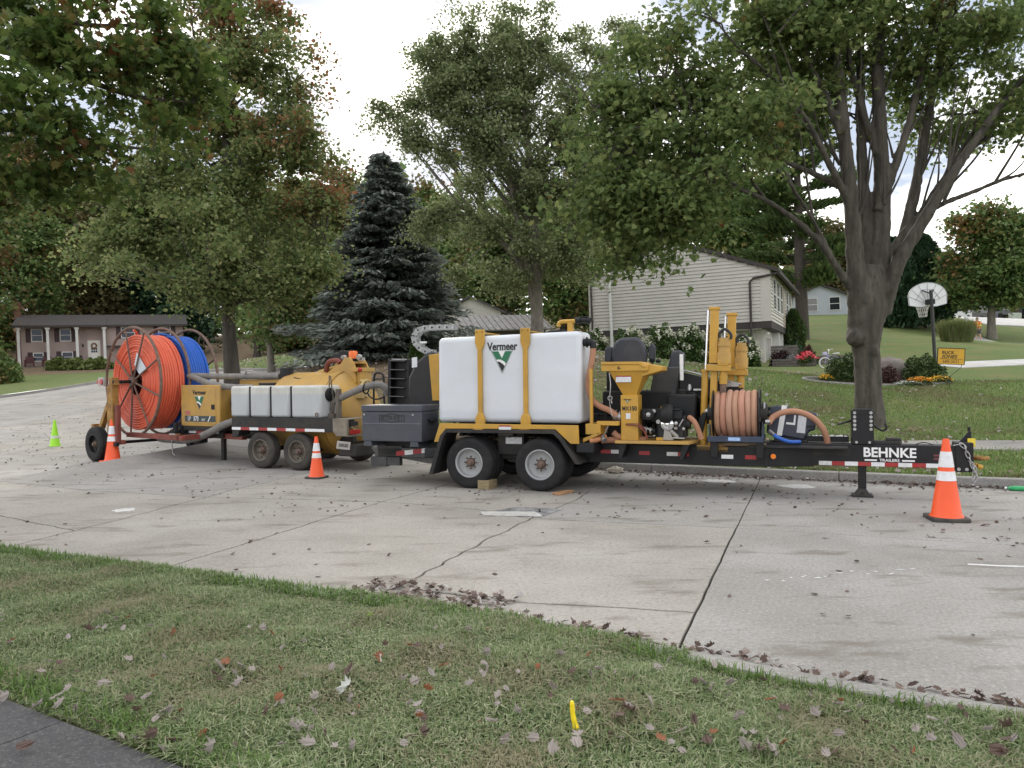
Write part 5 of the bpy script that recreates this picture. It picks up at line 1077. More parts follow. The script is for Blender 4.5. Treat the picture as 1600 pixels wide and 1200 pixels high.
rc = MB().slab([(0,0),(0.06,0.01),(0.065,0.03),(0.01,0.028)], 0.0, 0.008).build('red_chip', mat('red_plastic', (0.6,0.08,0.04), 0.5), None); rc.location = gz(950,1137,0.13); rc.rotation_euler = (0.2,0.2,0.1); tag(rc, 'small red plastic strip lying in the near grass beside dark leaves', 'litter')

# ================================================================== HOUSE ON THE RIGHT
siding = mat('grey_vinyl_siding', (0.56, 0.535, 0.49), 0.6, var=0.05, scale=1.2, dirt=0.15, dcol=(0.3,0.29,0.26), dscale=2)
trim = mat('brown_trim', (0.045, 0.037, 0.035), 0.6, var=0.15)
white_tr = mat('white_trim', (0.72, 0.72, 0.70), 0.5, var=0.05, dirt=0.15)
glass = mat('dark_window_glass', (0.03, 0.035, 0.04), 0.06, var=0.2, scale=1, spec=0.8)
shingle = mat('dark_shingles', (0.055, 0.048, 0.047), 0.9, var=0.35, scale=9, dirt=0.3, dcol=(0.11,0.1,0.09), dscale=14, bump=0.5, bscale=20)
HO = at(1192, 574, 36)
H = thing('grey_house', 'two-storey house with pale grey siding and a white vent pipe, right of centre', 'house', HO, (0, LEAN*0.4, R(-25)))
H.scale = (1, 1, 1); W_, D_ = 8.45, 11.0
EL, AP, ER, AX = 4.75, 6.35, 4.75, -4.30
def roofz(x): return EL+(AP-EL)*(x+W_)/(AX+W_) if x < AX else AP+(ER-AP)*(x-AX)/(-AX)
MB().prism([(-W_+0.02,0.0),(-0.02,0.0),(-0.02,1.86),(-W_+0.02,1.86)], 0.62, D_).prism([(-W_+0.02,1.8),(-0.02,1.8),(-0.02,ER-0.05),(AX,AP-0.05),(-W_+0.02,EL-0.05)], 0.02, D_).build('wall_core', siding, H, smooth=0)
MB().box(-W_,0.45,-0.02,0.0,1.84,2.16).box(0.43,0.45,0.0,D_,1.84,2.16).box(-0.1,0.45,0.0,D_,1.835,1.85).build('band_board', trim, H)
q = MB(); z = 2.16; ex = 0.165
while z < AP-0.1:
    zz = min(z+ex, AP-0.06); xl, xr = -W_, 0.0
    zt_ = zz
    if zt_ > EL: xl = -W_+(zt_-EL)*(AX+W_)/(AP-EL); xr = -(zt_-ER)*(-AX)/(AP-ER)
    if xr-xl > 0.2: q.prism_x([(-0.042,z),(0.01,z),(0.01,zz),(-0.008,zz)], xl, xr)
    z += ex
q.build('clapboards', siding, H, smooth=0, kind='stuff')
q = MB(); z = 0.25
while z < 1.8: q.prism_x([(0.57,z),(0.63,z),(0.63,z+ex),(0.612,z+ex)], -W_, -0.35); z += ex
q.build('lower_clapboards', siding, H, smooth=0, kind='stuff')
MB().box(-W_,-0.1,0.59,0.65,0.0,0.25).build('foundation', conc_kerb, H, smooth=0)
q = MB(); z = 2.16
while z < 4.6: q.prism([(0.47,z),(0.42,z),(0.42,z+ex),(0.425,z+ex)], 0.03, D_-0.05); z += ex
q.box(-0.02,0.42,0.02,D_,2.1,4.72); q.build('front_clapboards', siding, H, smooth=0, kind='stuff')
for x0, x1 in ((-0.02,0.46),(-W_-0.03,-W_+0.1)): MB().box(x0,x1,-0.035,0.02,2.16 if x0 > -1 else 0,4.72).build('corner_board', siding, H, smooth=0)
rf = MB()
for (x0, z0), (x1, z1) in (((-W_-0.35, EL-0.10), (AX, AP+0.05)), ((AX, AP+0.05), (0.85, ER-0.28))):
    rf.prism([(x0,z0),(x1,z1),(x1,z1+0.10),(x0,z0+0.10)], -0.12, D_+0.3)
rf.build('roof', shingle, H, smooth=0)
q = MB()
for (x0, z0), (x1, z1) in (((-W_-0.35, EL-0.18), (AX, AP-0.03)), ((AX, AP-0.03), (0.85, ER-0.36))): q.prism([(x0,z0),(x1,z1),(x1,z1+0.08),(x0,z0+0.08)], -0.14, -0.10)
q.box(0.75,0.9,-0.1,D_+0.2,ER-0.42,ER-0.28); q.build('fascia', trim, H, smooth=0)
q = MB(); q.tube([(0.8,-0.06,ER-0.4),(-0.30,-0.09,ER-0.55),(-0.46,-0.09,ER-0.72),(-0.46,-0.09,0.05)], 0.055, 8); q.tube([(-W_+0.12,-0.08,EL-0.2),(-W_+0.16,-0.08,0.1)], 0.05, 8); q.build('downspout', trim, H)
MB().tube([(-7.55,-0.13,5.65),(-7.55,-0.13,5.2),(-7.32,-0.13,5.0),(-7.25,-0.13,0.0)], 0.075, 10).cyl((-7.55,-0.13,5.62),(-7.55,-0.13,5.7),0.1).build('vent_pipe', white_tr, H)
def window(parent, plane, a0, a1, z0, z1, at_, fr=0.07, shut=None, out=1, mull=1):
    """plane 'x' faces +x at AT_, plane 'y' faces -y"""
    w = bpy.data.objects.new('window', None); C.objects.link(w); w.parent = parent
    def bx(q, u0, u1, v0, v1, d0, d1):
        if plane == 'x': q.box(at_+d0, at_+d1, u0, u1, v0, v1)
        else: q.box(u0, u1, at_-d1, at_-d0, v0, v1)
        return q
    q = MB(); bx(q,a0,a1,z1-fr,z1,0,0.05); bx(q,a0,a1,z0,z0+fr,0,0.05); bx(q,a0,a0+fr,z0+fr,z1-fr,0,0.048); bx(q,a1-fr,a1,z0+fr,z1-fr,0,0.048)
    if mull: bx(q,a0+fr,a1-fr,(z0+z1)/2-0.03,(z0+z1)/2+0.03,0,0.045)
    q.build('frame', white_tr, w, smooth=0)
    q = MB(); bx(q,a0+fr*0.6,a1-fr*0.6,z0+fr*0.6,z1-fr*0.6,0.005,0.02); q.build('pane', glass, w, smooth=0)
    if shut:
        for s0, s1 in ((a0-shut,a0-0.03),(a1+0.03,a1+shut)):
            q = MB(); bx(q,s0,s1,z0-0.05,z1+0.05,0,0.04); q.build('shutter', mat('dark_red_shutter', (0.055,0.028,0.03), 0.6), w, smooth=0)
    return w
for y0 in (0.9, 2.5, 4.1): window(H, 'x', y0, y0+1.2, 2.75, 4.3, 0.445)
for y0 in (7.2, 8.8): window(H, 'x', y0, y0+1.2, 2.75, 4.3, 0.445)
MB().box(0.44,0.50,5.6,5.9,2.16,4.7).build('pilaster', mat('tan_trim', (0.4,0.33,0.24), 0.6), H, smooth=0)
MB().box(-0.35,-0.05,0.58,0.75,0.0,1.84).box(-0.08,0.02,0.7,1.1,0,1.84).box(-0.08,0.02,3.4,3.9,0,1.84).box(-0.08,0.02,1.1,3.4,1.45,1.84).build('garage_surround', siding, H, smooth=0)
for y0 in (1.15, 2.3): MB().box(-0.1,-0.02,y0,y0+0.95,0.0,1.45).build('garage_door', white_tr, H, bev=0.01)
MB().box(-0.1,-0.05,4.6,5.6,0.3,1.8).build('front_door', white_tr, H); window(H, 'x', 6.2, 7.2, 0.5, 1.7, -0.02)
MB().ball((0.15,0.9,1.62),(0.1,0.1,0.09)).build('porch_lamp', whitep, H)
for y in (4.3,6.0): MB().box(-0.1,0.35,y,y+0.17,0.0,1.84).build('porch_post', white_tr, H, smooth=0)
# retaining walls of timber, with plants
tim = mat('silvered_timber', (0.13, 0.115, 0.105), 0.9, var=0.35, scale=3, stretch=(2,8,8), bump=0.3)
def wl(px0, py0, Y0, px1, py1, Y1, n, h, label):
    a, b = at(px0,py0,Y0), at(px1,py1,Y1); L = (Vector((b.x,b.y))-Vector((a.x,a.y))).length
    t = thing('timber_wall', label, 'retaining wall', a, (0, -math.atan2(b.z-a.z, L), math.atan2(b.y-a.y, b.x-a.x)), 'timber retaining walls')
    for k in range(n): MB().box(0.0+0.02*(k%2),L-0.03*(k%2),0.01*k,0.16,k*h,(k+1)*h-0.012).build('timber', tim, t, bev=0.012)
    return t
wl(1206,577,33,1276,576,32.2,4,0.11,'low timber retaining wall below the pink flowers, left of the bicycle')
wl(1204,558,35,1248,557,34.6,4,0.13,'upper timber retaining wall behind the dark red shrub by the garage')
wl(1276,574,33.4,1330,573,32.6,4,0.13,'timber retaining wall behind the child bicycle')

# ================================================================== HOUSE ON THE LEFT
LO = at(30, 574, 76)
mauve = mat('mauve_siding', (0.40, 0.31, 0.285), 0.7, var=0.06, scale=1, dirt=0.15, dcol=(0.16,0.13,0.12), dscale=1.2)
L_ = thing('mauve_house', 'long low mauve-brown house with white porch columns and a dark roof, far left', 'house', LO, (0, LEAN*0.55, R(25)))
L_.scale = (0.93, 1, 1)
MB().box(0.1,8.3,1.2,9,0.0,4.1).box(8.3,16.2,0.45,9,2.0,4.1).box(8.3,16.2,0.95,9,-0.5,2.0).build('wall', mauve, L_, smooth=0)
MB().box(8.3,16.25,0.40,0.46,1.84,2.02).build('band_board', trim, L_, smooth=0)
rf = MB().prism_x([(-0.3,4.02),(-0.35,4.12),(4.6,5.55),(9.4,4.1),(9.3,4.0),(4.6,5.4)], -0.5, 8.35).prism_x([(0.05,4.05),(0.0,4.15),(4.6,5.55),(9.4,4.1),(9.3,4.0),(4.6,5.4)], 8.35, 16.7).build('roof', shingle, L_, smooth=0)
MB().box(-0.5,8.35,-0.40,-0.34,3.92,4.12).box(8.35,16.7,-0.06,0.0,3.95,4.15).build('fascia', trim, L_, smooth=0)
brick = mat('chimney_brick', (0.16,0.07,0.05), 0.9, var=0.3, scale=10, dirt=0.3)
MB().box(-0.75,-0.15,3.6,4.4,0,6.7).box(-0.80,-0.10,3.53,4.47,6.4,6.55).box(-0.65,-0.25,3.75,4.25,6.7,6.85).build('chimney', brick, L_, smooth=0)
for x in (0.05,2.75,5.5,8.15): MB().box(x-0.13,x+0.13,-0.17,0.11,0.0 if x > 0.1 else -0.1,3.95).box(x-0.22,x+0.22,-0.25,0.19,0.05,0.25).box(x-0.22,x+0.22,-0.25,0.19,3.72,3.93).build('column', white_tr, L_, smooth=0)
for x0, x1, z0, z1 in ((1.05,2.15,2.55,3.85),(3.75,4.85,2.55,3.85),(1.15,2.15,0.55,1.45),(3.85,4.95,0.4,1.5)): window(L_, 'y', x0, x1, z0, z1, 1.2, 0.09, 0.5)
for x0, x1 in ((9.8,11.2),(13.6,14.9)): window(L_, 'y', x0, x1, 2.75, 3.95, 0.45, 0.09, 0.5)
dd = bpy.data.objects.new('front_door', None); C.objects.link(dd); dd.parent = L_
MB().box(6.4,7.65,1.12,1.2,0.05,2.6).box(6.55,7.5,1.08,1.12,0.1,2.45).build('door_leaf', mat('cream_door', (0.74,0.72,0.66), 0.5, var=0.03), dd, smooth=0)
for i in range(3):
    for j in range(2): MB().box(6.73+i*0.21,6.91+i*0.21,1.07,1.085,1.35+j*0.25,1.56+j*0.25).build('pane', glass, dd, smooth=0)
MB().torus((7.03,1.04,2.05),0.24,0.08,'y',20,8).build('wreath', mat('dried_wreath', (0.2,0.11,0.05), 0.9, var=0.5, scale=20), dd)
MB().box(-0.3,3.2,-0.35,1.2,-0.45,0.0).box(3.2,8.4,0.3,1.2,-0.4,0.05).build('porch_floor', mat('porch_stone', (0.22,0.2,0.19), 0.9, var=0.25, scale=5, bump=0.4), L_, smooth=0)
MB().box(5.85,6.0,1.1,1.2,1.95,2.25).build('wall_lamp', blackt, L_)
def pchair(x, m, label):
    t = thing('porch_chair', label, 'chair', (0,0,0), (0,0,0), 'chairs on the porch of the mauve house')
    t.matrix_world = Matrix.Translation(LO) @ Matrix.Rotation(R(25), 4, 'Z') @ Matrix.Rotation(LEAN*0.55, 4, 'Y') @ Matrix.Translation((x,0.2,0.02))
    MB().box(-0.35,0.35,-0.3,0.35,0.38,0.48).build('seat', m, t, bev=0.02)
    MB().prism_x([(0.28,0.45),(0.4,1.05),(0.46,1.05),(0.38,0.45)], -0.36, 0.36).build('backrest', m, t, bev=0.02)
    for sx in (-0.36,0.36): MB().box(sx-0.06,sx+0.06,-0.33,0.36,0.62,0.68).box(sx-0.04,sx+0.04,-0.3,-0.22,0,0.62).box(sx-0.04,sx+0.04,0.25,0.33,0,0.62).build('arm', m, t, bev=0.01)
red_ch = mat('dark_red_chair', (0.09,0.025,0.028), 0.6); blk_ch = mat('black_chair', (0.02,0.02,0.022), 0.5)
pchair(0.85, red_ch, 'dark red porch chair left of the lower window on the mauve house porch'); pchair(2.35, red_ch, 'dark red porch chair right of the lower window on the mauve house porch')
pchair(3.45, blk_ch, 'black porch chair just right of the second white column'); pchair(5.1, blk_ch, 'black porch chair just left of the third white column')
pt = MB().box(-0.5,0.5,-0.3,0.3,0.35,0.48).box(-0.4,-0.3,-0.2,0.2,0,0.35).box(0.3,0.4,-0.2,0.2,0,0.35).build('porch_table', blk_ch, None); pt.matrix_world = Matrix.Translation(LO) @ Matrix.Rotation(R(25), 4, 'Z') @ Matrix.Rotation(LEAN*0.55, 4, 'Y') @ Matrix.Translation((4.3,0.0,0.02)); tag(pt, 'low black table between the two black chairs on the mauve house porch', 'table')

# ---- more distant houses seen through the trees
def far_house(px, py, Y, w, h, rh, d, m, roofm, rot, label, name='distant_house', wins=2):
    o = at(px, py, Y); t = thing(name, label, 'house', o, (0, LEAN*0.5, rot))
    MB().prism([(0,-1.5),(w,-1.5),(w,h),(w/2,h+rh),(0,h)], 0, d).build('wall', m, t, smooth=0)
    MB().prism([(-0.4,h-0.25),(w/2,h+rh),(w/2,h+rh+0.15),(-0.4,h-0.05)], -0.3, d+0.3).prism([(w/2,h+rh),(w+0.4,h-0.25),(w+0.4,h-0.05),(w/2,h+rh+0.15)], -0.3, d+0.3).build('roof', roofm, t, smooth=0)
    for k in range(wins): window(t, 'y', w*(0.25+0.4*k), w*(0.25+0.4*k)+1.0, h*0.5, h*0.5+1.3, 0.0)
    return t
tan_s = mat('tan_siding', (0.42,0.40,0.355), 0.7, var=0.05, dirt=0.1)
far_house(690, 532, 62, 5.0, 2.1, 1.2, 9, tan_s, shingle, R(-12), 'pale tan house end half hidden behind the blue spruce', wins=0)
far_house(1240, 512, 74, 5, 2.9, 1.0, 9, mat('pale_blue_siding', (0.5,0.53,0.58), 0.7, var=0.04), shingle, R(-15), 'pale blue-white house behind the pine trunk on the hill')
sh_ = thing('shed', 'low shed with a ribbed grey metal roof between the spruce and the twin-trunk tree', 'shed', at(725, 545, 47), (0, LEAN*0.5, R(12)))
MB().box(0.3,5.4,0.3,3.2,-1.0,1.1).build('wall', mat('brown_shed_wall', (0.12,0.1,0.085), 0.8), sh_, smooth=0)
MB().prism_x([(-0.1,1.05),(3.4,2.2),(3.4,2.28),(-0.1,1.13)], 0, 5.7).build('roof_sheet', mat('grey_metal_roof', (0.20,0.19,0.18), 0.5, metal=0.3, var=0.25, scale=3, dirt=0.4, dcol=(0.09,0.08,0.07)), sh_, smooth=0)
for k in range(15): MB().prism_x([(-0.12,1.13),(3.42,2.28),(3.42,2.34),(-0.12,1.19)], k*0.395, k*0.395+0.07).build('roof_rib', mat('grey_metal_roof', (0,0,0)), sh_, smooth=0)

# ================================================================== FRONT YARD THINGS ON THE RIGHT
bh_ = thing('basketball_hoop', 'basketball hoop with white fan backboard on a black pole in the front yard', 'basketball hoop', at(1461, 565, 26), (0, LEAN, 0))
PB = 2.0+0.25
MB().cyl((0,0,-0.4),(0,0,2.42),0.055,n=14).build('pole', mat('black_pole', (0.025,0.025,0.028), 0.45, dirt=0.2), bh_)
fan = [(-0.64,1.95),(-0.66,2.25)]+[(0.66*math.cos(PI-a),2.25+0.46*math.sin(a)) for a in np.linspace(0.1,PI-0.1,18)]+[(0.66,2.25),(0.64,1.95),(0.3,1.88),(-0.3,1.88)]
MB().prism(fan, 0.22, 0.26).build('backboard', mat('fan_backboard', (0.86,0.87,0.89), 0.5, var=0.04, dirt=0.15), bh_, smooth=0)
q = MB()
for a in np.linspace(0.12, PI-0.12, 7): q.tube([(0,0.21,1.95),(0.64*math.cos(a),0.21,2.2+0.48*math.sin(a))], 0.006, 6)
q.tube([(x,0.21,z) for x, z in fan], 0.009, 6, True); q.tube([(-0.42,0.21,2.12),(-0.18,0.21,2.47),(0.18,0.21,2.47),(0.42,0.21,2.12)], 0.006, 6); q.build('backboard_brace', mat('dark_brace', (0.25,0.26,0.28), 0.5), bh_)
q = MB(); q.box(-0.1,0.1,-0.05,0.22,1.95,2.12); q.tube([(0,0,2.3),(-0.2,0.2,2.45)],0.02); q.tube([(0,0,2.3),(0.2,0.2,2.45)],0.02); q.build('bracket', blackp, bh_, bev=0.01)
MB().torus((-0.05,0.5,1.94), 0.21, 0.012, 'z', 26, 6).build('rim', mat('orange_rim', (0.45,0.12,0.04), 0.5), bh_)
q = MB()
for k in range(14):
    a = 2*PI*k/14
    for s_ in (1,-1): q.tube([(-0.05+0.21*math.cos(a),0.5+0.21*math.sin(a),1.94),(-0.05+0.15*math.cos(a+s_*0.3),0.5+0.15*math.sin(a+s_*0.3),1.74),(-0.05+0.12*math.cos(a+s_*0.6),0.5+0.12*math.sin(a+s_*0.6),1.55)], 0.006, 4)
q.build('net', mat('white_net', (0.6,0.6,0.57), 0.8), bh_)
sg = thing('yard_sign', 'yellow yard sign with black lettering reading BUCK JONES on a wire stand', 'sign', at(1484, 598, 22), (0, R(3), R(-8)))
q = MB(); q.box(-0.36,0.36,-0.012,0.012,0.53,0.98); q.build('sign_panel', mat('sign_yellow', (0.72,0.40,0.03), 0.5, var=0.08), sg, smooth=0)
q = MB(); q.box(-0.365,0.365,-0.016,0.016,0.975,0.995); q.box(-0.365,0.365,-0.016,0.016,0.52,0.535); q.box(-0.37,-0.352,-0.016,0.016,0.53,0.98); q.box(0.352,0.37,-0.016,0.016,0.53,0.98); q.build('sign_border', blackt, sg, smooth=0)
text('BUCK', -0.25, -0.014, 0.86, 0.125, blackt, sg, sx=1.0, bold=0.003, align='LEFT'); text('JONES', -0.25, -0.014, 0.745, 0.135, blackt, sg, sx=1.05, bold=0.003, shear=0.2, align='LEFT')
MB().box(-0.3,0.3,-0.014,-0.0125,0.67,0.685).build('sign_rule', mat('sign_brown', (0.2,0.1,0.02), 0.5), sg, smooth=0)
text('688-0631', 0.0, -0.014, 0.605, 0.125, mat('sign_brown', (0,0,0)), sg, sx=0.95, bold=0.001)
q = MB(); q.tube([(0.30,0,0.53),(0.28,0,0.45),(0.02,0,0.2),(0.0,0,0.0),(0.0,0,-0.15)], 0.008, 6); q.tube([(0.0,0,0.18),(-0.25,0,0.19)], 0.008, 6); q.tube([(0.0,0,0.12),(-0.2,0,0.13)], 0.008, 6); q.build('wire_stand', blackt, sg)
bo = MB(); bo.ball((0,0,0.3), (0.78,0.5,0.5), 20, 14, 0.09, random.Random(3)); bldr = bo.build('boulder', mat('brown_boulder', (0.17,0.145,0.13), 0.85, var=0.35, scale=3, dirt=0.5, dcol=(0.28,0.25,0.23), dscale=2, bump=0.6, bscale=8), None, smooth=50)
bldr.location = at(1394, 596, 26); bldr.rotation_euler = (0, R(14), 0.3); tag(bldr, 'rounded brown boulder in the flower bed behind the big tree trunk', 'boulder')
# child's bicycle
bk = thing('child_bicycle', 'small pale purple bicycle with white tyres by the timber wall', 'bicycle', at(1306, 576, 31), (0, 0, R(-6)))
wtyre = mat('white_tyre', (0.66,0.66,0.66), 0.6, var=0.05); lil = mat('lilac_paint', (0.30,0.27,0.50), 0.4)
for x in (-0.42, 0.42):
    w_ = bpy.data.objects.new('wheel', None); C.objects.link(w_); w_.parent = bk
    MB().torus((x,0,0.24),0.215,0.028,'y',26,8).build('tyre', wtyre, w_)
    q = MB()
    for k in range(8): q.cyl((x,0,0.24),(x+0.21*math.cos(k*PI/4),0,0.24+0.21*math.sin(k*PI/4)),0.005,n=5)
    q.build('spokes', steel, w_)
q = MB()
for a, b in (((0.42,0.24),(0.05,0.26)),((0.05,0.26),(-0.02,0.58)),((0.42,0.24),(0.0,0.5)),((0.05,0.26),(-0.32,0.50)),((-0.42,0.24),(-0.30,0.62)),((0.0,0.5),(-0.32,0.52))): q.tube([(a[0],0,a[1]),(b[0],0,b[1])],0.02,8)
q.build('frame', lil, bk)
MB().tube([(-0.28,0,0.60),(-0.26,0,0.72),(-0.24,-0.2,0.78),(-0.18,-0.24,0.78)],0.014,6).tube([(-0.26,0,0.72),(-0.24,0.2,0.78),(-0.18,0.24,0.78)],0.014,6).build('handlebar', whitep, bk)
MB().prism([(-0.12,0.60),(0.14,0.60),(0.14,0.645),(-0.1,0.63)], -0.06, 0.06).build('saddle', whitep, bk, bev=0.015)
MB().box(-0.50,-0.36,-0.09,0.09,0.55,0.68).build('basket', mat('lilac_basket', (0.5,0.48,0.68), 0.6), bk, bev=0.01)
MB().cyl((0.05,-0.03,0.26),(0.05,0.03,0.26),0.05).box(0.02,0.12,-0.1,-0.05,0.13,0.15).box(0.0,0.08,0.05,0.1,0.35,0.37).box(0.05,0.42,-0.04,-0.035,0.21,0.31).build('crank', blackp, bk)
# flower bed edging
bd = MB(); pts = [(at(1386,606,24.2).x+2.35*math.cos(a), 24.9+1.15*math.sin(a)) for a in np.linspace(0,2*PI,40,endpoint=False)]
bd.tube([(x,y,ground(x,y)+0.02) for x, y in pts], 0.05, 6, True); be = bd.build('bed_edging', conc_kerb, None); tag(be, 'pale curved edging round the flower bed behind the big tree', 'edging')
bm_ = MB().slab(inset(pts, 0.05), lambda x, y: ground(x, y)-0.05, lambda x, y: ground(x, y)+0.035).build('mulch_bed', mat('dark_mulch', (0.045,0.032,0.025), 0.95, var=0.5, scale=18, bump=0.6, bscale=30), None); bm_['kind'] = 'structure'
wp = MB().box(-0.06,0.06,-0.06,0.06,-0.3,1.55).box(-0.09,0.09,-0.09,0.09,1.42,1.6).build('white_post', white_tr, None, bev=0.01); wp.location = at(1512,536,46); wp.rotation_euler = (0, LEAN, 0); tag(wp, 'slim white post beside the tall ornamental grass', 'post')

# ---- person walking away up the path
def skin(name, pts, edges, m, parent, root=0, sub=2):
    me = bpy.data.meshes.new(name); me.from_pydata([p[:3] for p in pts], edges, []); me.materials.append(m)
    o = bpy.data.objects.new(name, me); C.objects.link(o); o.parent = parent
    o.modifiers.new('skin', 'SKIN')
    for i, p in enumerate(pts): r = p[3]; me.skin_vertices[0].data[i].radius = (r, r*(p[4] if len(p) > 4 else 1))
    me.skin_vertices[0].data[root].use_root = True
    s = o.modifiers.new('sub', 'SUBSURF'); s.levels = sub; s.render_levels = sub
    me.polygons.foreach_set('use_smooth', [True]*len(me.polygons)); return o
pp = thing('person', 'person in an orange shirt with yellow stripes and shorts walking away up the path', 'person', at(1529, 534, 55), (0, LEAN, R(8)))
skinm = mat('skin', (0.45,0.27,0.19), 0.6, var=0.05); shirt = mat('orange_shirt', (0.90,0.16,0.03), 0.7, var=0.08); shorts = mat('grey_shorts', (0.10,0.09,0.09), 0.8); hairm = mat('grey_hair', (0.3,0.24,0.19), 0.9, var=0.2)
P_ = [(0,0,0.92,0.13,0.8),(0,0.01,1.15,0.14,0.75),(0,0.02,1.38,0.15,0.7),(0,0.02,1.50,0.055),(0,0.03,1.58,0.075,1.1),(0,0.03,1.70,0.075,1.1),
      (-0.09,0,0.85,0.09),(-0.10,0.12,0.48,0.06),(-0.10,-0.02,0.08,0.04),(-0.10,0.12,0.03,0.035),(0.09,0,0.85,0.09),(0.10,-0.03,0.48,0.06),(0.10,-0.14,0.10,0.04),(0.10,0.0,0.03,0.035),
      (-0.20,0.02,1.42,0.055),(-0.28,-0.03,1.16,0.042),(-0.30,0.08,0.92,0.032),(-0.30,0.12,0.85,0.03),(0.20,0.02,1.42,0.055),(0.28,0.0,1.16,0.042),(0.28,0.16,0.98,0.032),(0.27,0.21,0.93,0.03)]
skin('body', P_, [(0,1),(1,2),(2,3),(3,4),(4,5),(0,6),(6,7),(7,8),(8,9),(0,10),(10,11),(11,12),(12,13),(2,14),(14,15),(15,16),(16,17),(2,18),(18,19),(19,20),(20,21)], skinm, pp)
sh1 = skin('shirt', [(0,0,0.88,0.17,0.85),(0,0.01,1.15,0.175,0.82),(0,0.02,1.40,0.18,0.75),(0,0.02,1.47,0.08),(-0.21,0.02,1.42,0.075),(-0.29,-0.02,1.17,0.06),(0.21,0.02,1.42,0.075),(0.29,0.0,1.17,0.06)], [(0,1),(1,2),(2,3),(2,4),(4,5),(2,6),(6,7)], shirt, pp)
skin('shorts', [(0,0,0.90,0.15,0.85),(-0.10,0.0,0.82,0.115),(-0.105,0.08,0.52,0.085),(0.10,0.0,0.82,0.115),(0.105,-0.02,0.52,0.085)], [(0,1),(1,2),(0,3),(3,4)], shorts, pp)
yst = mat('yellow_stripe', (0.85,0.75,0.15), 0.5)
MB().box(-0.165,0.165,-0.165,-0.15,1.10,1.16).box(-0.125,-0.08,-0.155,-0.14,1.16,1.45).box(0.08,0.125,-0.155,-0.14,1.16,1.45).build('stripe', yst, pp, bev=0.005)
MB().ball((0,0.02,1.67),(0.088,0.1,0.10),14,10).build('hair', hairm, pp)

# ---- parked vehicles, mailbox and bin far off by the upper road
def vehicle(px, py, Y, L, h, col, label, rot, pick=False, nm='parked_car'):
    t = thing(nm, label, 'car', at(px,py,Y), (0, LEAN*0.5, rot), 'cars parked by the upper road'); m = mat('car_'+str(col), col, 0.25, spec=0.6)
    pr = [(-L/2,0.35),(-L/2,0.85),(-L*0.28,0.95),(-L*0.17,h),(L*0.28,h),(L*0.42,1.0),(L/2,0.9),(L/2,0.35)] if not pick else [(-L/2,0.4),(-L/2,1.0),(-L*0.25,1.05),(-L*0.16,h),(L*0.08,h),(L*0.12,1.08),(L/2,1.05),(L/2,0.4)]
    MB().prism(pr, -0.85, 0.85).build('body', m, t, bev=0.06)
    MB().prism([(-L*0.25,1.0),(-L*0.16,h-0.08),(L*0.26 if not pick else L*0.06,h-0.08),(L*0.36 if not pick else L*0.09,1.05)], -0.87, 0.87).build('window', glass, t)
    for x in (-L*0.31, L*0.31):
        for y in (-0.78, 0.78):
            MB().cyl((x,y-0.1,0.33),(x,y+0.1,0.33),0.33,n=18).build('wheel', rubber, t)
vehicle(1522,503,88,4.8,1.75,(0.01,0.02,0.05),'dark navy car parked behind the person on the path',R(8))
vehicle(1508,504,86,4.4,1.8,(0.02,0.021,0.022),'black vehicle parked left of the navy car by the upper road',R(10),True)
vehicle(1490,502,84,4.2,1.4,(0.62,0.63,0.64),'white car half hidden behind the ornamental grass',R(30))
vehicle(1574,497,100,5.0,1.7,(0.03,0.035,0.04),'dark car far off under the trees at the right edge',R(4))
mb_ = thing('mailbox', 'dark mailbox on a post across the upper road at the right edge', 'mailbox', at(1592,500,84), (0, LEAN, 0)); MB().box(-0.06,0.06,-0.06,0.06,-0.3,1.0).build('post', tim, mb_); MB().prism([(-0.14,1.0),(0.14,1.0),(0.14,1.15),(0.08,1.24),(-0.08,1.24),(-0.14,1.15)],-0.25,0.25).build('box', blackp, mb_)
ub = MB().box(-0.5,0.5,-0.35,0.35,-0.2,0.8).build('utility_box', mat('pale_green_box', (0.36,0.4,0.34), 0.5), None, bev=0.05); ub.location = at(1586,501,82); tag(ub, 'pale green utility box by the upper road at the right edge', 'utility box')
# ================================================================== TREES
bark = mat('maple_bark', (0.105, 0.092, 0.077), 0.95, var=0.5, scale=2.5, stretch=(3,3,0.5), dirt=0.9, dcol=(0.022,0.02,0.016), dscale=5, thr=0.48, bump=1.0, bscale=12)
bark_g = mat('pale_bark', (0.21, 0.19, 0.16), 0.95, var=0.3, scale=5, stretch=(3,3,0.8), dirt=0.5, dcol=(0.09,0.085,0.07), dscale=6, bump=0.6, bscale=20)
bark_d = mat('dark_bark', (0.075, 0.06, 0.05), 0.95, var=0.3, scale=5, stretch=(3,3,0.8), dirt=0.4, dcol=(0.03,0.028,0.025), dscale=6, bump=0.6, bscale=20)
HALF = [(0,0),(0.10,-0.06),(0.30,-0.05),(0.22,0.12),(0.50,0.30),(0.30,0.40),(0.36,0.66),(0.15,0.60),(0,1.0)]
def orient(n, up=0.35, droop=0.0):
    """random leaf frames: normal leaning upward, tip direction in the leaf plane"""
    N = rng.normal(size=(n,3)); N /= np.linalg.norm(N,axis=1)[:,None]; N[:,2] = np.abs(N[:,2])+up; N /= np.linalg.norm(N,axis=1)[:,None]
    T_ = rng.normal(size=(n,3)); T_[:,2] -= droop; T_ -= N*(T_*N).sum(1)[:,None]; T_ /= np.linalg.norm(T_,axis=1)[:,None]
    return N, T_, np.cross(N,T_)
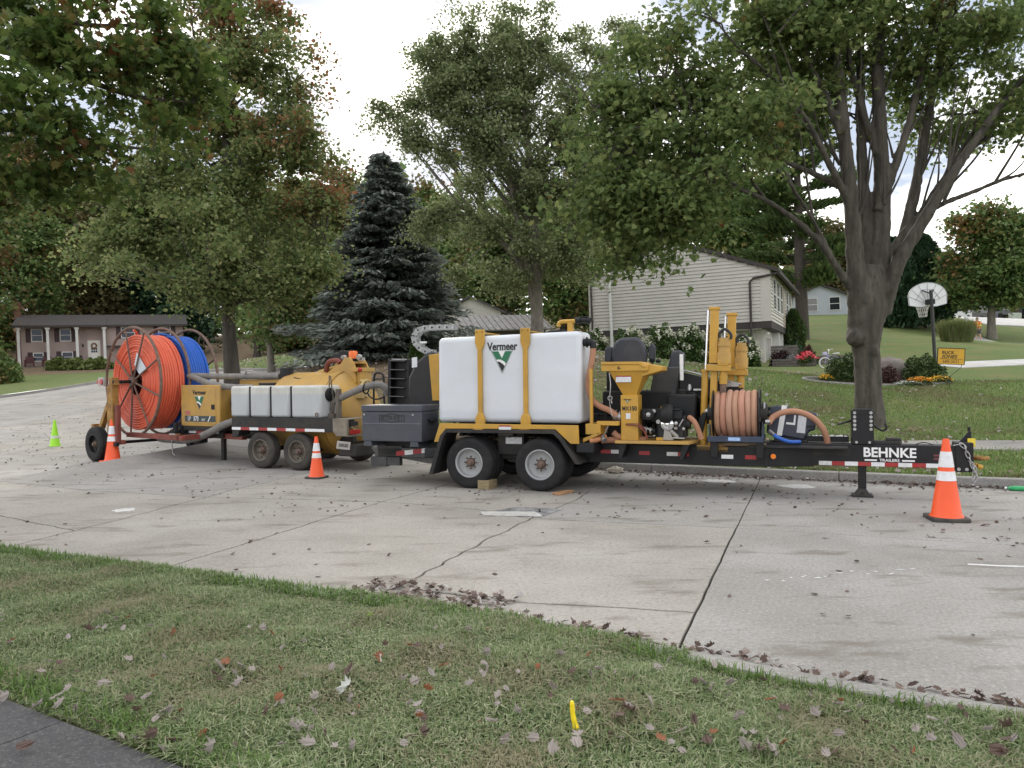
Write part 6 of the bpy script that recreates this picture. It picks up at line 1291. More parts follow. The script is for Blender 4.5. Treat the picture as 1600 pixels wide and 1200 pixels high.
def leaf_mesh(name, P, size, m, parent=None, shape='quad', up=0.35, droop=0.6, fold=0.25, kind=None, frames=None, wid=0.8):
    n = len(P); N, T_, B = frames or orient(n, up, droop); s = size*rng.uniform(0.65,1.3,n)
    if shape == 'maple':
        pts = [(x,y,abs(x)*fold-0.15*y*y) for x, y in HALF]+[(-x,y,abs(x)*fold-0.15*y*y) for x, y in HALF[1:-1]]
        k = len(HALF); F_ = [tuple(range(k)), (0,)+(k-1,)+tuple(range(2*k-3,k-1,-1))]
    elif shape == 'needle':
        pts = [(-0.12,0,0),(0.12,0,0),(0.16,0.6,0.04),(0,1,-0.03),(-0.16,0.6,0.04)]; F_ = [(0,1,2,3,4)]
    else:
        pts = [(0,0,0),(0.5*wid,0.45,fold*0.4),(0,1,-0.08),(-0.5*wid,0.45,fold*0.4)]; F_ = [(0,1,2),(0,2,3)]
    L = np.array(pts); V = P[:,None]+s[:,None,None]*(B[:,None]*L[None,:,0,None]+T_[:,None]*(L[None,:,1,None]-0.4)+N[:,None]*L[None,:,2,None])
    return quads_mesh(name, V, len(pts), m, parent, F_, kind)
def ell_points(E_, n, shell=0.55):
    """points in a union of ellipsoids (cx,cy,cz,rx,ry,rz), more of them toward the outside"""
    vol = np.array([e[3]*e[4]*e[5] for e in E_])**0.8; pick = rng.choice(len(E_), n, p=vol/vol.sum()); E_ = np.array(E_)
    d = rng.normal(size=(n,3)); d /= np.linalg.norm(d,axis=1)[:,None]; r = shell+(1-shell)*rng.random(n); r = np.where(rng.random(n) < 0.25, rng.random(n)*shell+0.1, r)
    return E_[pick,:3]+d*r[:,None]*E_[pick,3:]
def cloud(cl, per, rad, flat=0.6):
    n = len(cl); c = np.repeat(cl, per, 0); g = rng.normal(size=(n*per,3))*0.5; R_ = np.repeat(rng.uniform(0.6,1.35,n)*rad, per)[:,None]
    g[:,2] *= flat; p = c+g*R_; p[:,2] -= 0.25*(g[:,0]**2+g[:,1]**2)*R_[:,0]; return p
def grow_tree(name, label, base, E_, m, bark_m, trunk_r, n_cl, per, rad, lsize, shape='quad', top=0.8, group=None, lean=(0,0), limbs=14, cat='tree', forks=1, hmin=0.14, steep=(0.7,1.2), lr=0.5, flat=0.6, shell=0.55, twig=0.02, up=0.35, droop=0.6, keep=None, wid=0.8):
    """tapered trunk, limbs that climb to the leaf clumps, and a crown of single leaves; E_ in metres from the base"""
    t = thing(name, label, cat, base, (0,0,0), group)
    cl = ell_points(E_, n_cl, shell)
    if keep: cl = np.array([c for c in cl if keep(c)])
    H_ = max(e[2]+e[5] for e in E_)*top
    def tp(h): k = h/H_; return Vector((lean[0]*k+0.12*math.sin(k*5+len(name)), lean[1]*k+0.12*math.cos(k*4), h))
    q = MB(); hs_ = np.linspace(-0.3, H_, 14)
    q.tube([tp(h) for h in hs_], [trunk_r*(1.35 if i == 0 else 1.1 if i == 1 else 1)*(1-0.86*max(0,h)/H_) for i, h in enumerate(hs_)], 12)
    for j in range(1, forks):
        a = 2*PI*j/forks+0.7; d = Vector((math.cos(a),0.6*math.sin(a),0)); h0 = H_*0.12
        q.tube(bez([tp(h0), tp(h0)+d*0.35+Vector((0,0,H_*0.12)), tp(h0)+d*H_*0.10+Vector((0,0,H_*0.4)), tp(h0)+d*H_*0.17+Vector((0,0,H_*0.75))], 5), np.linspace(trunk_r*0.75, trunk_r*0.1, 16), 10)
    order = np.argsort(-np.linalg.norm(cl-np.array([0,0,H_*0.5]),axis=1)); ends = []
    for c in cl[order[:limbs*3]][::3]:
        c = Vector(c); hr = math.hypot(c.x-0, c.y-0); h0 = max(H_*hmin*rnd.uniform(1,1.3), min(H_*0.9, c.z-hr*rnd.uniform(*steep))); a = tp(h0)
        mid = a.lerp(c, 0.5)+Vector((0,0,-0.06*hr)); r0 = trunk_r*(lr if h0 < H_*0.5 else lr*0.66)
        P = bez([a, a.lerp(mid,0.5)+Vector((0,0,0.03*hr)), mid, c], 4); q.tube(P, np.linspace(r0, twig*0.6, len(P)), 7); ends += P[3:]
    for c in cl:
        c = Vector(c)
        if not ends: break
        e = min(ends, key=lambda p: (p-c).length_squared + (4 if p.z > c.z else 0))
        if (e-c).length > 0.25: q.tube([e, e.lerp(c,0.5)+Vector((rnd.uniform(-.08,.08),rnd.uniform(-.08,.08),-0.02)), c], [twig, twig*0.7, twig*0.35], 5)
    q.build('trunk', bark_m, t, smooth=50)
    pts = cloud(cl, per, rad, flat)
    leaf_mesh('crown', pts, lsize, m, t, shape, up=up, droop=droop, wid=wid)
    return t
G1 = leafmat('maple_leaf', [(0.081,0.125,0.040),(0.129,0.184,0.061),(0.183,0.242,0.081),(0.271,0.316,0.122)], 0.48, autumn=(0.22,0.085,0.035), ascale=0.6, athr=0.80)
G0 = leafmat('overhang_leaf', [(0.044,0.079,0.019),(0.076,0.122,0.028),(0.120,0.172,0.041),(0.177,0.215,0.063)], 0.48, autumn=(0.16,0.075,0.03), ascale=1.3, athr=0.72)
G2 = leafmat('leaf_turning', [(0.104,0.153,0.057),(0.163,0.218,0.077),(0.229,0.273,0.104),(0.310,0.322,0.147)], 0.48, autumn=(0.26,0.12,0.06), ascale=0.5, athr=0.64, adir=(0.05,0,0.032), aoff=-0.30)
G3 = leafmat('silver_maple_leaf', [(0.120,0.160,0.071),(0.177,0.222,0.099),(0.241,0.283,0.135),(0.354,0.399,0.227)], 0.48)
G4 = leafmat('wood_leaf', [(0.077,0.142,0.044),(0.127,0.208,0.064),(0.202,0.288,0.088),(0.280,0.340,0.127)], 0.3, autumn=(0.17,0.10,0.045), ascale=0.14, athr=0.60)
G4b = leafmat('brown_wood_leaf', [(0.081,0.086,0.032),(0.127,0.115,0.046),(0.172,0.132,0.057),(0.115,0.115,0.040)], 0.3)
G5 = leafmat('round_tree_leaf', [(0.067,0.126,0.037),(0.109,0.176,0.054),(0.168,0.235,0.076),(0.235,0.269,0.101)], 0.35, autumn=(0.2,0.11,0.04), ascale=0.25, athr=0.66)
GD = leafmat('dark_evergreen', [(0.023,0.055,0.027),(0.039,0.082,0.039),(0.058,0.108,0.053)], 0.1)
GS = leafmat('blue_spruce_needles', [(0.102,0.126,0.108),(0.168,0.198,0.174),(0.240,0.270,0.240),(0.312,0.342,0.306)], 0.3)
GP = leafmat('pine_needles', [(0.073,0.122,0.041),(0.114,0.171,0.057),(0.163,0.220,0.081)], 0.25)

def px_ell(cx, cy, rx, ry, base, Y, dy=0.0, ry_m=None):
    """an ellipsoid sized by sight: centre and radii in photo pixels at depth Y+dy, metres from BASE"""
    p = at(cx, cy, Y+dy); k = (Y+dy)/FPX
    return (p.x-base.x, p.y-base.y, p.z-base.z, rx*k, ry_m if ry_m else rx*k*0.9, ry*k)

# --- the big maple at the right, limb by limb
B1 = at(1357, 672, 17.5); S1 = 17.5/FPX
def w1(px, py, d=0.0):
    p = at(px, py, 17.5+d); return p-B1
big = thing('maple_tree', 'large multi-stemmed maple behind the trailer tongue with a burl on its thick trunk', 'tree', B1)
def ramp_r(a, b, n, e=1.0): return [a+(b-a)*(i/(n-1))**e for i in range(n)]
q = MB()
def limb(pts, r0, r1, n=12, e=0.8):
    P = bez([w1(*p) for p in pts], 6); q.tube(P, [0.74*r*(1+0.05*math.sin(i*1.7+r0*40)) for i, r in enumerate(ramp_r(r0*S1, r1*S1, len(P), e))], n); return P
twigs = []
q.tube(bez([w1(1362,690),w1(1359,655),w1(1357,610),w1(1355,565),w1(1352,530),w1(1354,490),w1(1357,450),w1(1358,415)],5), [r*S1 for r in np.interp(np.linspace(0,1,36),[0,0.10,0.28,0.5,0.62,0.75,0.9,1],[34,24,20,20,24.5,26.5,24,17])], 20)
q.ball(w1(1338,528,-0.18), (0.21,0.22,0.20), 18, 12, 0.10); q.ball(w1(1364,548,-0.24),(0.13,0.12,0.15),18,12,0.10); q.ball(w1(1331,524,-0.05),(0.12,0.18,0.2),18,12,0.06); q.ball(w1(1378,482,-0.1),(0.11,0.18,0.35),18,12,0.05)
limb([(1343,520),(1340,460,-0.15),(1336,400,-0.2),(1331,330,-0.25),(1322,240,-0.3),(1312,140,-0.3),(1300,40,-0.2),(1290,-60)], 24, 8)
limb([(1362,500,0.1),(1370,440,0.1),(1376,370,0.1),(1378,290,0.1),(1375,200),(1372,100),(1378,0),(1380,-80)], 26, 8)
limb([(1378,490),(1392,440,-0.2),(1412,395,-0.3),(1440,350,-0.4),(1470,300,-0.5),(1510,240,-0.6),(1560,170,-0.8),(1625,90,-1)], 19, 6)
limb([(1385,470,0.2),(1402,410,0.2),(1420,340,0.3),(1437,260,0.4),(1452,170,0.5),(1470,80,0.6),(1492,-20,0.6)], 17, 6)
limb([(1350,420,0.2),(1352,340,0.2),(1347,260,0.2),(1345,170,0.2),(1345,60,0.2),(1348,-60,0.2)], 16, 6)
limb([(1330,452,-0.1),(1318,435,-0.3),(1300,405,-0.5),(1272,370,-0.7),(1238,340,-0.9),(1195,312,-1.1),(1140,290,-1.3),(1080,278,-1.4),(1015,275,-1.4)], 9.5, 3)
limb([(1336,345,-0.2),(1318,300,-0.4),(1290,245,-0.7),(1262,190,-1.0),(1225,140,-1.2),(1180,95,-1.5)], 10, 3)
limb([(1330,300,-0.2),(1300,285,-0.2),(1250,262,-0.3),(1190,240,-0.4),(1120,222,-0.5),(1050,210,-0.6),(980,205,-0.7)], 8, 2.5)
limb([(1385,400,0.1),(1430,345,0.1),(1470,320,0.1),(1520,300,0.1),(1570,280),(1640,262,-0.2)], 9, 3)
limb([(1372,330),(1395,270),(1418,200),(1438,120),(1460,20),(1480,-60)], 11, 5)
limb([(1370,240),(1350,180),(1330,110),(1318,20),(1310,-60)], 9, 4)
limb([(1405,400,0.3),(1440,330,0.3),(1490,260,0.3),(1545,215,0.3),(1620,190,0.3)], 8, 3)
limb([(1320,230,-0.3),(1290,150,-0.4),(1255,80,-0.5),(1225,0,-0.6)], 9, 4)
limb([(1300,400,-0.5),(1262,330,-0.9),(1220,270,-1.3),(1170,230,-1.6)], 5, 2)
def remeshed(q, name, m, parent, vox):
    o = q.build(name, m, parent, smooth=60); r = o.modifiers.new('skin', 'REMESH'); r.mode = 'VOXEL'; r.voxel_size = vox; r.use_smooth_shade = True
    s_ = o.modifiers.new('soften', 'SMOOTH'); s_.iterations = 4; s_.factor = 0.5
    tx = bpy.data.textures.new('bark_lumps', 'CLOUDS'); tx.noise_scale = 0.16; d_ = o.modifiers.new('lumps', 'DISPLACE'); d_.texture = tx; d_.strength = 0.035; d_.mid_level = 0.5
    return o
ends = [Vector(v) for v in np.array(q.v)[::40]]; ends = [e for e in ends if e.z > 2.6]
remeshed(q, 'trunk', bark, big, 0.03); q = MB()
tips = [e for e in ends if e.z > 4.6]
for k in range(110):
    a = rnd.choice(tips); cx = (a.x-w1(1360,300).x)/4.0; L = rnd.uniform(0.9,2.6); d = Vector((cx*0.9+rnd.uniform(-.35,.35), rnd.uniform(-.4,.3), rnd.uniform(0.55,1.2))).normalized()
    P = bez([a, a+d*L*0.5+Vector((rnd.uniform(-.1,.1),0,-0.05)), a+d*L+Vector((0,0,0.15))], 4); q.tube(P, np.linspace(0.034,0.006,len(P)), 6); ends.append(P[-1]); ends.append(P[5])
CE = [(1060,300,150,110,-1.5),(1010,200,110,120,-1.2),(950,310,75,110,-1.6),(1010,410,70,45,-1.8),(1090,110,150,110,-1.0),(1200,40,170,110,-0.5),(1160,190,120,80,-1.5),(1330,10,190,90,-0.5),(1430,90,120,90,0.3),(1540,60,130,110,-0.4),(1600,190,70,80,-0.3),(1480,200,90,70,1.2),(1250,200,90,90,0.6),(1590,300,30,40,-0.5),(1180,330,60,45,-1.4),(1230,110,120,90,1.5),(1400,-60,250,80,0),(960,150,70,80,-1.4),(985,60,60,60,-1.0)]
E1 = []
for cx, cy, rx, ry, d in CE:
    p = w1(cx, cy, d); k = (17.5+d)/FPX; E1.append((p.x,p.y,p.z,rx*k,min(1.6,rx*k*0.9),ry*k))
cl1 = ell_points(E1, 330, 0.35)
def clear(c):
    """keep the gaps where the sky shows between the stems"""
    x = 800+(c[0]+B1.x)/(c[1]+B1.y)*FPX; y = 592-(c[2]+B1.z-HCAM)/(c[1]+B1.y)*FPX
    if 1290 < x < 1420 and 170 < y: return rnd.random() < (0.35 if y < 260 else 0.1)
    if 1420 < x < 1560 and 230 < y < 330: return rnd.random() < 0.5
    if y > 325 and x > 1110: return rnd.random() < 0.1
    return True
cl1 = np.array([c for c in cl1 if clear(c)])
for c in cl1:
    c = Vector(c); e = min(ends, key=lambda p: (p-c).length_squared+(1.5 if p.z > c.z+0.2 else 0)); k = e.lerp(c,0.5)+Vector((0,0,0.12*(e-c).length))
    q.tube(bez([e,k,c],3), [0.026,0.023,0.02,0.017,0.014,0.011,0.008], 5)
q.build('branches', bark, big, smooth=60)
leaf_mesh('crown', cloud(cl1, 150, 0.60, 0.6), 0.128, G1, big, 'maple', droop=0.9)

# --- maple branch overhanging from the left, trunk outside the picture
B0 = Vector((-9.6, 8.2, 0.1)); ov = thing('overhanging_maple', 'near maple boughs hanging in from the upper left corner', 'tree', B0)
q = MB(); q.tube([(0,0,-0.2),(0.05,0,1.5),(0.1,0.1,3.5),(0.2,0.2,6.5)], [0.3,0.24,0.21,0.12], 14)
def w0(px, py, Y): return at(px,py,Y)-B0
E0 = []
for cx, cy, rx, ry, Y in [(60,60,130,90,7.0),(190,90,120,110,7.4),(280,80,75,90,7.8),(90,180,120,80,6.8),(150,240,90,55,7.2),(-40,150,100,120,6.4),(250,170,70,60,7.6),(30,10,200,60,7.5),(330,20,45,40,8),(60,270,70,30,7.0),(-30,260,60,40,6.6)]:
    p = w0(cx,cy,Y); k = Y/FPX; E0.append((p.x,p.y,p.z,rx*k,0.6,ry*k))
cl0 = ell_points(E0, 118, 0.3); ends = []
for pts in ([(-200,140,7.6),(-60,190,7),(60,205,7),(170,225,7.2),(240,235,7.4)],[(-220,90,7.8),(-40,70,7.4),(90,110,7.3),(210,150,7.5),(300,160,7.8)],[(-200,0,7.8),(0,10,7.5),(150,40,7.6),(300,30,7.9)],[(-100,190,7.2),(10,165,7.0),(80,190,6.9)],[(-220,180,7.4),(-80,240,6.9),(30,270,7.0)]):
    P = bez([Vector((0.15,0.15,4.6))]+[w0(*p) for p in pts], 6); q.tube(P, np.linspace(0.07,0.008,len(P)), 8); ends += P[5:]
for c in cl0:
    c = Vector(c); e = min(ends, key=lambda p: (p-c).length_squared); q.tube([e,e.lerp(c,0.5)+Vector((0,0,0.03)),c],[0.007,0.005,0.003],5)
q.build('trunk', bark_d, ov, smooth=60)
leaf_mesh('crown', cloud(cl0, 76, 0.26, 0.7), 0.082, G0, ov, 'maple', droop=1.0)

# --- maple left of centre, behind the vacuum trailer
B2 = at(366, 610, 20.5)
E2 = [px_ell(*e, B2, 20.5, d) for *e, d in [(350,60,105,80,0),(420,120,80,90,-0.3),(270,150,70,90,0.4),(350,200,130,90,0),(450,220,85,70,-0.5),(240,270,90,70,0),(370,300,150,90,0),(480,330,75,80,-0.6),(220,370,90,60,0.2),(350,390,170,75,-0.5),(460,420,90,50,-0.8),(320,450,90,35,-0.8),(330,-20,90,60,0),(400,0,70,60,0),(190,300,70,70,0.3),(180,390,60,40,0.3),(250,330,80,60,0.2),(510,400,50,60,-.5),(500,260,40,40,-.3)]]
grow_tree('maple_tree', 'tall leafy maple behind the vacuum trailer hood, its top turning russet', B2, E2, G2, bark, 0.20, 300, 250, 0.52, 0.108, top=0.92, forks=1, limbs=34, lean=(-0.3,0.2), shell=0.4, twig=0.018, hmin=0.2, steep=(1.1,1.9), lr=0.32, wid=0.9)
# --- twin-trunk silver maple behind the tank
B3 = at(843, 560, 28)
E3 = [px_ell(*e, B3, 28, d) for *e, d in [(740,90,100,70,0),(850,80,110,65,0),(690,150,75,70,-.3),(800,190,130,90,0),(900,170,90,100,0),(660,215,60,45,-.4),(720,270,100,70,0),(850,300,120,90,0),(930,310,70,90,0.5),(760,360,80,50,-.6),(880,400,90,60,-.5),(720,430,55,40,-.6),(690,80,50,50,0),(960,110,70,80,0.5),(800,440,60,40,0.8),(640,180,60,60,-.2),(760,170,110,90,0.3),(900,250,90,80,0.5),(680,340,60,50,.3),(790,60,90,60,0),(985,70,50,70,0.6),(620,200,50,40,-.3)]]
t3 = grow_tree('silver_maple', 'tall spreading silver maple with two trunks right behind the white tank', B3, E3, G3, bark_g, 0.25, 380, 290, 0.60, 0.122, top=0.92, forks=2, limbs=40, lean=(-0.6,0.3), shell=0.35, twig=0.022, hmin=0.18, steep=(1.0,1.8), lr=0.36, wid=0.75)
# --- blue spruce
B4 = at(604, 566, 34); sp = thing('blue_spruce', 'broad blue spruce with drooping grey-blue boughs left of the white tank', 'tree', B4)
Hs = at(600,238,34).z-B4.z; q = MB(); q.tube([(0,0,-0.3),(0,0,Hs*0.5),(-0.05,0,Hs)], [0.24,0.14,0.02], 12); PT, NN = [], []
for k in range(420):
    h = Hs*(0.04+0.94*(k/420)**1.15); Rm = ((Hs-h)/Hs)**0.82*4.3*(0.62+0.45*rnd.random())+0.2
    if h < Hs*0.22: Rm *= 0.85+0.4*rnd.random()
    a = rnd.uniform(0,2*PI); d = Vector((math.cos(a),math.sin(a),0)); pts = [Vector((0,0,h+0.25)), Vector((0,0,h))+d*Rm*0.5+Vector((0,0,-0.05*Rm)), Vector((0,0,h))+d*Rm+Vector((0,0,-0.10*Rm+rnd.uniform(-0.15,0.4)))]
    P = bez(pts, 8); q.tube(P, np.linspace(0.035,0.008,len(P)), 5); sd = Vector((-d.y,d.x,0))
    for i in range(3,len(P)):
        w_ = 0.36*Rm*(1-abs(i/len(P)-0.55)*1.3)
        for j in range(11):
            u = rnd.uniform(-1,1); PT.append(P[i]+sd*u*w_+d*rnd.uniform(-.15,.15)+Vector((0,0,-0.16*abs(u)*w_-rnd.random()*0.14))); NN.append((d*0.8+sd*u+Vector((0,0,rnd.uniform(-.7,.35)))).normalized())
q.build('trunk', bark_d, sp, smooth=50)
def dirs(NN, up=(0,0,1)):
    T_ = np.array(NN); N = np.tile(np.array(up,float),(len(T_),1))+rng.normal(size=T_.shape)*0.45; N -= T_*(N*T_).sum(1)[:,None]; N /= np.linalg.norm(N,axis=1)[:,None]; return N, T_, np.cross(N,T_)
leaf_mesh('crown', np.array(PT), 0.34, GS, sp, 'needle', frames=dirs(NN))
# --- white pine behind the grey house
B5 = at(1255, 528, 50); pn = thing('white_pine', 'tall pine with layered open branches right of the grey house', 'tree', B5)
Hp = at(1240,150,50).z-B5.z; q = MB(); q.tube([(0,0,-0.3),(-0.2,0,Hp*0.4),(-0.4,0,Hp)], [0.42,0.33,0.06], 12); PT, NN = [], []
for k in range(62):
    h = Hp*(0.2+0.78*rnd.random()); Rm = rnd.uniform(2.2,5.0)*(1.12-h/Hp*0.6); a = rnd.uniform(0,2*PI); d = Vector((math.cos(a),math.sin(a)*0.8,0)); x0 = -0.4*h/Hp
    P = bez([(x0,0,h),Vector((x0,0,h+0.2))+d*Rm*0.5,Vector((x0,0,h+0.5))+d*Rm],8); q.tube(P,np.linspace(0.09,0.015,len(P)),6); sd = Vector((-d.y,d.x,0))
    for i in range(5,len(P)):
        for j in range(26):
            u = rnd.gauss(0,0.6); PT.append(P[i]+sd*u*Rm*0.22+d*rnd.uniform(-.4,.4)+Vector((0,0,rnd.uniform(-.12,.3)))); NN.append((d*0.6+sd*u+Vector((0,0,rnd.uniform(-.1,.9)))).normalized())
q.build('trunk', bark_d, pn, smooth=50); leaf_mesh('crown', np.array(PT), 0.42, GP, pn, 'needle', frames=dirs(NN))

# --- trees further off
def simple(name, label, px, py, Y, ells, m, n_cl, per, rad, ls, tr=0.25, bk=bark_d, group='trees in the background', limbs=10, forks=1, **k):
    b = at(px, py, Y); return grow_tree(name, label, b, [px_ell(*e, b, Y) for e in ells], m, bk, tr, n_cl, per, rad, ls, limbs=limbs, forks=forks, group=group, twig=0.03, **k)
simple('round_tree', 'rounded street tree over the upper road at the right edge', 1553, 528, 56, [(1545,400,65,75),(1510,420,35,50),(1590,380,50,65),(1540,350,50,35),(1560,450,60,30),(1500,455,25,25)], G5, 150, 130, 1.1, 0.30, 0.32, bark_g)
simple('young_tree', 'thin grey-stemmed tree between the maple and the spruce on the leafy slope', 425, 575, 36, [(450,440,60,70),(500,360,60,60),(420,500,50,40),(520,450,45,50),(480,300,45,45),(545,330,30,40)], G4, 110, 110, 0.9, 0.2, 0.16, bark_g, forks=3)
woods = [  # px, py, Y, ellipses, leaf
 (-10,545,84,[(10,400,70,70),(60,450,40,40),(-20,360,60,80),(45,370,45,50)],G5,'yellow-green bushy tree at the left of the mauve house chimney'),
 (-60,560,70,[(-60,400,90,150),(-10,300,60,60)],G4,'tall dark tree cut by the left edge of the picture'),
 (60,540,100,[(50,330,60,90),(40,250,50,50)],G4b,'tall brownish tree in the woods above the chimney'),
 (115,540,98,[(120,400,55,90),(110,300,50,60)],G4,'dark green tree in the woods above the mauve roof, left part'),
 (150,540,92,[(145,420,42,70),(150,350,30,40)],G4b,'russet-leaved tree in the woods behind the middle of the mauve roof'),
 (215,540,96,[(220,420,60,80),(215,320,55,70)],GD,'very dark evergreen behind the mauve roof'),
 (285,545,92,[(290,430,60,90),(300,320,60,80)],GD,'very dark evergreen right of the mauve house'),
 (-100,540,110,[(-90,300,80,140)],G4,'woodland tree beyond the left edge'),
 (400,560,70,[(420,440,75,100),(400,350,60,60)],G4,'woodland tree behind the thin grey-stemmed tree'),
 (520,555,72,[(520,420,70,90),(530,320,50,60)],G4b,'yellowing tree left of the blue spruce, far back'),
 (585,540,80,[(580,400,60,100)],G4,'woodland tree directly behind the blue spruce'),
 (455,545,84,[(455,400,60,90),(470,320,50,50)],G5,'olive green tree in the woods left of the spruce top'),
 (560,545,88,[(545,400,50,110),(540,310,40,50)],G4,'tall woodland tree just left of the spruce tip'),
 (650,540,86,[(660,400,60,90),(650,330,40,50)],G4b,'olive brown tree in the woods right of the spruce tip'),
 (690,530,72,[(690,420,70,80),(670,350,50,60)],G4,'leafy tree between the spruce and the silver maple'),
 (770,525,66,[(775,430,70,70),(800,360,60,60)],G5,'pale green tree left of the silver maple trunks, further back'),
 (880,520,60,[(890,430,70,80),(880,350,70,70),(920,480,50,40)],G4,'dense dark tree right of the silver maple trunks beside the grey house'),
 (960,480,62,[(970,360,80,70),(950,290,60,60)],G4,'tall dense tree behind the left gable of the grey house'),
 (1050,460,66,[(1060,330,90,60),(1080,270,70,50)],G4,'tall green tree behind the peak of the grey house'),
 (1140,460,60,[(1150,350,80,55),(1170,300,50,40),(1190,390,40,40)],G5,'lighter green tree behind the right roof slope of the grey house'),
 (1310,500,80,[(1310,420,45,60),(1300,380,30,40)],G4b,'reddish far tree between the pine and the big maple trunk'),
 (1500,495,105,[(1480,440,60,45),(1460,470,40,25)],G5,'far tree behind the backboard'),
 (1600,490,110,[(1600,440,60,50)],GD,'far dark conifer at the right edge'),
 (1535,490,115,[(1535,460,50,35)],G4,'far tree above the parked cars'),
]
for px, py, Y, el, m, lab in woods:
    if px < 700 and Y > 72: el = el+[(px+rnd.uniform(-25,25), py-45, 50, 50), (px+rnd.uniform(-30,30), py-20, 45, 28)]
    simple('woodland_tree', lab, px, py, Y, el, m, 150, 110, 1.7*Y/80, 0.46*Y/80, 0.3, limbs=8, shell=0.3)
def far_wood(n=30000):
    az = rng.uniform(-48,52,n); d = rng.uniform(118,150,n); x = d*np.sin(np.radians(az)); y = d*np.cos(np.radians(az)); g = hraw(x,y)
    H_ = np.interp(az,[-48,-30,-10,0,12,20,32,52],[27,27,25,25,20,12,8,9])*(0.8+0.14*np.sin(az*1.3)+0.12*np.sin(az*3.1+1)+0.1*np.sin(az*7.7))
    P = np.stack([x,y,g+H_*rng.random(n)**0.8-0.5],1); o = leaf_mesh('far_woods', P, 1.5, G4, None, 'quad', kind='stuff'); return o
far_wood()
# evergreen masses
def conifer(name, px, py, Y, topy, halfw, m, label, n=5200, ls=0.3, cat='tree', group=None, round_=0.6):
    b = at(px,py,Y); k = Y/FPX; Hh = at(px,topy,Y).z-b.z; W = halfw*k; t = thing(name, label, cat, b, (0,LEAN,0), group)
    MB().tube([(0,0,-0.2),(0,0,Hh*0.9)],[0.12,0.03],8).build('trunk', bark_d, t)
    u = rng.random(n)**0.75; h = Hh*(0.02+0.97*u); prof = W*np.clip(np.minimum((1-u)*1.6+0.03, 0.75+0.5*u),0,1)**round_; a = rng.random(n)*2*PI
    lump = 1+0.13*np.sin(a*5+h*2.1)+0.10*np.sin(a*3-h*3.3); r = prof*lump*np.where(rng.random(n) < 0.75, 0.82+0.2*rng.random(n), rng.random(n)**0.5)
    P = np.stack([r*np.cos(a), r*np.sin(a), h],1); NN = np.stack([np.cos(a)*0.6,np.sin(a)*0.6,0.9-0.6*rng.random(n)],1)+rng.normal(size=(n,3))*0.25; NN /= np.linalg.norm(NN,axis=1)[:,None]
    leaf_mesh('crown', P, ls, m, t, 'needle', frames=dirs(NN,(0.3,-1,0.4))); return t
conifer('dark_evergreen', 1400, 515, 60, 372, 38, GD, 'tall dark evergreen behind the big maple trunk', 9000, 0.5)
conifer('dark_evergreen', 1446, 512, 60, 368, 42, GD, 'tall dark evergreen behind the basketball backboard', 9000, 0.5)
arb = leafmat('arborvitae', [(0.03,0.06,0.015),(0.05,0.085,0.02),(0.07,0.11,0.03)], 0.15)
conifer('cone_shrub', 1243, 548, 42, 483, 17, arb, 'green cone-shaped evergreen at the front corner of the grey house', 3200, 0.17, 'shrub')
conifer('arborvitae', 656, 632, 24, 528, 16, arb, 'narrow green arborvitae behind the black drill cover', 3600, 0.14, 'shrub')
def bush(name, px, py, Y, rx, h, m, label, n=2500, ls=0.08, group=None, cat='shrub', shape='quad', depth=None, hz=None, stem=True):
    b = at(px,py,Y); b.z = ground(b.x,b.y)-0.02 if hz is None else hz; k = Y/FPX; t = thing(name, label, cat, b, (0,0,0), group)
    rX, H_ = rx*k, h*k; rY = depth or rX
    d = rng.normal(size=(n,3)); d /= np.linalg.norm(d,axis=1)[:,None]; d[:,2] = np.abs(d[:,2]); rr_ = np.where(rng.random(n) < 0.7, 0.82+0.22*rng.random(n), rng.random(n))*(1+0.10*np.sin(d[:,0]*9)+0.10*np.sin(d[:,2]*8+d[:,1]*7))
    P = d*rr_[:,None]*np.array([rX,rY,H_]); P[:,2] += 0.03
    if stem:
        q = MB()
        for i in range(9): a = rnd.uniform(0,2*PI); q.tube([(0.1*math.cos(a)*rX,0.1*math.sin(a)*rY,-0.05),(0.6*rX*math.cos(a),0.6*rY*math.sin(a),H_*0.6)],[0.012,0.005],5)
        q.build('stem', bark_d, t)
    leaf_mesh('foliage', P, ls, m, t, shape, up=0.3, droop=0.0); return t
gb = leafmat('boxwood', [(0.039,0.072,0.019),(0.065,0.104,0.029),(0.098,0.143,0.039)], 0.15)
bush('round_shrub', 1322, 602, 25.0, 31, 38, gb, 'rounded dark green shrub left of the big trunk in the flower bed', 4200, 0.075)
bush('round_shrub', 1443, 598, 25.0, 30, 38, gb, 'rounded dark green shrub right of the boulder in the flower bed', 4200, 0.075)
bush('purple_shrub', 1389, 606, 24.4, 17, 26, leafmat('purple_leaf', [(0.06,0.025,0.03),(0.09,0.04,0.04),(0.12,0.07,0.05)], 0.15), 'small dull purple shrub in front of the boulder', 1800, 0.06)
fl_o = leafmat('marigold', [(0.75,0.20,0.01),(0.85,0.33,0.02),(0.9,0.5,0.03)], 0.2); fl_y = leafmat('yellow_flower', [(0.85,0.45,0.03),(0.9,0.6,0.05)], 0.2)
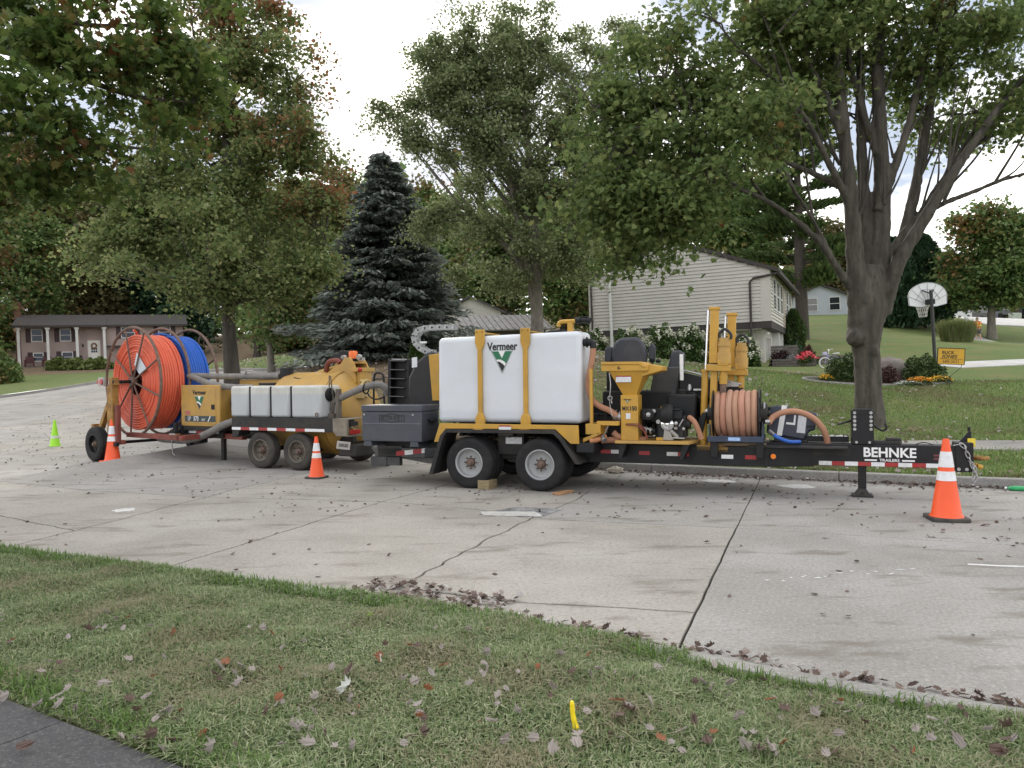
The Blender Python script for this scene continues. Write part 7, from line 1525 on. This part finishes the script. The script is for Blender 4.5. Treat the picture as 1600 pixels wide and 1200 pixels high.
def flowers(px0, px1, py, Y, fm, label, n=420, h=0.22, ls=0.055, cat='flowers', name='marigolds', dep=0.35, group=None):
    b = at((px0+px1)/2, py, Y); b.z = ground(b.x,b.y); w = (px1-px0)/2*Y/FPX; t = thing(name, label, cat, b, (0,0,0), group)
    P = np.stack([rng.uniform(-w,w,n), rng.uniform(-dep,dep,n), h*(0.55+0.6*rng.random(n))],1); P[:,2] *= np.clip(1.15-np.abs(P[:,0])/w*0.5,0.3,1)
    leaf_mesh('blossom', P, ls, fm, t, up=0.6, droop=0)
    G_ = P[rng.integers(0,n,n*2)]*np.array([1,1,0.6])+rng.normal(size=(n*2,3))*0.04; leaf_mesh('leaves', G_, ls, gb, t, up=0.2, droop=0.2); return t
flowers(1422,1450,601,24.0,fl_o,'deep orange marigolds at the front of the flower bed'); flowers(1448,1481,598,24.3,fl_y,'yellow-orange marigolds at the right end of the flower bed')
flowers(1283,1296,600,24.6,fl_y,'small patch of yellow-orange flowers at the left end of the flower bed',160)
flowers(1398,1431,604,23.9,leafmat('white_flower',[(0.7,0.72,0.7),(0.8,0.8,0.78)],0.2),'low white flowers between the purple shrub and the marigolds',360,0.12,0.05,name='white_flowers')
flowers(1247,1275,562,32.6,leafmat('pink_flower',[(0.6,0.05,0.08),(0.75,0.12,0.15),(0.8,0.22,0.25)],0.2),'bright pink-red flowers above the low timber wall',420,0.55,0.10,name='pink_flowers')
bush('dark_red_shrub', 1222, 568, 33.6, 19, 22, leafmat('burgundy_leaf',[(0.025,0.008,0.012),(0.05,0.015,0.02)],0.1), 'dark burgundy shrub beside the garage of the grey house', 1400, 0.10)
bush('grey_shrub', 1236, 570, 33.2, 11, 16, leafmat('grey_leaf',[(0.2,0.21,0.2),(0.3,0.31,0.3)],0.1), 'small silvery grey shrub right of the burgundy one', 700, 0.08)
bush('dark_bush', 1240, 550, 38, 20, 22, GD, 'dark low bush under the cone-shaped evergreen', 1300, 0.12)
bush('red_brown_bush', 1263, 552, 36, 10, 24, leafmat('redbrown_leaf',[(0.07,0.025,0.02),(0.11,0.05,0.035)],0.1), 'red-brown bush behind the pink flowers', 900, 0.1)
bush('left_bush', -8, 612, 52, 36, 50, G5, 'large green bush at the left edge before the mauve house', 4200, 0.2)
bush('left_bush', 12, 610, 56, 22, 12, gb, 'low green plants on the lawn left of the mauve house porch', 700, 0.15)
for i, (a, b, lab) in enumerate(((78,105,'left third'),(103,135,'middle third'),(132,172,'right third'))):
    bush('hedge_plant', (a+b)/2, 581, 72, (b-a)/2+4, 17, leafmat('hosta_leaf',[(0.09,0.13,0.03),(0.14,0.18,0.05),(0.2,0.23,0.08)],0.2), 'yellow-green leafy plants below the porch, %s of the row' % lab, 1500, 0.3)
# hydrangeas along the grey house
hyd = leafmat('hydrangea_leaf', [(0.046,0.091,0.023),(0.072,0.124,0.033),(0.104,0.163,0.046)], 0.25); hydf = leafmat('hydrangea_flower', [(0.62,0.64,0.48),(0.72,0.72,0.60),(0.78,0.78,0.70)], 0.2)
for i, (px, Y, rx, h, lab) in enumerate([(930,35.5,20,60,'beside the tank outlet, leftmost of the hedge'),(985,34.8,30,66,'just right of the white vent pipe'),(1035,34.2,30,70,'left of the middle of the gable wall'),(1080,33.9,27,70,'behind the drill boom'),(1130,33.6,28,68,'behind the yellow stake masts'),(1166,33.4,18,60,'nearest the garage corner')]):
    t = bush('hydrangea', px, 574, Y, rx, h-15, hyd, 'white-flowering hydrangea bush against the grey house, '+lab, 3400, 0.13, 'hydrangeas along the grey house', depth=0.9)
    k = Y/FPX; nf = 22; c_ = rng.normal(size=(nf,3)); c_ /= np.linalg.norm(c_,axis=1)[:,None]; c_[:,2] = np.abs(c_[:,2]); c_[:,1] = -np.abs(c_[:,1])*0.9
    c_[:,2] = c_[:,2]**0.6; c_ *= np.array([rx*k*1.04,1.0,(h-12)*k*1.0]); c_[:,2] = np.maximum(c_[:,2],0.5); q_ = np.repeat(c_,26,0)+rng.normal(size=(nf*26,3))*np.array([0.055,0.055,0.07]); leaf_mesh('blossom', q_, 0.09, hydf, t, up=0.5, droop=0)
# ornamental grass
og = thing('ornamental_grass', 'tall clump of ornamental grass by the white post in the far yard', 'grass clump', at(1495,537,46)); og.location.z -= 0.05
n = 1500; a = rng.random(n)*2*PI; r = np.sqrt(rng.random(n)); p0 = np.stack([r*np.cos(a)*0.85, r*np.sin(a)*0.6, 0*a],1); tip = p0*np.array([1.3,1.3,0])+np.stack([rng.normal(size=n)*0.18, rng.normal(size=n)*0.18, 1.25+0.35*rng.random(n)],1)
V = np.stack([p0-[0.012,0,0],p0+[0.012,0,0],(p0*0.35+tip*0.65)+[0.010,0,0.1],tip,(p0*0.35+tip*0.65)-[0.010,0,-0.1]],1); quads_mesh('blades', V, 5, leafmat('tall_grass',[(0.10,0.14,0.04),(0.16,0.2,0.07),(0.2,0.17,0.09)],0.3), og)

# ================================================================== GRASS AND FALLEN LEAVES
def blades(name, P, h, m, lean=0.5, w=0.0035):
    n = len(P); a = rng.random(n)*2*PI; hh = h*rng.uniform(0.45,1.25,n); d = np.stack([np.cos(a),np.sin(a),0*a],1); s = np.stack([-np.sin(a),np.cos(a),0*a],1)*w*rng.uniform(0.7,1.4,n)[:,None]
    l1 = (rng.random(n)*lean)[:,None]; up = np.array([0,0,1.0])
    mid = P+(d*l1*0.35+up*0.62)*hh[:,None]; tip = P+(d*l1*1.1+up*(1.0-0.35*l1))*hh[:,None]
    V = np.stack([P-s,P+s,mid+s*0.8,tip,mid-s*0.8],1); return quads_mesh(name, V, 5, m, None, [(0,1,2,4),(4,2,3)], 'stuff')
gm1 = leafmat('verge_grass', [(0.101,0.157,0.054),(0.162,0.230,0.090),(0.235,0.297,0.134),(0.426,0.437,0.280),(0.129,0.196,0.067)], 0.25, rough=0.6, autumn=(0.29,0.27,0.165), ascale=1.6, athr=0.63)
gm2 = leafmat('lawn_grass', [(0.097,0.184,0.038),(0.145,0.241,0.058),(0.212,0.300,0.086),(0.348,0.348,0.155)], 0.25, rough=0.6, autumn=(0.19,0.165,0.085), ascale=0.5, athr=0.62)
def verge_pts(n, t0, t1):
    t = rng.uniform(t0,t1,n); u = rng.random(n); s0 = 2.49-0.14*(t+3.75); s1 = NEARV(t)-np.where(t < -0.8, 0.06, 0.19); s = s0+(s1-s0)*u
    x, y = t*SU[0]+s*SN[0], t*SU[1]+s*SN[1]; k = (y > 2.4) & (np.abs(x) < y*0.78+0.4); return np.stack([x[k],y[k],hgrass(x[k],y[k])-0.004],1)
vp = verge_pts(560000, -9.5, 3.8); d = np.linalg.norm(vp[:,:2],axis=1); vp = vp[rng.random(len(vp)) < np.clip(5.2/d,0.25,1)**1.4]
bl = blades('verge_grass', vp, 0.062*(0.55+0.75*sm((np.sin(vp[:,0]*3.1+vp[:,1]*1.7)+np.sin(vp[:,0]*7.3-vp[:,1]*5.9)*0.7+np.sin(vp[:,1]*11+vp[:,0]*4)*0.5+1.4)/2.8)), gm1, 1.5)
ed = verge_pts(90000, -9.5, 3.0); tt_, ss_ = ts(ed[:,0],ed[:,1]); ed = ed[(((NEARV(tt_)-ss_) < 0.30) & ((tt_ < -0.8) | (NEARV(tt_)-ss_ > 0.2))) | (ss_ < 2.66-0.14*(tt_+3.75))]
blades('edge_grass', ed, 0.085, leafmat('edge_grass', [(0.070,0.133,0.028),(0.112,0.196,0.042),(0.168,0.252,0.070)], 0.25), 1.4)
def lawn_pts(n, t0, t1, d0, d1):
    t = rng.uniform(t0,t1,n); dd = d0+(d1-d0)*rng.random(n)**1.3; s = FARV(t)+dd; x, y = t*SU[0]+s*SN[0], t*SU[1]+s*SN[1]; return x, y, hgrass(x,y)
x, y, z = lawn_pts(270000, -9, 19, 0.2, 16); lt = litter(x,y); sw = (np.abs((x*SN[0]+y*SN[1])-FARV(x*SU[0]+y*SU[1])-3.1) < 0.57)
inbed = (((x-pts[0][0]+2.35)/2.4)**2+((y-24.9)/1.2)**2 < 1)
k = (rng.random(len(x)) > lt*0.85) & ~sw & ~inbed & (np.abs(x) < y*0.75); blades('lawn_grass', np.stack([x,y,z-0.005],1)[k], 0.07, gm2, 1.2, 0.006)

dead = [leafmat('dead_leaf_%d' % i, c, 0.15, 0.7) for i, c in enumerate(([(0.17,0.12,0.09),(0.27,0.215,0.185),(0.37,0.33,0.31),(0.50,0.47,0.46)], [(0.075,0.05,0.042),(0.12,0.08,0.065),(0.18,0.13,0.115)], [(0.32,0.10,0.05),(0.24,0.09,0.05),(0.40,0.2,0.08)]))]
DEAD = [(0,0),(0.16,-0.02),(0.33,0.08),(0.30,0.22),(0.45,0.40),(0.31,0.50),(0.29,0.72),(0.13,0.70),(0,0.96)]
curl_pts = [(x_*0.92,y_,x_*x_*1.5+(y_-0.4)**2*0.6+0.25*x_*y_) for x_, y_ in DEAD]+[(-x_*0.8,y_*0.97,x_*x_*0.6+(y_-0.4)**2*0.6-0.3*x_*y_) for x_, y_ in DEAD[1:-1]]
def flat_frames(n, tilt):
    N = rng.normal(size=(n,3))*tilt; N[:,2] = 1; N /= np.linalg.norm(N,axis=1)[:,None]; a = rng.random(n)*2*PI; T_ = np.stack([np.cos(a),np.sin(a),0*a],1); T_ -= N*(T_*N).sum(1)[:,None]; T_ /= np.linalg.norm(T_,axis=1)[:,None]; return N, T_, np.cross(N,T_)
def litter_mesh(name, P, size, m, tilt=0.45, parent=None):
    n = len(P); N, T_, B = flat_frames(n, tilt); s = size*rng.uniform(0.55,1.25,n); L = np.array(curl_pts); cu = rng.uniform(-0.6,1.6,n)[:,None,None]
    V = P[:,None]+s[:,None,None]*(B[:,None]*L[None,:,0,None]*0.95+T_[:,None]*(L[None,:,1,None]-0.4)+N[:,None]*L[None,:,2,None]*cu); K = len(HALF)
    return quads_mesh(name, V, len(curl_pts), m, parent, [tuple(range(K)),(0,K-1)+tuple(range(2*K-3,K-1,-1))], 'stuff')
def road_pts(n, t0, t1, s0, s1, pw=1.0):
    t = rng.uniform(t0,t1,n); s = s0(t)+(s1(t)-s0(t))*rng.random(n)**pw; x, y = t*SU[0]+s*SN[0], t*SU[1]+s*SN[1]; return np.stack([x,y,hroad(x,y)+0.008],1)
C_ = lambda v: (lambda t: v+0*t)
rl = np.concatenate([road_pts(430,-9,8,NEARV,FARV), road_pts(900,-5,9,C_(8.6),FARV), road_pts(560,-16,-4,C_(8.0),FARV), road_pts(2600,-26,-11,C_(9.0),C_(26)), road_pts(420,-6,9,lambda t: FARV(t)-0.55,FARV)])
dr_ = np.sin(rl[:,0]*1.9+rl[:,1]*0.7)+np.sin(rl[:,1]*2.3-rl[:,0]*1.1+1)+0.6*np.sin(rl[:,0]*4.1+rl[:,1]*3.3)
rl = rl[(dr_ > rng.normal(size=len(rl))*0.9-0.1)]; litter_mesh('fallen_leaves', rl, 0.055, dead[1], 0.32)
tn = rng.normal(size=3000); gl2 = np.concatenate([road_pts(650,-3.4,3.2,lambda t: NEARV(t)-0.02,lambda t: NEARV(t)+0.24,1.5), road_pts(420,-3.5,-2.2,lambda t: NEARV(t)-0.02,lambda t: NEARV(t)+0.55,1.6), road_pts(1500,-8,12,lambda t: FARV(t)-0.28,lambda t: FARV(t)-0.01,0.6)])
gl2[:,2] += rng.random(len(gl2))*0.02; litter_mesh('gutter_leaves', gl2, 0.058, dead[1], 0.35)
litter_mesh('gutter_leaves', gl2[::3]+np.array([0.02,0.01,0.01]), 0.058, dead[0], 0.35)
x, y, z = lawn_pts(5200, -12, 13, 0.1, 17); litter_mesh('lawn_leaves', np.stack([x,y,z+0.035],1)[rng.random(len(x)) < 0.25+litter(x,y)], 0.085, dead[0], 0.6)
x, y = rng.uniform(-16,8,5500), rng.uniform(17,46,5500); k = y*SN[1]+x*SN[0] > FARV(x*SU[0]+y*SU[1])+0.3; x, y = x[k], y[k]; litter_mesh('slope_leaves', np.stack([x,y,hgrass(x,y)+0.03],1), 0.13, dead[0], 0.6)
# leaves in the near grass that can be told apart one by one
Lv = []
for i, m in enumerate(dead):
    for kk in range(2):
        L = np.array(curl_pts); me = bpy.data.meshes.new('leaf'); K = len(HALF); c = (1.3,2.4)[kk]
        me.from_pydata([(a*0.95,b-0.4,zz*c) for a,b,zz in L.tolist()],[],[tuple(range(K)),(0,K-1)+tuple(range(2*K-3,K-1,-1))]); me.materials.append(m); Lv.append(me)
white_leaf = leafmat('pale_leaf', [(0.5,0.52,0.48),(0.6,0.6,0.57)], 0.2)
def near_leaf(px, py, size, me, m=None):
    p = gz(px, py, 0.12)
    if m: me = me.copy(); me.materials[0] = m
    o = bpy.data.objects.new('leaf', me); C.objects.link(o); o.parent = verge; p.z = ground(p.x,p.y)+0.058; o.location = p; z_ = size*rnd.uniform(0.6,0.95); o.scale = (z_*rnd.uniform(0.6,1.0),z_,z_)
    o.rotation_euler = (rnd.gauss(0,0.6),rnd.gauss(0,0.6),rnd.uniform(0,2*PI)); return o
for px, py, s, i in [(340,1055,0.11,0),(355,1048,0.1,4),(590,1045,0.07,4),(672,1065,0.09,0),(690,1058,0.08,5),(765,1030,0.09,1),(780,1100,0.08,0),(920,1068,0.09,1),(1065,1160,0.09,0),(965,1138,0.11,2),(985,1130,0.1,3),(1175,1160,0.09,0),(1430,1152,0.09,1),(1580,1140,0.11,3),(1560,1180,0.1,2),(660,1165,0.1,3),(735,1085,0.08,1),(150,993,0.08,1),(110,1005,0.07,0),(268,1000,0.09,4),(235,990,0.06,0),(95,1115,0.09,0),(375,1083,0.08,1),(460,1160,0.09,1),(470,1150,0.07,0),(480,1180,0.1,0),(560,1120,0.06,4),(285,1125,0.06,4),(545,1060,0.1,2),(520,1055,0.07,0),(640,1020,0.07,4),(730,990,0.07,1),(650,980,0.06,2),(1180,1190,0.1,3),(1205,1195,0.11,1),(1160,1185,0.1,0),(1225,1180,0.09,4),(1290,1195,0.09,0),(1310,1190,0.09,2)]: near_leaf(px, py, s, Lv[i])
near_leaf(541, 1092, 0.15, Lv[0], white_leaf); near_leaf(577, 966, 0.08, Lv[0], leafmat('lime_leaf',[(0.3,0.42,0.12),(0.38,0.48,0.2)],0.2)); near_leaf(592,1042,0.085,Lv[0],white_leaf)
for k in range(210):
    py = 960+230*rnd.random()**0.8; px = rnd.uniform(0,1600)
    g = gz(px,py,0.1); t_, s_ = ts(g.x,g.y)
    if 2.6-0.14*(t_+3.75) < s_ < near(t_)-0.2: near_leaf(px, py, rnd.uniform(0.045,0.09), Lv[rnd.choice([0,0,1,1,2,3,4])])
for px, py, i in [(60,1122,0),(120,1130,1),(150,1148,2),(190,1172,0),(215,1178,1),(240,1172,3),(270,1180,2),(90,1108,0),(10,1110,1),(40,1185,2),(250,1192,0)]:
    o = near_leaf(px, py, 0.085, Lv[i]); p = gz(px,py,0.1); o.location = (p.x,p.y,ground(p.x,p.y)+0.05)
